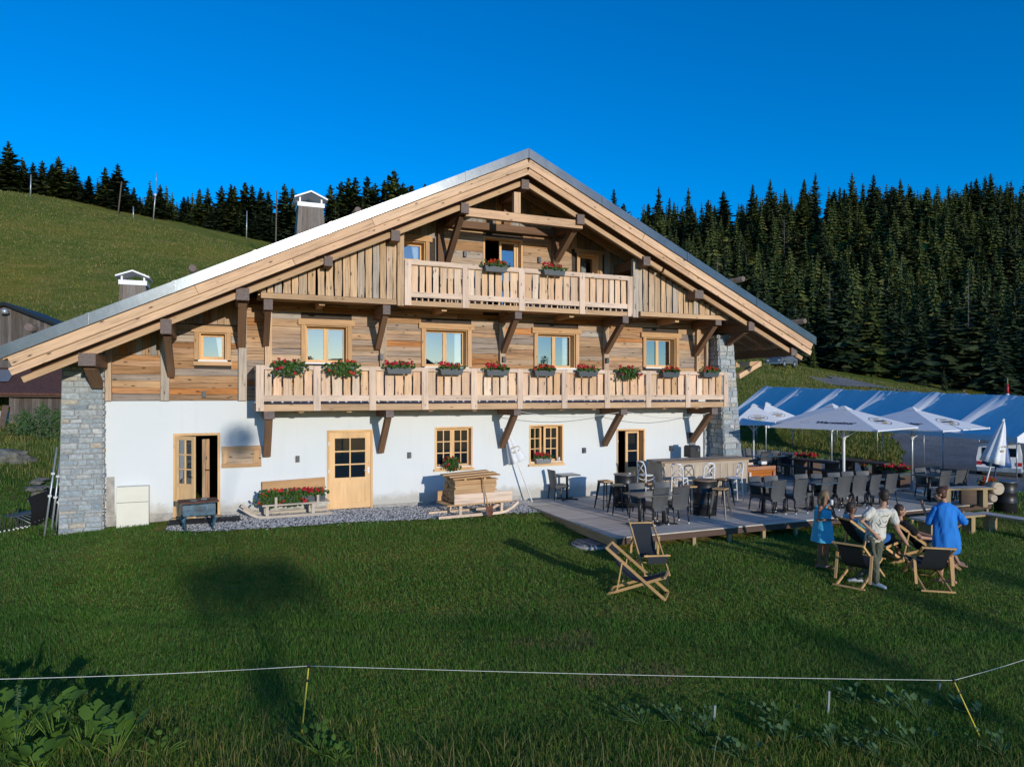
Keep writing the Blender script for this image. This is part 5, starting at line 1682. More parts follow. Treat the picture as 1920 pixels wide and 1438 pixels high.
def parasol(px, py, zpole, Zg, half, apexpy, edgepy, rot, label, pole_r=.03, prints=(), mat='white', pole='metal_w'):
    base = pt(px, 738, zpole)
    loc = (base.x, base.y, Zg)
    za = CH - (apexpy - HZ) / FPX * zpole - Zg; ze = CH - (edgepy - HZ) / FPX * zpole - Zg
    t = thing('parasol', label, 'parasol', loc, rot, 'open white beer garden parasols')
    A = Vector((0, 0, za)); Cn = [Vector((half * math.cos(R(90 * k)), half * math.sin(R(90 * k)), ze)) for k in range(4)]
    g = MB()
    for k in range(4):
        a, c = Cn[k], Cn[(k + 1) % 4]
        g.add([A, a, c], [(0, 1, 2)])
        g.add([a, c, c + Vector((0, 0, -.03)), a + Vector((0, 0, -.03))], [(3, 2, 1, 0)])
    can = g.ob('canopy', M['awning'], t)
    MB().tube_rings([[(s * .16 * math.cos(R(90 * k)), s * .16 * math.sin(R(90 * k)), za + z) for k in range(4)] for s, z in ((1.7, -.06), (.3, .05))], 0, True, False).ob('vent_cap', M[mat], can)
    MB().tube([(0, 0, 0), (0, 0, za - .03)], pole_r, 10).ob('pole', M[pole], t)
    for k in range(4):
        MB().bar((0, 0, za - .06), Cn[k] + Vector((0, 0, -.015)), .03, .02).ob('rib', M['metal_w'], t)
        MB().bar((0, 0, ze - .35), (A * .5 + Cn[k] * .5) + Vector((0, 0, -.02)), .022, .018).ob('strut', M['metal_w'], t)
        MB().lathe([(.03, -.05), (.035, 0), (.02, .03)], 8, tuple(Cn[k])).ob('corner_cap', M['chrome'], t)
    MB().lathe([(.30, 0), (.30, .05), (.05, .06), (.045, .3)], 16).ob('base', M['galv'], t)
    MB().lathe([(.055, 0), (.055, .12)], 12, (0, 0, ze - .40)).ob('collar', M['metal_w'], t)
    for k, kind in prints:
        a, c = Cn[k], Cn[(k + 1) % 4]
        x = (c - a).normalized(); E = (a + c) / 2; y = (A - E).normalized(); n = x.cross(y).normalized()
        O = E + (A - E) * .36
        if kind == 'logo':
            O = E + (A - E) * .34
            decal('printed_ring', RING, (O, x, y, n), can, 0, half / 2.2); decal('printed_name', TXT_SML, (O, x, y, n), can, 0, half / 2.2); decal('printed_crown', CROWN, (O, x, y, n), can, 0, half / 2.2)
        else:
            O = E + (A - E) * .26
            decal('printed_name', TXT_BIG, (O + x * .25, x, y, n), can, 0, half / 2.2 * .66)
            decal('printed_ring', RING, (O - x * .62 * half / 2.2, x, y, n), can, 0, .26)
    return t
# rot: direction of corner 0. The corner that faces the camera points along -view
view = math.atan2(-CT, -ST)
zP2, zP3 = 31.0, 33.5
def zt_at(px, z):
    p = pt(px, 738, z); return hz(p.x, p.y)
p_ = parasol(1582, 0, 20.6, DZ, 2.22, 764, 800, view + R(-4) , 'largest white parasol in the middle of the terrace, its front corner towards the lawn', .04, ((3, 'name'), (0, 'logo')))
parasol(1710, 0, 21.8, DZ, 2.22, 766, 801, view + R(-10), 'white parasol at the right end of the deck with bluish pole', .035, ((3, 'name'), (0, 'logo')), pole='galv')
parasol(1413, 0, zP2, zt_at(1413, zP2), 1.8, 759, 794, view + R(38), 'white parasol nearest the stone pier with an oval logo facing the lawn', .035, ((3, 'logo'),))
parasol(1436, 0, zP3, zt_at(1436, zP3), 1.8, 756, 787, view + R(-28), 'white parasol half hidden behind the one nearest the pier', .03, ((0, 'logo'),), pole='galv')
parasol(1559, 0, 26.5, zt_at(1559, 26.5), 2.1, 759, 792, view + R(-8), 'white parasol hidden mostly behind the largest parasol', .035, ((3, 'name'),), pole='galv')
def closed_parasol(foot, head, label, mat, pole, hang=1.0, logo=False, w_=.24, poler=.022, grp=None):
    f, h = Vector(foot), Vector(head)
    t = thing('closed_parasol', label, 'parasol', f, 0, grp)
    d = h - f; L = d.length
    MB().tube([(0, 0, 0), d], poler, 8).ob('pole', M[pole], t)
    x, y, z = frame_axes(Vector((0, 0, 0)), d, (0, -1, 0))
    rings = []
    for i in range(8):
        u = i / 7
        c = d * (1 - hang * u / L)
        c = c + Vector((0, -.02, -.0))
        sag = Vector((-d.x, 0, 0)) * 0.0
        r0 = .03 + w_ * u ** .8
        rings.append([c + (y * math.cos(a) + z * math.sin(a)) * r0 * (.62 + .38 * abs(math.cos(a * 3.5 + .4))) for a in [2 * math.pi * k / 28 for k in range(28)]])
    cv = MB().tube_rings(rings, 0, True, True).ob('canvas', M[mat], t)
    MB().bar(d * 1.0, d * 1.03, .05, .05).ob('finial', M['metal_w'], t)
    if logo:
        n = -y if y.y > 0 else y
        xx = d.cross(Vector((0, 1, 0))).normalized()
        c = d * (1 - hang * .62 / L)
        yy = d.normalized(); nn = xx.cross(yy)
        if nn.y > 0: xx, nn = -xx, -nn
        decal('printed_ring', RING, (c + nn * (w_ * .80), xx, yy, nn), cv, 0, .30); decal('printed_crown', CROWN, (c + nn * (w_ * .80), xx, yy, nn), cv, .002, .5)
    return t
f = gp(998, 941, DZ); h = Vector((fx(948, -.22), -.22, fz(948, 806, -.22)))
closed_parasol(f, h, 'folded white parasol leaning on the white wall under the middle bracket', 'white', 'metal_w', .98, True, .25)
f = pt(1838, 738, 19.6); f.z = DZ + .5; hd = pt(1881, 790, 19.4)
closed_parasol((f.x, f.y, DZ), hd, 'folded white parasol leaning at the right end of the deck', 'white', 'metal_w', 1.22, True, .30, grp='folded parasols at the right deck end')
f = pt(1860, 738, 20.2); hd = pt(1876, 800, 19.9)
closed_parasol((f.x, f.y, DZ), hd, 'folded blue parasol behind the folded white one at the right deck end', 'bluep', 'bluep', 1.15, False, .36, grp='folded parasols at the right deck end')
# ---------------------------------------------------------------- marquee on the gravel yard
poles = [(1777, 883), (1653, 873), (1553, 860), (1477, 847), (1390, 836)]
pp = [pt(px, py, (CH + .85) * FPX / (py - HZ)) for px, py in poles]
A0 = Vector((pp[0].x, pp[0].y, 0)); A1 = Vector((pp[-1].x, pp[-1].y, 0))
dirv = (A1 - A0).normalized()
near = A0 - dirv * 3.6
far_ = A1 + dirv * 2.0
nrm = Vector((dirv.y, -dirv.x, 0))            # towards the ridge, away from the deck
HALF = 3.6
tent = thing('marquee', 'long white party tent with a bluish wrinkled roof on thin poles behind the parasols', 'marquee', (0, 0, 0))
LT = (far_ - near).length
zr_n, zr_f = 2.98, 3.75
ze_n, ze_f = 1.10, 1.35
bays = 6
def tent_pt(u, v, side):          # u along, v 0 eave .. 1 ridge
    p = near + dirv * (LT * u)
    q = p + nrm * (HALF * v if side < 0 else HALF * (2 - v))
    ze = ze_n + (ze_f - ze_n) * u; zr = zr_n + (zr_f - zr_n) * u
    z = ze + (zr - ze) * v
    fb = (u * bays) % 1.0
    # the cloth sags between the frames and climbs again to the next seam
    sg = min(1, fb / .10) if fb < .5 else min(1, (1 - fb) / (.16 + .20 * v))
    z -= .36 * (sg * sg * (3 - 2 * sg)) * math.sin(math.pi * min(1, max(0, v * .97 + .02))) ** .7
    # tension creases that run down the slope
    k = u * LT
    am = .35 + .65 * abs(math.sin(k * .53 + 1.0)) * (.4 + .6 * u)
    z += .015 * am * math.sin(k * 15.0 - v * 3.0) + .010 * am * math.sin(k * 27.1 + v * 5.0 + 1.3) + .02 * math.sin(k * 4.1 + v * 2)
    return (q.x, q.y, z)
for side in (-1, 1):
    g = MB().grid(lambda u, v: tent_pt(u, v, side), 330, 14)
    part_name = 'roof_sheet'
    g.ob(part_name, M['awning'], tent)
    # scalloped valance along the eave
    def val(u, v):
        p = near + dirv * (LT * u) + nrm * (0 if side < 0 else 2 * HALF)
        ze = ze_n + (ze_f - ze_n) * u
        return (p.x, p.y, ze + .02 - (.22 + .05 * abs(math.sin(u * LT * 5.5))) * (1 - v))
    MB().grid(val, 200, 1).ob('valance', M['white'], tent)
# gable at the near end
a = near; c = near + nrm * (2 * HALF); m_ = near + nrm * HALF
MB().add([(a.x, a.y, ze_n), (c.x, c.y, ze_n), (m_.x, m_.y, zr_n + .02)], [(0, 1, 2)]).ob('gable_sheet', M['awning'], tent)
def gval(u, v):
    p = a + nrm * (2 * HALF * u)
    return (p.x, p.y - .01, ze_n + .02 - (.24 + .05 * abs(math.sin(u * 22))) * (1 - v))
MB().grid(gval, 60, 1).ob('valance', M['white'], tent)
for i in range(bays + 1):
    for side in (0, 1):
        p = near + dirv * (LT * i / bays) + nrm * (2 * HALF * side)
        zg = hz(p.x, p.y)
        MB().tube([(p.x, p.y, zg - .05), (p.x, p.y, ze_n + (ze_f - ze_n) * i / bays)], .028, 8).ob('tent_pole', M['galv'], tent)
# dark side sheet hanging on the far side of the near bays
# van parked behind the near end of the tent
def vehicle(name, label, cat, loc, rz_, L, W, H, hood, colour, wheel_r=.34):
    t = thing(name, label, cat, loc, rz_)
    g = MB()
    rings = []
    prof = [(-L / 2, .35, H * .93), (-L / 2 + .1, .30, H), (L * .18, .30, H), (L * .32, .30, H * .62), (L * .47, .30, H * .55), (L / 2, .35, H * .48)] if not hood else \
           [(-L / 2, .45, H * .9), (-L / 2 + .08, .4, H), (L * .08, .4, H), (L * .16, .4, H * .62), (L * .46, .4, H * .58), (L / 2, .45, H * .5)]
    for x, z0, z1 in prof:
        zw = min(z1, H * .56)
        rings.append([(x, -W / 2, z0), (x, -W / 2, zw), (x, -W / 2 * (.88 if z1 > zw + .05 else .98), z1), (x, W / 2 * (.88 if z1 > zw + .05 else .98), z1), (x, W / 2, zw), (x, W / 2, z0)])
    g.tube_rings(rings, 0, True, False)
    fixnormals(g.ob('body', colour, t))
    for sx in (-L * .31, L * .31):
        for sy in (-1, 1):
            w_ = MB().tube([(sx, sy * (W / 2 - .2), wheel_r), (sx, sy * (W / 2 + .02), wheel_r)], wheel_r, 18).ob('wheel', M['darkplastic'], t)
            MB().tube([(sx, sy * (W / 2 + .015), wheel_r), (sx, sy * (W / 2 + .035), wheel_r)], wheel_r * .55, 12).ob('rim', M['galv'], w_)
    MB().box((-L / 2 - .006, 0, H * .74), (.02, W * .74, H * .24)).ob('rear_window', M['glass_d'], t)
    for sy in (-1, 1):
        MB().box((-L / 2 - .01, sy * W * .43, H * .42), (.04, W * .12, H * .10)).ob('tail_light', M['red'], t)
        MB().box((-L * .12, sy * W * .462, H * .76), (L * .42, .02, H * .22)).ob('side_window', M['glass_d'], t)
        MB().box((L / 2 - .0, sy * W * .36, H * .42), (.04, W * .14, H * .09)).ob('headlight', M['chrome'], t)
    MB().box((-L / 2 - .05, 0, H * .25), (.12, W * .96, H * .11)).ob('bumper', M['galv'], t)
    MB().box((L / 2 + .03, 0, H * .25), (.12, W * .96, H * .11)).ob('bumper', M['galv'], t)
    MB().box((-L / 2 - .012, 0, H * .40), (.02, .5, .11)).ob('number_plate', M['white'], t)
    return t
P = pt(1934, 870, 34.0)
vehicle('white_van', 'white van parked behind the near end of the tent at the right edge', 'van', (P.x, P.y + 1.5, hz(P.x, P.y)), R(31), 4.6, 1.85, 1.75, False, M['metal_w'])
P = pt(1466, 683, 76.0)
vehicle('parked_car', 'small dark off road car parked on the grass crest under the right eave', 'car', (P.x, P.y, hz(P.x, P.y)), R(200), 3.9, 1.75, 1.75, True, M['gunmetal'], .38)
# post with red and white bands, far poles
P = hit(1889, 752, 50); P = pt(1889, 742, 70.0)
t = thing('marker_post', 'red and white banded marker post on the path beyond the tent', 'marker post', (P.x, P.y, hz(P.x, P.y)))
H_ = CH - (728 - HZ) / FPX * 70 + .9 - hz(P.x, P.y)
MB().lathe([(.16, 0), (.15, H_ * .45)], 10).ob('lower_band', M['metal_w'], t)
MB().lathe([(.15, H_ * .45), (.10, H_ * .8)], 10).ob('upper_band', M['red'], t)
MB().lathe([(.06, H_ * .8), (.05, H_ * 1.05)], 8).ob('tip', M['post'], t)
for px0, py0, px1, py1, zc, r_, lab in ((221, 398, 228, 341, 131, .14, 'leaning wooden pole on the crest in front of the pair of tall spruces'), (287, 410, 293, 346, 133, .12, 'pale metal mast with a thin aerial on the grassy crest'), (516, 460, 519, 358, 112, .13, 'straight wooden pole just left of the large chimney'), (57, 362, 58, 328, 125, .12, 'short grey pole in front of the leftmost spruces'), (250, 402, 250, 388, 130, .12, 'low stump of a pole right of the leaning pole'), (462, 452, 463, 396, 138, .12, 'dead grey trunk pole among the spruces left of the chimney')):
    a, c = pt(px0, py0, zc), pt(px1, py1, zc)
    a.z = hz(a.x, a.y) - .3
    t = thing('pole', lab, 'pole', a, 0, 'poles along the left crest')
    MB().tube([(0, 0, 0), c - a], [r_, r_ * .8], 8).ob('shaft', M['bark' if r_ > .12 else 'galv'], t)
    if px0 == 287:
        d = c - a
        MB().tube([d, d + Vector((0, 0, 2.2))], .05, 6).ob('aerial', M['galv'], t)
        MB().lathe([(.05, -.25), (.28, 0), (.05, .25)], 10, tuple(d * .72)).ob('dish', M['metal_w'], t)

# ---------------------------------------------------------------- old barn on the left
def wall_boards(parent, P0, P1, ztop, zbot, w_, mat):
    a, c = Vector(P0), Vector(P1); L = (c - a).length; d = (c - a) / L
    n = int(L / w_)
    nn = Vector((d.y, -d.x, 0))
    for i in range(n):
        m_ = a + d * (L * (i + .5) / n)
        zt_ = ztop(i / n) if callable(ztop) else ztop
        board('plank', (m_.x, m_.y, zbot), (m_.x, m_.y, zt_), L / n - .012, .05 + random.uniform(-.015, .015), M[mat], parent, up=nn, jit=.006)
barn = thing('barn', 'old grey plank barn with a rusty lean-to roof behind the left eave', 'barn', (0, 0, 0))
zc = 46
apx = pt(10, 570, zc); lp, rp_ = pt(-120, 620, zc), pt(150, 622, zc)
base = pt(10, 740, zc).z
def tz(u):
    x = -120 + 270 * u
    return pt(x, 620 - (620 - 570) * (1 - abs(x - 10) / 135), zc).z - .05
wall_boards(barn, (lp.x, lp.y, 0), (rp_.x, rp_.y, 0), tz, base, .24, 'barn')
g = MB()
back_ = Vector((.10, 1, 0)) * 7
for a, c in ((apx, pt(-150, 632, zc)), (apx, pt(175, 636, zc))):
    o = Vector((0, -.5, .1))
    g.prism([a + o, c + o, c + o + Vector((0, 0, -.22)), a + o + Vector((0, 0, -.22))], back_)
fixnormals(g.ob('roof', M['metal_k'], barn))
MB().add([apx + Vector((0, .3, -.3)), lp + Vector((0, .3, 0)), Vector((lp.x, lp.y + .3, base)), Vector((rp_.x, rp_.y + .3, base)), rp_ + Vector((0, .3, 0))], [(0, 1, 2, 3, 4)]).ob('inner_wall', M['room'], barn)
q = pt(9, 582, zc - .5)
lm = MB().lathe([(.05, -.25), (.24, -.2), (.2, .05), (.05, .15)], 12, tuple(q)).ob('flood_lamp', M['galv'], barn)
zl = 38.5
r0, r1 = pt(-160, 735, zl), pt(135, 738, zl)
t0, t1 = pt(-160, 688, zl + 6), pt(150, 690, zl + 6)
g = MB().prism([r0, r1, t1, t0], (0, 0, -.10)); fixnormals(g.ob('lean_to_roof', M['rust'], barn))
s_ = pt(-20, 694, zl + 5.2); s2_ = pt(30, 694, zl + 5.2); s3_ = pt(16, 716, zl + 2.2); s4_ = pt(-40, 716, zl + 2.2)
g = MB().add([v + Vector((0, 0, .03)) for v in (s4_, s3_, s2_, s_)], [(0, 1, 2, 3)]); g.ob('sheet_patch', M['galv'], barn)
w0, w1 = pt(22, 738, zl + .6), pt(128, 740, zl + .6)
zb_ = min(hz(w0.x, w0.y), hz(w1.x, w1.y)) - .2
wall_boards(barn, (w0.x, w0.y, 0), (w1.x, w1.y, 0), w0.z - .12, zb_, .22, 'barn')
w2 = pt(-140, 738, zl + .6)
MB().add([(w2.x, w2.y, zb_), (w0.x, w0.y, zb_), (w0.x, w0.y, w0.z - 1.0), (w2.x, w2.y, w0.z - 1.0)], [(0, 1, 2, 3)]).ob('rubble_wall', M['concrete'], barn)
MB().box((w0.x, w0.y - .05, (zb_ + w0.z) / 2), (.18, .18, w0.z - zb_)).ob('corner_post', M['barn'], barn)
MB().bar(r0 + Vector((0, .2, -.16)), r1 + Vector((0, .2, -.16)), .12, .12).ob('eave_beam', M['bench'], barn)
a = pt(2, 815, zl - .6); c = pt(12, 760, zl)
t = thing('leaning_board', 'dark board leaning against the rubble wall of the old barn', 'board', (a.x, a.y, hz(a.x, a.y)))
MB().bar((0, 0, 0), (c.x - a.x, .5, c.z - hz(a.x, a.y)), .30, .04, up=(0, -1, 0)).ob('plank', M['bench'], t)
# rocks
def rock(name, label, cat, p, sx, sy, sz, seed, grp=None, mat='rock'):
    r = random.Random(seed)
    bm = bmesh.new(); bmesh.ops.create_icosphere(bm, subdivisions=3, radius=1)
    for v in bm.verts:
        n_ = mnoise.noise(v.co * 1.3 + Vector((seed * 3.1, 0, 0))) * .45 + mnoise.noise(v.co * 3.5 + Vector((seed, 5, 0))) * .14
        v.co = v.co * (1 + n_)
        v.co = Vector((v.co.x * sx, v.co.y * sy, v.co.z * sz))
    me = bpy.data.meshes.new(name); bm.to_mesh(me); bm.free(); me.materials.append(M[mat])
    o = link(bpy.data.objects.new(name, me)); o.location = p
    return tag(o, label, cat, grp)
P = hit(16, 868); rock('boulder', 'rounded grey boulder lying in the grass below the old barn', 'boulder', P + Vector((0, 0, .1)), .8, .6, .42, 2)
# heap of slate beside the stacked chairs
for i, (px, py) in enumerate(((62, 912), (70, 905), (78, 902), (82, 912), (72, 916), (66, 922))):
    P = gp(px, py, .15)
    rock('slate_piece', 'thin slate pieces heaped beside the stack of black chairs', 'stone', (P.x, P.y, .12 + .05 * (i % 3)), .22, .2, .05 + .02 * (i % 2), 10 + i, 'slate heap beside the chair stack')
P = gp(70, 930, 0)
rock('stone_heap', 'grey rubble mound under the slate pieces behind the stacked chairs', 'rubble', (P.x + .1, P.y + .1, -.12), .34, .3, .26, 31)
# galvanised scaffold tubes leaning on the pier
for i, (a, c) in enumerate((((84, 915), (107, 838)), ((95, 920), (114, 846)), ((102, 925), (117, 868)), ((110, 928), (119, 880)))):
    f = gp(a[0], a[1], -.02); h = pt(c[0], c[1], (CT * (CD - .05) + ST * -3.4) + .0)
    h = Vector((fx(c[0], -.1), -.1 + .05 * i, fz(c[0], c[1], -.1)))
    f = Vector((fx(a[0], -.3), -.35 + .06 * i, hz(-3.9, -.3)))
    t = thing('scaffold_tube', ('tall', 'second', 'short', 'shortest')[i] + ' galvanised tube leaning on the left stone pier above the black chairs', 'tube', f, 0, 'galvanised tubes leaning on the pier')
    d = h - f
    MB().tube([(0, 0, 0), d], .022, 8).ob('pipe', M['galv'], t)
    for k in (.45, .7):
        MB().box(d * k, (.07, .07, .05)).ob('clamp', M['galv'], t)
# stack of black chairs on their side
def make_sidechair():
    t = thing('stacked_chair', 'x', 'chair', (0, 0, 0), 0, 'black chairs nested in a stack beside the left pier')
    def sh(u, v, o=0):
        a = -0.5 + 1.5 * v
        return (.34 + .34 * math.cos(a) - .3 + o * math.cos(a), (u - .5) * .46, .48 + .50 * math.sin(a) + o * math.sin(a))
    MB().grid(lambda u, v: sh(u, v), 4, 10).grid(lambda u, v: sh(1 - u, v, -.05), 4, 10).ob('shell', M['darkplastic'], t)
    for y in (-.22, .22):
        MB().tube([(-.42, y, .02), (-.42, y, .38), (.0, y, .40), (.34, y, .30)], .013, 6).ob('leg', M['gunmetal'], t)
        MB().lathe([(.02, 0), (.02, .03)], 8, (-.42, y, 0)).ob('foot_cap', M['chrome'], t)
    return t
sc0 = make_sidechair()
P = gp(62, 1004, -.12)
for i in range(7):
    s = sc0 if i == 0 else copy_tree(sc0)
    s.location = (P.x - .16 + .075 * i, P.y - .02 + .05 * i, -.04 + .012 * i); s.rotation_euler = (0, R(6 - 1.2 * i), R(-30))
    s['label'] = 'black stacked chair beside the left pier, ' + ('outermost and lowest on the left', 'second from the left', 'third from the left', 'middle of the stack', 'third from the pier', 'second from the pier', 'touching the pier side')[i]
# ---------------------------------------------------------------- spruces
def spruce_meshes(seed, whorls, width, gap, tris):
    """crown of unit height: drooping sprays in whorls; returns (crown mesh, trunk mesh)"""
    r = np.random.default_rng(seed)
    V, F = [], []
    def spray(o, az, L, droop, wd):
        n = len(V)
        d = np.array([math.cos(az), math.sin(az), 0.0]); s = np.array([-math.sin(az), math.cos(az), 0.0])
        segs = 4
        prev = None
        for i in range(segs + 1):
            u = i / segs
            c = o + d * L * u + np.array([0, 0, -droop * L * u ** 1.3 + .16 * L * max(0, u - .65)])
            w_ = wd * (0.45 + .9 * u) * (1 - u ** 3) + .002
            jag = 1 + .5 * r.uniform(-1, 1)
            hang = -w_ * (.30 + .4 * r.random())
            V.append(c + s * w_ * jag + np.array([0, 0, hang])); V.append(c); V.append(c - s * w_ * (2 - jag) + np.array([0, 0, hang]))
        for i in range(segs):
            a = n + i * 3; b = a + 3
            F.append((a, a + 1, b + 1, b)); F.append((a + 1, a + 2, b + 2, b + 1))
        # ragged twigs along the spray
        for k in range(tris):
            u = r.uniform(.25, 1.0); sd = r.choice([-1, 1])
            c = o + d * L * u + np.array([0, 0, -droop * L * u ** 1.3])
            q = d * r.uniform(.3, .9) + s * sd * r.uniform(.4, 1) + np.array([0, 0, r.uniform(-.8, .1)])
            l_ = wd * r.uniform(.6, 1.2)
            m_ = len(V)
            V.append(c + d * wd * .2); V.append(c - d * wd * .25); V.append(c + q * l_)
            F.append((m_, m_ + 1, m_ + 2))
    for w_ in range(whorls):
        t = w_ / (whorls - 1)
        z = gap + (1 - gap) * (1 - (1 - t) ** 1.15) * .985
        rad = width * ((1 - t) ** .92) * (1 if t > .08 else .8) * (1 + .22 * math.sin(w_ * 1.7 + seed * 2.1)) + .012
        n = int(6 + 5 * (1 - t))
        a0 = r.uniform(0, 6.28)
        for k in range(n):
            L = rad * r.uniform(.55, 1.22)
            if r.random() < .08: continue
            spray(np.array([0, 0, z + r.uniform(-.008, .008)]), a0 + 6.283 * k / n + r.uniform(-.3, .3), L, r.uniform(.18, .5) * (1 - t * .9) - .45 * t * (t > .75), L * .27 + .004)
    # thick inner boughs close to the trunk
    for j in range(whorls):
        t = j / whorls
        z = gap + (1 - gap) * t
        rad = width * (1 - t) ** .85 * .55
        for k in range(7):
            a = r.uniform(0, 6.28); b = a + r.uniform(.5, .9)
            m_ = len(V)
            V.append(np.array([0, 0, z + .05])); V.append(np.array([math.cos(a) * rad, math.sin(a) * rad, z - .02 + r.uniform(-.02, .02)])); V.append(np.array([math.cos(b) * rad, math.sin(b) * rad, z - .02 + r.uniform(-.02, .02)]))
            F.append((m_, m_ + 1, m_ + 2))
    me = bpy.data.meshes.new('crown')
    me.from_pydata([tuple(v) for v in V], [], F)
    me.materials.append(M['spruce'])
    tr = MB().tube([(0, 0, -.04), (0, 0, .5), (0, 0, .99)], [.016, .010, .001], 6).mesh('trunk', M['bark'])
    return me, tr
M['galv_bark'] = plain('bleached_dead_wood', (.12, .11, .10), .95, var=.3)
SPR = [spruce_meshes(i + 3, (34, 30, 38, 32, 28, 36)[i], (.20, .235, .18, .215, .26, .19)[i], (.05, .03, .08, .12, .03, .10)[i], 4) for i in range(6)]
_tree_n = 0
def spruce(x, y, h, label, group, var=None, parts=True, wid=1.0):
    global _tree_n
    _tree_n += 1
    v = random.randrange(6) if var is None else var
    z = hz(x, y) - .02 * h
    cr, tr = SPR[v]
    t = thing('spruce_tree', label, 'tree', (x, y, z), random.uniform(0, 6.28), group)
    t.scale = (h * wid, h * wid, h)
    t.rotation_euler.x = R(random.uniform(-1.5, 1.5))
    link(bpy.data.objects.new('crown', cr), t)
    if parts:
        link(bpy.data.objects.new('trunk', tr), t)
    return t
def spruce_px(px, ytop, zc, label, group, var=None, wid=1.0, dz=0):
    p = pt(px, 700, zc)
    g = hz(p.x, p.y)
    h = CH - (ytop - HZ) / FPX * zc - g
    return spruce(p.x, p.y, h, label, group, var, True, wid)
GL = 'spruces along the left crest'
LL = 'dark spruce in the row of trees behind the left grassy crest'
for px, yt, zc, var, wid, lab in ((18, 263, 138, 0, 1.1, 'tall spruce at the left edge with its bare trunk showing on the crest'), (-10, 285, 142, 1, 1, None), (45, 300, 145, 1, 1, None), (62, 303, 150, 3, 1, None), (80, 300, 147, 1, 1, None), (97, 306, 150, 2, 1.2, None),
        (110, 291, 141, 1, 1.0, 'broad pointed spruce rising above the left group on the crest'), (128, 313, 146, 3, 1, None), (140, 311, 142, 2, 1.1, None), (150, 340, 146, 4, 1, None), (166, 328, 139, 2, 1.2, 'narrow lone spruce just right of the left group on the crest'), (160, 368, 140, 4, .9, None), (30, 330, 150, 4, 1, None),
        (197, 312, 141, 0, 1.05, 'left one of the paired tall spruces behind the leaning pole'), (222, 306, 140, 0, 1.15, 'right one of the paired tall spruces behind the leaning pole'), (210, 330, 146, 3, 1, None), (250, 350, 142, 2, 1.1, None), (262, 368, 146, 4, 1, None), (238, 350, 148, 0, 1, None),
        (281, 352, 143, 1, .9, None), (300, 344, 142, 0, 1, 'spruce right behind the pale mast on the crest'), (318, 375, 145, 4, 1, None), (272, 385, 142, 4, 1.1, None), (309, 380, 148, 3, 1, None),
        (345, 368, 150, 2, 1.2, None), (352, 366, 148, 0, .9, None), (373, 352, 146, 1, .9, None), (389, 350, 147, 0, .9, None), (415, 346, 148, 1, 1, None), (432, 343, 150, 3, .9, None), (440, 347, 146, 0, 1, None), (460, 340, 149, 2, 1.1, None), (473, 345, 147, 0, 1, None), (488, 350, 151, 3, 1, None), (505, 356, 150, 1, 1, None), (400, 380, 143, 4, 1, None), (450, 390, 145, 4, 1, None), (360, 400, 144, 4, .9, None), (420, 395, 146, 4, 1, None), (480, 395, 144, 0, 1, None), (510, 400, 146, 4, 1, None),
        (535, 343, 150, 0, 1, 'tall spruce directly left of the large chimney cap'), (548, 350, 152, 1, 1, None), (575, 360, 160, 2, 1, None), (620, 344, 158, 0, 1, None), (640, 338, 162, 1, 1, None), (652, 332, 160, 3, 1, None), (665, 330, 158, 0, 1, None), (688, 328, 162, 2, 1, None), (700, 340, 164, 1, 1, None), (735, 316, 157, 1, 1.1, 'broad dark spruce standing highest behind the middle of the left roof'), (722, 335, 165, 0, 1, None), (755, 340, 166, 3, 1, None), (772, 344, 168, 2, 1.1, None), (795, 342, 170, 1, 1, None), (810, 345, 172, 0, 1, None), (590, 380, 155, 4, 1, None), (630, 375, 155, 4, 1, None), (680, 370, 155, 1, 1, None), (560, 395, 152, 4, 1, None), (840, 350, 178, 1, 1, None), (870, 352, 180, 0, 1, None)):
    spruce_px(px, yt, zc, lab or (random.choice(('dark', 'dense', 'slender', 'ragged')) + ' spruce behind the left grassy crest, ' + ('in the group at the left edge' if px < 180 else 'in the clump behind the leaning pole' if px < 265 else 'around the pale mast' if px < 330 else 'left of the large chimney' if px < 555 else 'between the chimney and the roof peak')), GL, var, wid * 1.45)
GF = 'spruces of the right hand forest'
LF = 'dark spruce among the dense forest on the right slope'
def forest_label(px, zc):
    a = ('behind the right roof slope', 'above the right eave tip', 'over the left half of the tent', 'over the middle of the tent', 'over the right part of the tent', 'near the right edge of the photo')[min(5, max(0, int((px - 1085) / 145)))]
    return random.choice(('dark', 'dense', 'slender', 'ragged')) + ' spruce ' + ('at the front edge of the forest ' if zc < 125 else 'in the lower tier of the forest ' if zc < 155 else 'in the upper tier of the forest ' if zc < 200 else 'near the forest skyline ') + a
placed = []
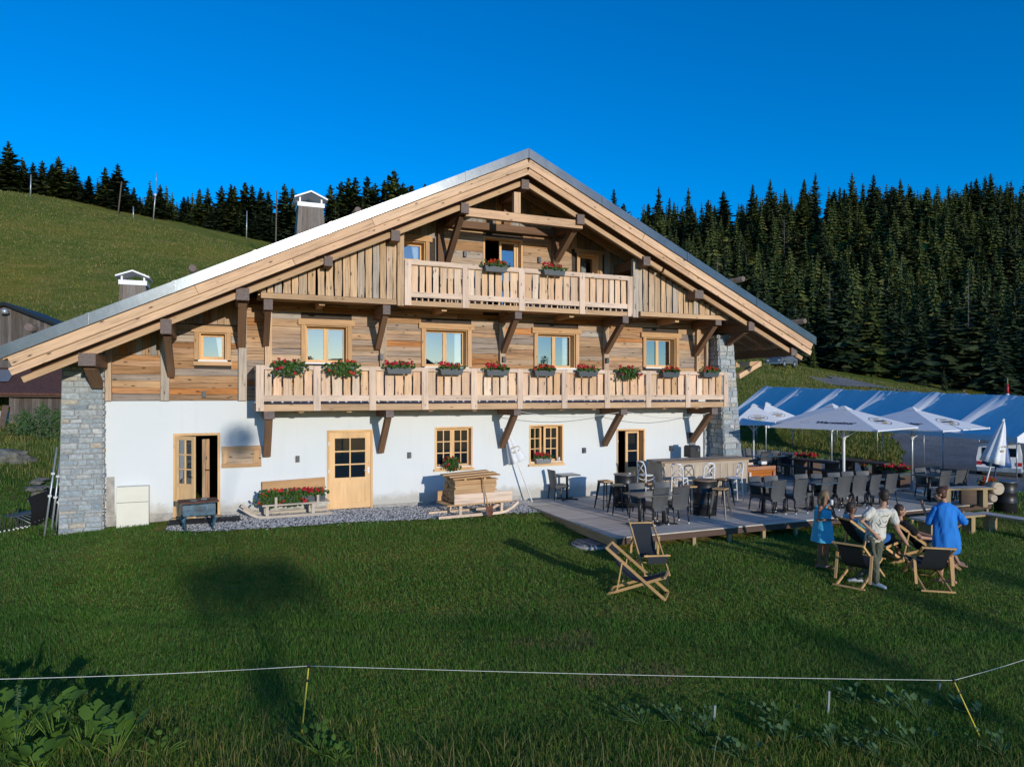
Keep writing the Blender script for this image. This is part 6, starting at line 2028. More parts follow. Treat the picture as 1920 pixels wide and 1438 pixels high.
for px, yt, zc, var, wid, lab in ((1578, 482, 104, 1, 1.0, 'large spruce at the forest edge right of the eave, with wide lower branches'), (1635, 520, 103, 4, .95, 'broad spruce at the forest edge right of the widest one'), (1722, 548, 99, 1, 1.05, 'separate pointed spruce on the forest edge above the far path'),
        (1540, 500, 112, 0, 1, None), (1487, 545, 104, 4, .8, 'bright lit spruce just beyond the right eave tip'), (1460, 480, 118, 3, 1, None), (1505, 560, 108, 2, 1, None), (1660, 500, 118, 0, 1, None), (1690, 560, 106, 3, 1, None), (1780, 520, 103, 0, 1.1, None), (1840, 520, 101, 1, 1.1, None), (1900, 540, 98, 0, 1, None), (1870, 600, 92, 4, 1, None), (1770, 690, 88, 0, .9, 'small young spruce by the path at the foot of the forest'), (1430, 500, 112, 1, .9, None), (1400, 460, 122, 0, 1, None), (1360, 470, 125, 3, 1, None), (1600, 600, 107, 4, 1, None), (1660, 640, 102, 4, .9, None), (1560, 610, 104, 2, 1, None), (1525, 640, 101, 4, .7, None), (1935, 480, 105, 1, 1, None), (1960, 560, 95, 0, 1, None),
        (1598, 321, 222, 1, .8, 'spruce with the highest tip in the middle of the right skyline'), (1526, 322, 220, 0, .8, None), (1638, 325, 220, 2, 1, None), (1690, 333, 218, 0, .9, None), (1858, 322, 205, 1, 1, 'broad tall spruce near the right end of the skyline'), (1896, 336, 205, 0, .9, None), (1443, 334, 225, 0, .9, None), (1410, 344, 226, 2, 1, None), (1235, 348, 236, 0, .9, None), (1290, 350, 236, 1, .8, None), (1150, 352, 238, 2, 1, None), (1780, 346, 212, 3, .9, None), (1735, 350, 215, 1, .9, None)):
    t = spruce_px(px, yt, zc, lab or forest_label(px, zc), GF, var, wid)
    placed.append((t.location.x, t.location.y))
tries = 0
cnt = 0
while cnt < 205 and tries < 20000:
    tries += 1
    px = random.uniform(1085, 2060); zc = 100 + 150 * random.random() ** .9
    p = pt(px, 700, zc)
    if zc < 112 and px < 1500: continue
    d = min((p.x - a) ** 2 + (p.y - b_) ** 2 for a, b_ in placed)
    if d < (3.6 + (zc - 100) * .010) ** 2: continue
    placed.append((p.x, p.y)); cnt += 1
    spruce(p.x, p.y, random.choice((random.uniform(6, 10), random.uniform(9, 14), random.uniform(12, 17))), forest_label(px, zc), GF, None, zc < 190, random.uniform(.85, 1.6))
for i, (px, zc) in enumerate(((1190, 180), (1345, 150), (1470, 195), (1555, 128), (1690, 165), (1815, 130), (1905, 175))):
    p = pt(px, 700, zc); z0 = hz(p.x, p.y)
    t = thing('dead_spruce', 'bare grey dead spruce trunk standing in the forest ' + ('behind the right roof slope', 'low behind the roof edge', 'high above the eave tip', 'just above the tent', 'in the middle of the slope', 'near the forest foot at the right', 'high at the right edge')[i], 'tree', (p.x, p.y, z0), 0, 'dead trunks in the right hand forest')
    h = random.uniform(11, 15)
    MB().tube([(0, 0, 0), (.1, 0, h * .5), (.05, 0, h)], [.13, .09, .02], 6).ob('trunk', M['galv_bark'], t)
    g = MB()
    for k in range(26):
        a = random.random() * 6.28; z = h * random.uniform(.25, .97); L = (1 - z / h) * 2.2 + .3
        g.tube([(0, 0, z), (math.cos(a) * L, math.sin(a) * L, z - L * .3)], [.05, .015], 4)
    g.ob('branches', M['galv_bark'], t)
print('trees', _tree_n, 'tries', tries)

# ---------------------------------------------------------------- small broadleaf tree behind the camera that throws its shadow on the lawn
def leaf_tree(x, y, h, label, blobs, nleaf, seed, tip=None):
    r = np.random.default_rng(seed)
    z0 = hz(x, y)
    t = thing('young_tree', label, 'tree', (x, y, z0 - .1))
    top_ = max(b_[2] for b_ in blobs)
    MB().tube([(0, 0, 0), (0.05, 0, h * .5), tip or (0, 0, top_)], [.10, .07, .02], 8).ob('trunk', M['bark'], t)
    g = MB()
    for bx, by, bz, br, n in blobs:
        tx_ = bx * .5 if tip else 0
        g.bar((tx_, 0, max(.5, bz - br)), (bx, by, bz), .03, .03, 1)
        for i in range(n):
            d = r.normal(0, 1, 3); d /= np.linalg.norm(d)
            c = np.array([bx, by, bz]) + d * br * r.random() ** .4
            a = Vector(r.normal(0, 1, 3)).normalized(); b_ = a.orthogonal().normalized(); s = r.uniform(.05, .09)
            c = Vector(c)
            g.poly([c + a * s, c + b_ * s * .6, c - a * s, c - b_ * s * .6], 0)
    g.ob('crown', [M['leaf'], M['bark']], t)
    return t
# row of unseen young trees, added to shade the front edge of the meadow
for i, (x, h) in enumerate(((-2, 6.6), (3.2, 6.8), (8, 8.5), (11.5, 9.1), (15, 9.8), (19, 10.5), (23.5, 11.0), (29, 11.2))):
    leaf_tree(x + 2, -46 - (i % 3) * 1.5, h, ('unseen young tree added for shade behind the camera, leftmost of the row', 'unseen young tree added for shade behind the camera, second in the row', 'unseen young tree added for shade behind the camera, third in the row', 'unseen young tree added for shade behind the camera, fourth in the row', 'unseen young tree added for shade behind the camera, fifth in the row', 'unseen young tree added for shade behind the camera, sixth in the row', 'unseen young tree added for shade behind the camera, seventh in the row', 'unseen young tree added for shade behind the camera, right end of the row')[i],
        [(random.uniform(-1.6, 1.6), random.uniform(-.6, .6), h - .5 - 1.0 * k, .5 + .18 * k, 150 + 40 * k) for k in range(6)], 0, 90 + i)
sx = 0.1 + .14 * 27
leaf_tree(4.9, -44, 12.5, 'young leaning broadleaf tree behind the camera, its shadow falling on the lawn', [(1.45, 0, 12.75, .42, 300)] + [(.85 + dx, 0, 9.55 + .12 * math.cos(dx * 2), .40, 150) for dx in (-.75, -.45, -.15, .15, .45, .75)] + [(.35, 0, 8.7, .24, 90), (.2, 0, 8.1, .22, 70), (.1, 0, 7.5, .2, 60)], 0, 4, (1.45, 0, 12.6))
# ---------------------------------------------------------------- the rest of the forest, joined: hundreds of spruces between and behind the single ones
def far_forest(n, seed):
    r = np.random.default_rng(seed)
    VV, FF, off = [], [], 0
    k = 0
    while k < n:
        px = r.uniform(1060, 2250) if r.random() < .85 else r.uniform(-40, 1000)
        zc = r.uniform(125, 275) if px > 1050 else r.uniform(150, 230)
        p = pt(px, 700, zc)
        h = r.uniform(6, 14) if px > 1050 else r.uniform(6, 10)
        z0 = hz(p.x, p.y)
        k += 1
        W = 16; wd_ = r.uniform(.17, .28)
        vs, fs = [], []
        for j in range(W):
            t = j / W
            z = h * (.06 + .94 * t)
            rad = h * wd_ * (1 - t) ** .95 * (1 + .25 * math.sin(j * 1.9 + k)) + .15
            m = 6
            a0 = r.uniform(0, 6.28)
            for q_ in range(m):
                a = a0 + 6.283 * q_ / m + r.uniform(-.25, .25); L = rad * r.uniform(.65, 1.15); w_ = L * .42
                c, s = math.cos(a), math.sin(a)
                b = len(vs)
                vs += [(0, 0, z + h * .03), (c * L * .75 - s * w_, s * L * .75 + c * w_, z - L * .45), (c * L, s * L, z - L * .30), (c * L * .75 + s * w_, s * L * .75 - c * w_, z - L * .45)]
                fs += [(b, b + 1, b + 2), (b, b + 2, b + 3)]
        v = np.array(vs) + np.array([p.x, p.y, z0])
        VV.append(v); FF.append(np.array(fs) + off); off += len(v)
    me = bpy.data.meshes.new('forest')
    me.from_pydata(np.concatenate(VV).tolist(), [], np.concatenate(FF).tolist())
    me.materials.append(M['spruce'])
    return tag(link(bpy.data.objects.new('forest', me)), 'the mass of further spruces filling the forest behind the single trees', 'forest', kind='stuff')
far_forest(1150, 12)
# ---------------------------------------------------------------- people
def remesh(b, mats, name, parent, voxel, smooth=2, disp=None):
    me = b.mesh(name, mats)
    o = bpy.data.objects.new(name, me); COL.objects.link(o)
    md = o.modifiers.new('r', 'REMESH'); md.mode = 'VOXEL'; md.voxel_size = voxel; md.use_smooth_shade = True
    sm = o.modifiers.new('s', 'SMOOTH'); sm.factor = .5; sm.iterations = smooth
    dg = bpy.context.evaluated_depsgraph_get()
    m2 = bpy.data.meshes.new_from_object(o.evaluated_get(dg))
    o.modifiers.clear(); o.data = m2; m2.name = name
    bpy.data.meshes.remove(me)
    if not m2.materials: m2.materials.append(mats)
    if parent is not None: o.parent = parent
    return o
def ball(b, c, r, sx=1, sy=1, sz=1, n=12, M3=None):
    c = Vector(c); rings = []
    for j in range(1, n // 2 * 2):
        a = math.pi * j / (n // 2 * 2)
        ring = []
        for k in range(n):
            p = Vector((r * sx * math.sin(a) * math.cos(2 * math.pi * k / n), r * sy * math.sin(a) * math.sin(2 * math.pi * k / n), -r * sz * math.cos(a)))
            if M3 is not None: p = M3 @ p
            ring.append(c + p)
        rings.append(ring)
    b.tube_rings(rings, 0, True)
def limb(b, pts, rs, n=10, flat=1.0):
    b.tube(pts, list(rs), n)
    for p, r_ in zip(pts, rs):
        ball(b, p, r_ * .995, n=8)
def hand(b, wrist, elbow, palm_n=(0, -1, 0), curl=.5, side=1, spread=.0):
    w = Vector(wrist); d = (w - Vector(elbow)).normalized()
    pn = Vector(palm_n); pn = (pn - d * pn.dot(d)).normalized()
    s = d.cross(pn) * side
    c = w + d * .045
    M3 = Matrix((s, pn, d)).transposed()
    ball(b, c, .05, .85, .36, 1.05, 10, M3)
    L = (.062, .074, .07, .054)
    for i in range(4):
        o = w + d * .085 + s * (.027 - .018 * i)
        a1 = curl * .5; a2 = curl * 1.3
        p1 = o + (d * math.cos(a1) + pn * math.sin(a1) + s * spread * (1.5 - i) * .2) * L[i] * .55
        p2 = p1 + (d * math.cos(a2) + pn * math.sin(a2)) * L[i] * .5
        b.tube([o, p1, p2], [.0095, .009, .0075], 6); ball(b, p2, .0075, n=6); ball(b, p1, .009, n=6)
    o = w + d * .03 + s * .035
    p1 = o + (s * .6 + d * .7 + pn * .3).normalized() * .04; p2 = p1 + (d * .9 + pn * .5).normalized() * .032
    b.tube([o, p1, p2], [.012, .0105, .009], 6); ball(b, p2, .009, n=6)
def head(b, c, yaw, tilt=0.0, r=.105):
    """head with a face looking along yaw (0 = +X)"""
    Mz = Matrix.Rotation(yaw, 3, 'Z') @ Matrix.Rotation(tilt, 3, 'Y')
    c = Vector(c)
    P = lambda x, y, z: c + Mz @ Vector((x, y, z))
    ball(b, P(-.005, 0, .025), .098, 1.0, .80, 1.08, 16, Mz)
    ball(b, P(.030, 0, -.045), .064, .95, .85, 1.0, 12, Mz)      # jaw
    ball(b, P(.068, 0, -.090), .024, 1, 1.1, .8, 8, Mz)          # chin
    b.tube([P(.088, 0, .025), P(.105, 0, -.005), P(.113, 0, -.022)], [.010, .012, .015], 8); ball(b, P(.108, 0, -.024), .016, n=8)
    for s in (-1, 1):
        ball(b, P(.062, s * .042, -.022), .026, n=8)              # cheeks
        ball(b, P(.080, s * .034, .032), .017, .7, 1.3, .6, 8, Mz)  # brow
        ball(b, P(-.008, s * .083, -.006), .026, .8, .3, 1.2, 8, Mz)  # ears
    b.tube([P(.092, -.022, -.055), P(.098, 0, -.053), P(.092, .022, -.055)], .008, 6)   # lips
    return P
def eyes(parent, P):
    g = MB()
    for s in (-1, 1):
        ball(g, P(.0835, s * .034, .014), .0115, .7, 1.2, .8, 8)
    g.ob('eyes', M['ink'], parent)
def hair_cap(parent, P, mat, long=0.0, bun=False, n=1):
    g = MB()
    Mz = Matrix((P(1, 0, 0) - P(0, 0, 0), P(0, 1, 0) - P(0, 0, 0), P(0, 0, 1) - P(0, 0, 0))).transposed()
    ball(g, P(-.022, 0, .045), .104, .98, .88, 1.0, 16, Mz)
    ball(g, P(-.045, 0, .0), .085, .8, .98, 1.15, 12, Mz)
    for s in (-1, 1): ball(g, P(-.012, s * .066, .045), .036, 1, .6, 1.3, 8, Mz)
    if long:
        for s in (-1, 1):
            g.tube([P(-.01, s * .08, .03), P(-.015, s * .088, -.06), P(-.02, s * .085, -.06 - long)], [.03, .03, .02], 8)
        g.tube([P(-.07, 0, .0), P(-.085, 0, -.09), P(-.08, 0, -.08 - long)], [.07, .07, .045], 10)
    if bun:
        ball(g, P(-.095, 0, .105), .055, n=10)
        for k in range(7):
            a = k * .9; ball(g, P(-.095 + .04 * math.cos(a), .045 * math.sin(a), .12 + .02 * math.sin(a * 2)), .026, n=6)
    o = remesh(g, M[mat], 'hair', parent, .011, 1)
    return o
def wrinkle(o, amp=.012, sc=9.0, sd=0.0):
    me = o.data
    nrm_ = [v.normal.copy() for v in me.vertices]
    for v, nn in zip(me.vertices, nrm_):
        c = v.co.copy()
        q_ = Vector((c.x * sc + sd, c.y * sc, c.z * sc * .55 + (c.x + c.y) * sc * .5))
        n_ = mnoise.noise(q_) + .5 * mnoise.noise(q_ * 2.3)
        v.co = c + nn * (amp * (1 - 2 * abs(n_)))
    me.update()
    return o
def person(label, p, rz_=0.0):
    return thing('person', label, 'person', p, rz_, None)
def shoe(parent, ankle, toe_dir, mat, L=.26):
    a = Vector(ankle); d = Vector(toe_dir).normalized()
    g = MB()
    g.tube([a + Vector((0, 0, -.03)) - d * .06, a + Vector((0, 0, -.045)) + d * .05, a + Vector((0, 0, -.06)) + d * (L - .09)], [.048, .047, .034], 10)
    ball(g, a + d * (L - .09) + Vector((0, 0, -.062)), .036, n=8); ball(g, a - d * .06 + Vector((0, 0, -.04)), .045, n=8)
    return remesh(g, M[mat], 'shoe', parent, .014, 1)
def foot(b, ankle, toe_dir, L=.23):
    a = Vector(ankle); d = Vector(toe_dir).normalized()
    ball(b, a - d * .04 + Vector((0, 0, -.045)), .036, n=8)
    b.tube([a + Vector((0, 0, -.02)), a + Vector((0, 0, -.048)) + d * .07, a + Vector((0, 0, -.068)) + d * (L - .08)], [.040, .036, .024], 8); ball(b, a + d * (L - .08) + Vector((0, 0, -.068)), .026, n=8)
V3 = Vector
# camera frame for poses: right = along picture, away = from the camera
RT, AW = Vector((CT, -ST, 0)), Vector((ST, CT, 0))
def q(r, a, z):            # pose coordinates: right, away, up
    return RT * r + AW * a + Vector((0, 0, z))
yaw_r = math.atan2(RT.y, RT.x); yaw_a = math.atan2(AW.y, AW.x)
def densify(rows, k=4):
    out = []
    for a, c in zip(rows, rows[1:]):
        for i in range(k):
            out.append(tuple(x + (y - x) * i / k for x, y in zip(a, c)))
    return out + [rows[-1]]
def torso(b, hip, chest, neck, w_hip, w_chest, w_sh, right, deep=.62):
    rt = Vector(right).normalized()
    hip, chest, neck = Vector(hip), Vector(chest), Vector(neck)
    up = (neck - hip).normalized(); fw = up.cross(rt).normalized()
    rows = [(hip - up * .09, w_hip * .8, deep * .8), (hip, w_hip, deep), (hip * .5 + chest * .5, (w_hip + w_chest) * .45, deep), (chest, w_chest, deep), (chest * .4 + neck * .6, w_sh, deep * .8), (neck - up * .035, w_sh * .72, deep * .6), (neck, .055, 1.0)]
    n = 16
    b.tube_rings([[c + (rt * math.cos(2 * math.pi * k / n) + fw * math.sin(2 * math.pi * k / n) * dp) * w_ for k in range(n)] for c, w_, dp in rows], 0, True)

# 1. woman in the turquoise dress, drink at her mouth, looking right
P0 = hit(1543, 1068)
zc1 = ST * P0.x + CT * (P0.y + CD)
H1 = (1070 - 927) / FPX * zc1
t = person('woman in a short turquoise dress standing left of the deck chairs', P0)
k = H1 / 1.66
b = MB()
hd = q(.06, .02, 1.55) * k
for s, foot_r, bend in ((-1, -.08, .0), (1, .07, .02)):
    hip = q(s * .085, 0, .86) * k; kn = q(s * .07 + .01, -.02 + bend, .47) * k; an = q(foot_r, .03 + bend, .09) * k
    limb(b, [hip, kn, an], [.082, .050, .034]); b.tube([kn * .75 + an * .25, kn * .5 + an * .5], [.052, .048], 8)
    foot(b, an, RT - AW * .3)
torso(b, q(0, 0, .92) * k, q(-.01, 0, 1.22) * k, q(.02, 0, 1.42) * k, .165, .15, .175, RT * .6 - AW * .8)
b.tube([q(.02, 0, 1.38) * k, q(.045, .01, 1.50) * k], [.052, .048], 10)
shL, shR = q(-.10, -.10, 1.345) * k, q(.11, .09, 1.345) * k
elL = q(-.17, -.14, 1.09) * k; wrL = q(.06, -.19, 1.10) * k
limb(b, [shL, elL, wrL], [.05, .040, .028]); hand(b, wrL, elL, (0, 0, -1), .8, 1)
elR = q(.26, -.02, 1.13) * k; wrR = q(.19, -.04, 1.36) * k
limb(b, [shR, elR, wrR], [.048, .038, .027]); hand(b, wrR, elR, -RT, 1.0, 1)
hp = head(b, hd, yaw_r - .35, .1)
body = remesh(b, M['skin_tan'], 'body', t, .0085, 3)
eyes(t, hp); hair_cap(t, hp, 'hair_b', .10)
g = MB(); n = 40
n = 72
rows = [(.60, .235, .19), (.62, .23, .185), (.75, .215, .17), (.90, .20, .155), (1.02, .175, .13), (1.12, .17, .125), (1.24, .172, .13), (1.31, .15, .10), (1.345, .10, .07)]
rt_ = (RT * .6 - AW * .8); fw_ = Vector((0, 0, 1)).cross(rt_)
g.tube_rings([[q(-.005, 0, z) * k + (rt_ * math.cos(2 * math.pi * i / n) * w_ + fw_ * math.sin(2 * math.pi * i / n) * d_) * (1 + .035 * math.sin(i * 5 * 2 * math.pi / n + z * 3) * max(0, 1.1 - z) * 2) for i in range(n)] for z, w_, d_ in densify(rows)], 0, True)
wrinkle(g.ob('dress', M['turq'], t), .006, 10)
for sy in (-1, 1):
    MB().tube([q(-.005, 0, 1.30) * k + rt_ * .10 * sy + fw_ * .10, q(.0, 0, 1.40) * k + rt_ * .09 * sy + fw_ * .03, q(-.005, 0, 1.32) * k + rt_ * .11 * sy - fw_ * .09], .018, 6).ob('strap', M['turq'], t)
cup = t.location + wrR + q(-.04, -.05, .09)
c_ = thing('glass', 'small drinking glass at the mouth of the woman in turquoise', 'glass', cup)
MB().lathe([(.026, -.05), (.032, .06)], 12).ob('cup', M['white'], c_)

# 2. man in off-white tee and khaki trousers seen from behind, left hand on hip, leaning right
P0 = hit(1640, 1104)
zc2 = ST * P0.x + CT * (P0.y + CD)
k = (1106 - 929) / FPX * zc2 / 1.76
t = person('man in an off white tee and khaki trousers leaning on a deck chair', P0)
def kq(r, a, z): return q(r, a, z) * k
b = MB(); tr = MB(); sh_ = MB()
hipc = kq(.03, .04, .93); chest = kq(.09, .06, 1.25); neck = kq(.17, .05, 1.47)
torso(b, hipc, chest, neck, .16, .165, .19, RT)
b.tube([neck - Vector((0, 0, .03)), kq(.20, .05, 1.57)], [.062, .056], 10)
# crossed legs: right leg straight down, left leg crossing behind towards the left
legs = [(kq(-.05, .03, .90), kq(-.02, -.05, .50), kq(.02, -.02, .08), RT * .2 + AW * -.35),
        (kq(.11, .06, .90), kq(.10, .10, .50), kq(-.20, .20, .10), RT * -.9 + AW * .3)]
for hip, kn, an, td in legs:
    limb(tr, [hip, kn, an], [.100, .072, .055]); limb(b, [kn, an], [.05, .035])
    shoe(t, an, td, 'shoe')
tr2 = [hipc - Vector((0, 0, .08)), hipc + Vector((0, 0, .05))]
torso(tr, hipc - Vector((0, 0, .03)), hipc + Vector((0, 0, .06)), hipc + Vector((0, 0, .12)), .165, .16, .15, RT)
shL, shR = kq(-.04, .03, 1.40), kq(.36, .06, 1.38)
elL = kq(-.28, -.06, 1.22); wrL = kq(-.045, -.10, .99)
elR = kq(.44, .02, 1.05); wrR = kq(.60, .0, .79)
limb(b, [shL, elL, wrL], [.055, .045, .032]); hand(b, wrL, elL, AW, .6, 1)
limb(b, [shR, elR, wrR], [.058, .048, .034]); hand(b, wrR, elR, Vector((0, 0, -1)), .9, -1)
hp = head(b, kq(.22, .07, 1.665), yaw_a - .5, .06)
remesh(b, M['skin'], 'body', t, .0085, 3); eyes(t, hp); hair_cap(t, hp, 'hair_d')
wrinkle(remesh(tr, M['khaki'], 'trousers', t, .012, 3), .009, 12)
torso(sh_, hipc - Vector((0, 0, .02)), chest, neck - Vector((0, 0, .02)), .185, .185, .215, RT, .66)
limb(sh_, [shL, shL * .46 + elL * .54], [.066, .072]); limb(sh_, [shR, shR * .46 + elR * .54], [.066, .074])
tee = wrinkle(remesh(sh_, M['tee'], 'tee_shirt', t, .011, 3), .012, 10)
# line drawing printed on the back of the tee
pr = MB()
def bk_(r, z):
    return kq(r, -.085 - .02, z)
drw = [[(.0, 1.20), (.06, 1.12), (.16, 1.10), (.24, 1.18), (.30, 1.30)], [(.05, 1.26), (.08, 1.18), (.04, 1.14)], [(.10, 1.30), (.15, 1.33), (.20, 1.31), (.26, 1.35)], [(.24, 1.15), (.28, 1.12), (.31, 1.15), (.28, 1.18), (.24, 1.15)], [(.12, 1.22), (.17, 1.19), (.22, 1.24)]]
dg = bpy.context.evaluated_depsgraph_get()
def on_tee(r, z):
    o = kq(r, -1.0, z)
    ok, loc, nn, i = tee.ray_cast(o, AW)
    return loc - AW * .004 if ok else kq(r, -.1, z)
for ln in drw:
    pts = []
    for (a, c) in zip(ln, ln[1:]):
        for i in range(4): pts.append(on_tee(a[0] + (c[0] - a[0]) * i / 4, a[1] + (c[1] - a[1]) * i / 4))
    pr.tube(pts, .0055, 5)
pr.ob('back_print', M['ink'], tee)

# 3. woman in a loose blue dress seen from behind, one hand raised, other on hip
P0 = hit(1773, 1100)
zc3 = ST * P0.x + CT * (P0.y + CD)
k = (1100 - 921) / FPX * zc3 / 1.70
t = person('woman in a loose bright blue dress with auburn hair in a bun, one hand raised', P0)
b = MB()
for s, kn, an in ((-1, kq(-.07, -.01, .47), kq(-.08, .02, .09)), (1, kq(.09, .0, .47), kq(.11, -.03, .09))):
    limb(b, [kq(s * .09, 0, .86), kn, an], [.085, .053, .036]); foot(b, an, AW * .8 - RT * .5)
    b.tube([kn * .75 + an * .25, kn * .5 + an * .5], [.054, .05], 8)
torso(b, kq(0, 0, .93), kq(-.01, 0, 1.23), kq(-.01, 0, 1.44), .165, .155, .18, RT)
b.tube([kq(-.01, 0, 1.40), kq(-.035, .02, 1.53)], [.054, .05], 10)
shL, shR = kq(-.165, .02, 1.345), kq(.15, .02, 1.345)
elL = kq(-.235, .10, 1.09); wrL = kq(-.275, .20, 1.33)
elR = kq(.315, -.02, 1.12); wrR = kq(.20, .08, .96)
limb(b, [shL, elL, wrL], [.046, .036, .026]); hand(b, wrL, elL, RT, .5, -1, .4)
limb(b, [shR, elR, wrR], [.05, .042, .03]); hand(b, wrR, elR, -RT, .6, 1)
hp = head(b, kq(-.075, .04, 1.595), yaw_r + math.pi - .55, .12)
remesh(b, M['skin'], 'body', t, .0085, 3); eyes(t, hp); hair_cap(t, hp, 'hair_r', 0, True)
g = MB(); n = 90
rows = [(.555, .20, .15, .02), (.57, .225, .17, .02), (.70, .25, .18, .02), (.90, .235, .165, .01), (1.05, .215, .15, 0), (1.20, .205, .14, -.01), (1.32, .20, .125, -.01), (1.39, .17, .10, -.01), (1.43, .10, .075, -.01), (1.45, .07, .062, -.012)]
g.tube_rings([[kq(dx, 0, z) + (RT * math.cos(2 * math.pi * i / n) * w_ + AW * math.sin(2 * math.pi * i / n) * d_) * (1 + .055 * math.sin(i * 7 * 2 * math.pi / n + z * 4) * min(1, max(0, 1.35 - z) * 2) * min(1, (z - .5) * 6) + .03 * math.sin(i * 3 * 2 * math.pi / n + 6 * z)) for i in range(n)] for z, w_, d_, dx in densify(rows)], 0, True)
slv = MB(); 
g2 = g
dress = wrinkle(g.ob('dress', M['blue'], t), .010, 9)
for sh2, el2 in ((shL, elL), (shR, elR)):
    g = MB(); limb(g, [sh2 + (sh2 - el2) * -.02, sh2 * .3 + el2 * .7, el2 * 1.02 - sh2 * .02], [.060, .066, .068], 12)
    wrinkle(remesh(g, M['blue'], 'sleeve', t, .011, 2), .009, 12)

# deck chairs -------------------------------------------------------------
def deckchair(label, p, rz_, rec=1.0, sag=.14):
    """local: sitter faces +X, frame width along Y, origin on the ground under the pivot"""
    t = thing('deck_chair', label, 'deck chair', p, rz_, 'black canvas deck chairs with beech frames')
    W_ = .56
    up_top, up_bot = V3((-.66, 0, .98)), V3((.62, 0, .02))      # back rest rails, top behind, foot in front
    lo_f, lo_b = V3((.62, 0, .46)), V3((-.62, 0, .02))          # seat rails
    for s in (-1, 1):
        o = V3((0, s * W_ / 2, 0)); o2 = V3((0, s * (W_ / 2 - .05), 0)); o3 = V3((0, s * (W_ / 2 + .045), 0))
        MB().bar(up_top + o, up_bot + o, .028, .055).ob('back_rail', M['chairwood'], t)
        MB().bar(lo_b + o2, lo_f + o2, .028, .055).ob('seat_rail', M['chairwood'], t)
        pv = up_top * .72 + up_bot * .28
        MB().bar(pv + o3, V3((-.42, 0, .10)) + o3, .025, .05).ob('prop', M['chairwood'], t)
    for nm, c in (('top_bar', up_top), ('foot_bar', up_bot), ('front_bar', lo_f), ('rear_bar', lo_b)):
        MB().bar(c + V3((0, -W_ / 2 - .02, 0)), c + V3((0, W_ / 2 + .02, 0)), .04, .035).ob(nm, M['chairwood'], t)
    a, c = up_top + V3((.02, 0, -.01)), lo_f + V3((-.01, 0, .01))
    def cv(u, v, o=0):
        p_ = a.lerp(c, v)
        d_ = sag * 2.6 * math.sin(math.pi * v) ** 1.0 * (1 + .35 * (v - .5))
        return (p_.x - d_ * .42 , (u - .5) * (W_ - .12), p_.z - d_ * .95 + o)
    MB().grid(lambda u, v: cv(u, v), 4, 16).ob('canvas', M['canvas'], t)
    MB().grid(lambda u, v: (lo_f.x + .012, (u - .5) * (W_ - .12), lo_f.z - .18 * v), 4, 2).ob('canvas_flap', M['canvas'], t)
    return t
def yaw_of(r, a):
    v = RT * r + AW * a; return math.atan2(v.y, v.x)
pA = hit(1197, 1116); pB = hit(1217, 1072)
dA = deckchair('empty black deck chair on the lawn seen from its side, nearer of the left pair', pA, yaw_of(1, -.35))
dB = deckchair('empty black deck chair on the lawn facing the camera, farther of the left pair', pB, yaw_of(.12, -1))
pC = hit(1630, 1052); pD = hit(1612, 1090); pE = hit(1738, 1100); pF = hit(1730, 1058)
dC = deckchair('deck chair under the seated man in turquoise, behind the woman in the turquoise dress', pC, yaw_of(1, .15))
dD = deckchair('black deck chair seen from behind at the left of the man in the tee', pD, yaw_of(.75, .75))
dE = deckchair('black deck chair seen from behind under the hand of the man in the tee', pE, yaw_of(.25, 1))
dD.scale = dE.scale = (.98, .95, .84)
dC.scale = (.95, .95, .92)
dA.scale = dB.scale = (.80, .88, .86)
dF = deckchair('deck chair under the seated person in a black tee', pF, yaw_of(.9, -.35))
def sitter(label, base, yaw, skin, shirt, shorts, hairm, arm_up, k=1.0, hair_long=0):
    """reclining in a deck chair at base facing yaw"""
    f = V3((math.cos(yaw), math.sin(yaw), 0)); l = V3((-math.sin(yaw), math.cos(yaw), 0))
    Q = lambda a, s, z: f * a + l * s + V3((0, 0, z))
    t = person(label, base)
    b, sb, tb = MB(), MB(), MB()
    hip, chest, neck = Q(.02, 0, .36), Q(-.24, 0, .66), Q(-.42, 0, .88)
    torso(b, hip, chest, neck, .15, .155, .18, -l)
    torso(sb, hip, chest, neck - V3((0, 0, .01)), .172, .178, .205, -l, .7)
    b.tube([neck, Q(-.43, 0, .98)], [.056, .052], 10)
    for s in (-1, 1):
        h_, kn, an = Q(.05, s * .09, .36), Q(.44, s * .13, .52), Q(.62, s * .12, .10)
        limb(b, [h_, kn, an], [.08, .055, .036]); foot(b, an, f)
        limb(tb, [h_, h_ * .25 + kn * .75], [.10, .085])
        sh2 = Q(-.36, s * .19, .82)
        if s == arm_up:
            el, wr = Q(-.30, s * .40, .86), Q(-.20, s * .42, 1.14)
            hn = f
        else:
            el, wr = Q(-.08, s * .30, .60), Q(.20, s * .14, .56)
            hn = V3((0, 0, -1))
        limb(b, [sh2, el, wr], [.05, .042, .03]); hand(b, wr, el, hn, .6, s)
        limb(sb, [sh2, sh2 * .4 + el * .6], [.072, .074])
    hp = head(b, Q(-.42, 0, 1.09), yaw, .05)
    remesh(b, M[skin], 'body', t, .009, 3); eyes(t, hp); hair_cap(t, hp, hairm, hair_long)
    wrinkle(remesh(sb, M[shirt], 'tee_shirt', t, .012, 3), .011, 10); wrinkle(remesh(tb, M[shorts], 'shorts', t, .013, 2), .009, 11)
    return t
s1_ = sitter('man in a turquoise tee reclining in a deck chair with one hand raised', dC.location + V3((0, 0, .02)), yaw_of(1, .15), 'skin_tan', 'turq2', 'navy', 'hair_d', 1)
sitter('person in a black tee sitting in a deck chair beside the blue dress', dF.location + V3((0, 0, .02)), yaw_of(.9, -.35), 'skin', 'black_tee', 'khaki', 'hair_d', 0)
c_ = thing('glass', 'beer glass standing among the deck chairs beside the blue dress', 'glass', dF.location + q(.05, -.45, .42))
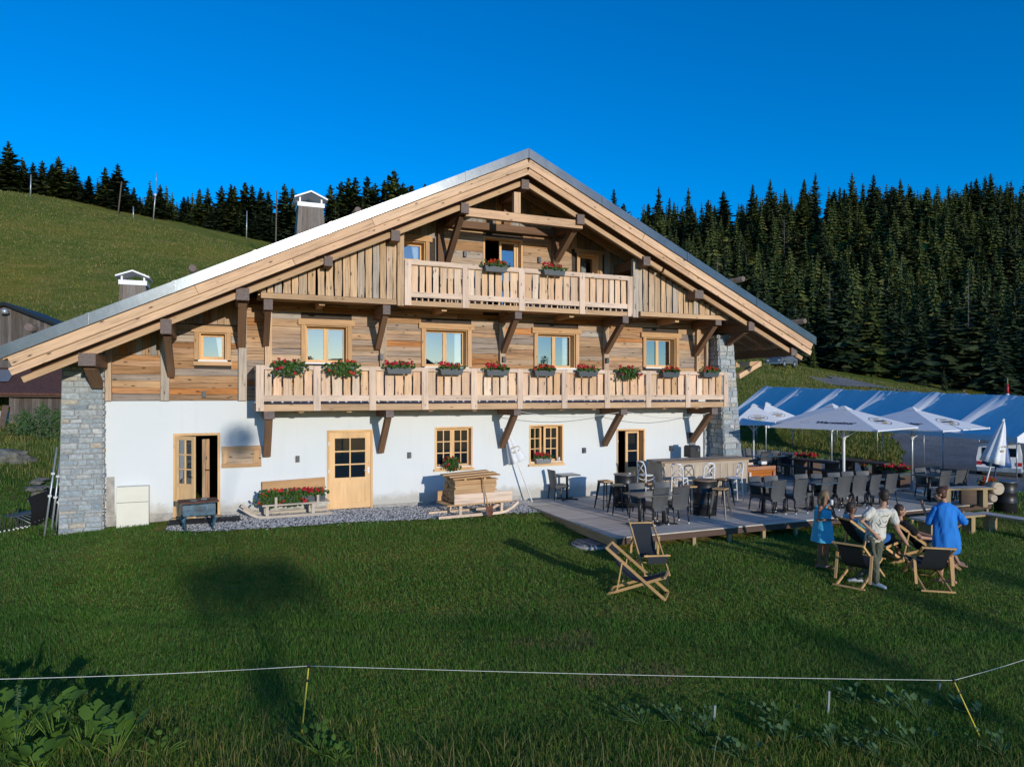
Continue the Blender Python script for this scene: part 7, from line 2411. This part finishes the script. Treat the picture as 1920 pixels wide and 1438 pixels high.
MB().lathe([(.03, 0), (.04, .14)], 12).ob('cup', M['chrome'], c_)
MB().box((0, 0, -.02), (.34, .34, .03)).ob('tray_top', M['bench'], c_); MB().box((0, 0, -.24), (.05, .05, .42)).ob('tray_leg', M['bench'], c_)
# far person beyond the tent
Pf = pt(1810, 740, 60.0); Pf.z = 0
zz_ = CH - (748 - HZ) / FPX * 60
Pf.z = max(hz(Pf.x, Pf.y), zz_ - .1)
t = person('distant person in a blue top sitting beyond the roof of the tent', Pf)
b = MB(); torso(b, q(0, 0, .15), q(-.03, 0, .45), q(-.06, 0, .65), .17, .17, .2, RT); hp = head(b, q(-.10, 0, .82), yaw_r + 3.1)
for s in (-1, 1):
    limb(b, [q(.0, s * .1, .15), q(-.35, s * .12, .40), q(-.5, s * .12, 0)], [.08, .06, .04])
    limb(b, [q(-.06, s * .18, .58), q(.2, s * .2, .35), q(.3, s * .2, .1)], [.05, .04, .03])
remesh(b, M['skin'], 'body', t, .02, 1); hair_cap(t, hp, 'hair_d')
g = MB(); torso(g, q(0, 0, .15), q(-.03, 0, .45), q(-.06, 0, .65), .19, .19, .22, RT); remesh(g, M['navy'], 'top', t, .02, 1)
# ---------------------------------------------------------------- electric fence in front
def fence_post(pxt, pyt, pxb, pyb, label):
    f = hit(pxb, pyb, 3.0, 40, .05)
    zc = ST * f.x + CT * (f.y + CD)
    h = pt(pxt, pyt, zc)
    t = thing('fence_stake', label, 'fence stake', f, 0, 'yellow stakes of the electric fence')
    d = h - f
    MB().tube([(0, 0, -.1), d], [.009, .008], 8).ob('rod', M['yellow'], t)
    MB().lathe([(.014, -.02), (.018, .01), (.010, .03)], 8, tuple(d)).ob('insulator', M['darkplastic'], t)
    MB().lathe([(.013, -.015), (.013, .015)], 8, tuple(d * .80)).ob('clip', M['darkplastic'], t)
    return h
hA = fence_post(579, 1248, 563, 1385, 'upright yellow fence stake in the left foreground')
hB = fence_post(1788, 1275, 1846, 1388, 'yellow fence stake slanting to the right in the lower right corner')
wires = [(pt(-60, 1274, 6.4), hA), (hA, hB), (hB, pt(1990, 1212, 9.5))]
t = thing('fence_wire', 'thin pale electric fence wire strung between the yellow stakes', 'wire', (0, 0, 0))
for a, c in wires:
    n = 14
    pts = [a.lerp(c, i / n) + Vector((0, 0, -.02 * math.sin(math.pi * i / n))) for i in range(n + 1)]
    MB().tube(pts, .0034, 5).ob('strand', M['wire'], t)
for px, py, pb, lab in ((1552, 1295, 1338, 'short pale plastic stake in the weeds under the wire'), (1338, 1322, 1352, 'short cut grey stake among the left weeds under the wire'), (1760, 1280, 1292, 'tiny white peg left of the slanting fence stake')):
    f = hit(px, pb, 3, 40, .05); zc = ST * f.x + CT * (f.y + CD); h = pt(px + 2, py, zc)
    t = thing('peg', lab, 'peg', f); MB().bar((0, 0, -.05), h - f, .03, .02).ob('shaft', M['galv'], t)
# ---------------------------------------------------------------- lawn grass
def grass_mat(name, cols):
    m, nt, b = nmat(name)
    g = nt.nodes.new('ShaderNodeNewGeometry')
    c = ramp(nt, g.outputs['Random Per Island'], cols)
    f = tnoise(nt, g.outputs['Position'], .55, 5, .6)
    c = mul(nt, c, ramp(nt, f, [(.28, (.62, .72, .62)), (.5, (1, 1, 1)), (.72, (1.25, 1.12, .95))]))
    nt.links.new(c, b.inputs['Base Color'])
    b.inputs['Roughness'].default_value = .55
    b.inputs['Specular IOR Level'].default_value = .25
    t = nd(nt, 'ShaderNodeBsdfTranslucent'); nt.links.new(c, t.inputs['Color'])
    mx = nd(nt, 'ShaderNodeMixShader'); mx.inputs[0].default_value = .25
    nt.links.new(b.outputs[0], mx.inputs[1]); nt.links.new(t.outputs[0], mx.inputs[2])
    nt.links.new(mx.outputs[0], nt.nodes['Material Output'].inputs['Surface'])
    return m
M['grass'] = grass_mat('lawn_blades', [(.0, (.036, .108, .014)), (.4, (.064, .172, .020)), (.75, (.10, .215, .028)), (.97, (.19, .22, .07))])
def blades(name, label, X, Y, hgt, wid, lean, mat, seed, off=0.0):
    r = np.random.default_rng(seed)
    n = len(X)
    Z = hz_np(X, Y) + off
    az = r.uniform(0, 2 * math.pi, n); la = r.uniform(0, 2 * math.pi, n); ln = np.abs(r.normal(0, lean, n)) * hgt
    dx, dy = np.cos(az) * wid / 2, np.sin(az) * wid / 2
    lx, ly = np.cos(la) * ln, np.sin(la) * ln
    v = np.empty((n, 5, 3))
    v[:, 0] = np.stack([X - dx, Y - dy, Z - .01], -1); v[:, 1] = np.stack([X + dx, Y + dy, Z - .01], -1)
    v[:, 2] = np.stack([X + dx * .8 + lx * .35, Y + dy * .8 + ly * .35, Z + hgt * .55], -1)
    v[:, 3] = np.stack([X - dx * .8 + lx * .35, Y - dy * .8 + ly * .35, Z + hgt * .55], -1)
    v[:, 4] = np.stack([X + lx, Y + ly, Z + hgt], -1)
    base = (np.arange(n) * 5)[:, None]
    me = bpy.data.meshes.new(name)
    me.vertices.add(n * 5); me.vertices.foreach_set('co', v.reshape(-1).astype(np.float32))
    quad = np.concatenate([base + np.array([[0, 1, 2, 3]]), base + np.array([[3, 2, 4]])], 1)      # 7 loops per blade
    me.loops.add(n * 7); me.loops.foreach_set('vertex_index', quad.reshape(-1).astype(np.int32))
    me.polygons.add(n * 2)
    ls = np.stack([np.arange(n) * 7, np.arange(n) * 7 + 4], 1).reshape(-1)
    me.polygons.foreach_set('loop_start', ls.astype(np.int32))
    me.update(calc_edges=True); me.validate()
    me.materials.append(M[mat])
    o = link(bpy.data.objects.new(name, me))
    return tag(o, label, 'grass', kind='stuff')
def scatter(n, z0, z1, power, seed, keep):
    r = np.random.default_rng(seed)
    zc = (z0 ** power + (z1 ** power - z0 ** power) * r.random(n)) ** (1 / power)
    u = r.uniform(-.80, .80, n)
    X = CT * u * zc + ST * zc; Y = -ST * u * zc + CT * zc - CD
    k = keep(X, Y)
    return X[k], Y[k], zc[k]
def lawn_keep(X, Y):
    strip = (X > -1.6) & (X < 8.1) & (Y > STRIP_Y(X) - .02)
    housed = (X > -4.0) & (X < 16.2) & (Y > -.38)
    dk = (X > DX0 - .02) & (X < DX1) & (Y > DY0 + .25)
    yd = in_yard(X, Y) 
    pier_ = (X > fx(121) - .15) & (X < fx(196) + .03) & (Y > -.36)
    bare = np.sin(X * 2.3 + 1.1 * np.sin(Y * 1.7)) * np.sin(Y * 2.9 + X * .8)
    patch = bare_patch(X, Y) & (np.sin(X * 41 + 3 * np.sin(Y * 17)) * np.sin(Y * 37) < -.1)
    return ~(strip | housed | dk | yd | pier_ | patch)
def clump(X, Y, s):
    return (np.sin(X * 3.1 + 1.7 * np.sin(Y * 2.3 + s)) * np.sin(Y * 3.7 + 1.3 * np.sin(X * 2.9 + s)) + np.sin(X * 1.1 + Y * .7) * np.sin(Y * 1.3 - X * .5)) * .5
for i, (n, z0, z1, h0, w0, nm) in enumerate(((190000, 5.6, 11, .058, .0050, 'near'), (150000, 10.5, 17.5, .048, .0075, 'mid'), (70000, 17, 34, .085, .014, 'far'))):
    X, Y, zc = scatter(n, z0, z1, 1.35, 20 + i, lawn_keep)
    c = clump(X, Y, 0.5)
    r = np.random.default_rng(40 + i)
    h = h0 * (1 + .55 * c) * r.uniform(.5, 1.45, len(X))
    blades('lawn_grass', {'near': 'dense lawn grass of the foreground up to the fence wire', 'mid': 'short lawn grass in front of the chalet and around the deck chairs', 'far': 'rougher grass beside the house and behind the lawn'}[nm], X, Y, h, w0 * r.uniform(.7, 1.4, len(X)), .55, 'grass', 60 + i)
X, Y, zc = scatter(160000, 6.5, 11.5, 1.3, 33, lambda x, y: bare_patch(x, y))
blades('dry_grass', 'short dry straw coloured grass in the worn patches of the lawn', X, Y, np.random.default_rng(34).uniform(.015, .045, len(X)), np.full(len(X), .006), .9, 'straw', 35)
# taller rough tufts on the bank behind the tent and the meadow
def bank_keep(X, Y):
    return ~in_yard(X, Y) & (X > 17) & (Y > 5)
r = np.random.default_rng(5)
zc = r.uniform(38, 92, 60000); u = r.uniform(.30, .80, 60000)
X = CT * u * zc + ST * zc; Y = -ST * u * zc + CT * zc - CD
k = bank_keep(X, Y) & ~on_path(X, Y); X, Y = X[k], Y[k]
M['meadow'] = grass_mat('meadow_blades', [(.0, (.065, .11, .018)), (.4, (.135, .17, .030)), (.75, (.205, .205, .05)), (.95, (.33, .25, .11))])
blades('meadow_grass', 'long meadow grass on the bank behind the tent', X, Y, r.uniform(.07, .30, len(X)), r.uniform(.03, .07, len(X)), .6, 'meadow', 71)
zc = r.uniform(24, 128, 90000) ; u = r.uniform(-.85, -.25, 90000)
X = CT * u * zc + ST * zc; Y = -ST * u * zc + CT * zc - CD
k = (Y > 1) & ~((X > -4.5) & (X < 17) & (Y < 14)); X, Y, zc = X[k], Y[k], zc[k]
blades('meadow_grass', 'grazed meadow grass on the hillside left of the roof', X, Y, r.uniform(.08, .30, len(X)) , r.uniform(.02, .06, len(X)) * (zc / 60), .5, 'meadow', 72)
# seed stalks and rough grass along the bottom edge
def verge_keep(X, Y): return np.ones(X.shape, bool)
X, Y, zc = scatter(14000, 5.4, 7.9, 1.2, 81, verge_keep)
c = clump(X, Y, 2.0); k = (c > -.1); X, Y, zc = X[k], Y[k], zc[k]
r = np.random.default_rng(82)
blades('verge_grass', 'longer rough grass tufts along the bottom edge of the photo', X, Y, r.uniform(.10, .30, len(X)) * (1.15 - (zc - 5.4) * .26), r.uniform(.005, .009, len(X)), .6, 'meadow', 83)
X, Y, zc = scatter(420, 5.5, 7.4, 1.2, 84, lambda x, y: np.ones(x.shape, bool))
u_ = ((X * CT - (Y + CD) * ST)) / (X * ST + (Y + CD) * CT)
k = (u_ > -.62) & (u_ < .3); X, Y = X[k], Y[k]
M['straw_m'] = M['straw']
blades('straw_stalks', 'dry straw stalks standing in the rough verge at the bottom', X, Y, np.random.default_rng(85).uniform(.25, .55, len(X)), np.full(len(X), .006), .35, 'straw', 86)
# ---------------------------------------------------------------- weeds in the foreground
def leaf_blade(g, base, tip_dir, L, W_, seed, mi=0, fold=.12):
    r = random.Random(seed)
    d = Vector(tip_dir).normalized(); s = d.cross(Vector((0, 0, 1)))
    s = s.normalized() if s.length > .05 else Vector((1, 0, 0)); up = s.cross(d)
    n = 7
    base = Vector(base); rows = []
    for i in range(n + 1):
        u = i / n
        w_ = W_ * (math.sin(math.pi * min(1, u * .92 + .10)) ** .7) * (1 + .22 * r.uniform(-1, 1)); bend = .10 * math.sin(u * 4 + seed * 9)
        c = base + d * L * u + s * (bend * L) + up * (-.12 * L * u * u)
        rows.append((c + s * w_ / 2 + up * fold * w_, c, c - s * w_ / 2 + up * fold * w_))
    vs = [p for rw in rows for p in rw]; fs = []
    for i in range(n):
        a = i * 3; fs += [(a, a + 1, a + 4, a + 3), (a + 1, a + 2, a + 5, a + 4)]
    g.add(vs, fs, mi, True)
def rosette(px, py, nleaf, size, label, mat='burdock', grp=None, spread=1.0, seed=0, hgt=.18):
    f = hit(px, py, 3, 40, .05) if py < 1436 else gp(px, py, hz(*gp(px, py, -1.0).xy))
    f.z = hz(f.x, f.y)
    r = random.Random(seed + int(px))
    t = thing('weed_plant', label, 'plant', f, 0, grp)
    for i in range(nleaf):
        g = MB()
        a = r.uniform(0, 6.28) if r.random() < .35 else r.uniform(.5, 2.9); e = r.uniform(.8, 1.9)
        rr = r.uniform(.02, .22) * spread
        b_ = Vector((math.cos(a) * rr, math.sin(a) * rr, r.uniform(.4, 1.0) * hgt))
        g.tube([(0, 0, 0), b_ * .6 + Vector((0, 0, .02)), b_], .005, 5)
        leaf_blade(g, b_, (math.cos(a), math.sin(a), e - .35), size * r.uniform(.7, 1.2), size * r.uniform(.65, .95), r.random())
        g.ob('leaf', M[mat], t)
    return t
G1 = 'broad leaved weeds in the foreground corner'
for px, py, n, sz, lab, hg in ((30, 1425, 12, .20, 'clump of broad leaves at the bottom left under the nettle stalk', .22), (105, 1405, 9, .20, 'broad lit leaves right of the nettle stalk at the bottom left', .25), (160, 1420, 9, .21, 'largest bright broad leaf clump near the lower left corner', .22), (215, 1428, 10, .19, 'broad leaf clump at the right end of the lower left weeds', .2), (70, 1436, 10, .18, 'low broad leaves along the bottom edge at the left', .12), (-5, 1400, 8, .2, 'broad leaves cut by the left edge of the photo', .25),
        (600, 1420, 9, .11, 'small round leaved weed at the foot of the left fence stake', .14), (300, 1425, 5, .09, 'small weed sprig right of the lower left leaf clump', .1), (635, 1432, 6, .09, 'weed sprig at the bottom right of the left fence stake', .08)):
    rosette(px, py, n + 9, sz * .74, lab, 'burdock', G1, 1.3, 3, hg * 1.8)
G2 = 'greyish weeds along the lower right verge'
for px, py, n, sz, lab in ((1205, 1365, 8, .10, 'pale grey green weed left of the short cut stake'), (1275, 1372, 9, .11, 'pale weed clump with round leaves around the short cut stake'), (1320, 1380, 7, .10, 'weed with drooping leaves right of the short cut stake'), (1455, 1360, 8, .11, 'pale round leaved weed in the middle of the right verge'), (1470, 1400, 7, .10, 'dark weed below the pale one in the middle of the right verge'), (1600, 1330, 6, .09, 'small weed right of the pale plastic stake'), (1680, 1345, 7, .11, 'pair of pale round leaves left of the slanting fence stake'), (1720, 1350, 5, .13, 'large pale leaf catching light by the slanting stake'), (1720, 1410, 9, .12, 'lit green weed low at the right of the verge'), (1840, 1350, 7, .11, 'weed right of the slanting fence stake'), (1560, 1415, 8, .09, 'dark weed along the bottom edge right of centre'), (1390, 1425, 8, .10, 'weed at the bottom edge below the bare patch'), (1650, 1425, 8, .10, 'weed along the bottom edge at the right'), (1880, 1420, 9, .11, 'weed cut by the lower right corner')):
    rosette(px, py, n + random.randrange(3, 9), sz * random.uniform(.5, .85), lab, 'weed', G2, random.uniform(1.2, 2.2), 9, random.uniform(.14, .26))
# nettle stalk at the left
f = hit(32, 1415, 3, 40, .05); zc = ST * f.x + CT * (f.y + CD)
hN = pt(34, 1284, zc)
t = thing('nettle', 'tall nettle stalk with drooping leaf pairs at the lower left', 'plant', f)
d = hN - f
MB().tube([(0, 0, 0), d * .5, d], [.008, .006, .003], 6).ob('stem', M['weed'], t)
for i in range(9):
    u = .18 + .085 * i
    for s in (-1, 1):
        a = i * 1.57
        g = MB(); leaf_blade(g, d * u, (math.cos(a) * s, math.sin(a) * s, -.35), .13 * (1.15 - u * .8), .055 * (1.15 - u * .7), i)
        g.ob('leaf', M['weed'], t)
g = MB()
for i in range(60):
    u = .72 + .28 * random.random(); a = random.random() * 6.28
    c = d * u; e = c + Vector((math.cos(a), math.sin(a), -.3)) * .03
    g.tube([c, e], [.006, .003], 4)
g.ob('seed_head', M['weed'], t)
# upright bushes -------------------------------------------------------------
def bush(x, y, w_, h, label, seed, n=1500, mat='leaf', grp=None):
    r = np.random.default_rng(seed)
    t = thing('bush', label, 'bush', (x, y, hz(x, y)), 0, grp)
    g = MB()
    for i in range(n):
        a = r.uniform(0, 6.28); rr = abs(r.normal(0, .5)); z = r.beta(1.6, 1.7) * h
        q_ = w_ * .5 * math.sin(math.pi * min(1, z / h * .8 + .25)) * (1 + .3 * math.sin(a * 3 + seed))
        c = Vector((math.cos(a) * min(rr, 1.1) * q_, math.sin(a) * min(rr, 1.1) * q_ * .7, z))
        u = Vector(r.normal(0, 1, 3)).normalized(); v = u.orthogonal().normalized(); s = r.uniform(.035, .08)
        g.poly([c + u * s, c + v * s * .6, c - u * s, c - v * s * .6])
    g.ob('foliage', M[mat], t)
    g = MB()
    for i in range(9):
        a = r.uniform(0, 6.28); g.tube([(0, 0, 0), (math.cos(a) * w_ * .25, math.sin(a) * w_ * .2, h * .8)], [.02, .006], 5)
    g.ob('stems', M['bark'], t)
    return t
for i, (px, py, w_, h, lab) in enumerate(((45, 818, 2.2, 1.5, 'scrubby bush at the left foot of the old barn wall'), (80, 822, 2.6, 1.9, 'scrubby bush in the middle of the old barn wall'), (108, 825, 2.0, 1.6, 'scrubby bush between the barn wall and the stone pier'))):
    P = hit(px, py, 20, 60); bush(P.x, P.y, w_, h, lab, 30 + i, 1400, 'weed', 'scrub in front of the barn')
P = hit(18, 985, 8, 40); bush(P.x, P.y, .7, .45, 'low leafy weed left of the stack of black chairs', 41, 300, 'leaf')
P = hit(92, 1003, 8, 40); bush(P.x, P.y - .05, .5, .35, 'low leafy weed at the foot of the left stone pier', 42, 260, 'leaf')
# flat stone slab and manhole on the lawn
P = hit(1108, 1026)
t = thing('drain_cover', 'grey gravelled drain cover in the lawn before the deck corner', 'drain cover', P + Vector((0, 0, .02)))
MB().lathe([(.42, 0), (.40, .05)], 20).ob('cover', M['gravel'], t); MB().lathe([(.45, -.05), (.45, .02)], 20).ob('rim', M['concrete'], t)
# ---------------------------------------------------------------- mountains behind the camera (they show in the window panes)
def ridge_pt(u, v):
    x = -2600 + 5200 * u
    h = 60 + 40 * abs(math.sin(x * .0021 + 1.0)) + 85 * math.exp(-((x - 560) / 110) ** 2) + 25 * abs(math.sin(x * .0067)) + 14 * math.sin(x * .021)
    return (x, -2300 - 500 * v + 0.0, -120 + (h + 120) * math.sin(v * math.pi) ** .8)
M['far_rock'] = plain('far_mountain_slope', (.10, .13, .12), .95, var=.4, scale=.01, rnd=False)
o = MB().grid(ridge_pt, 120, 10).ob('mountains', M['far_rock']); o['kind'] = 'structure'
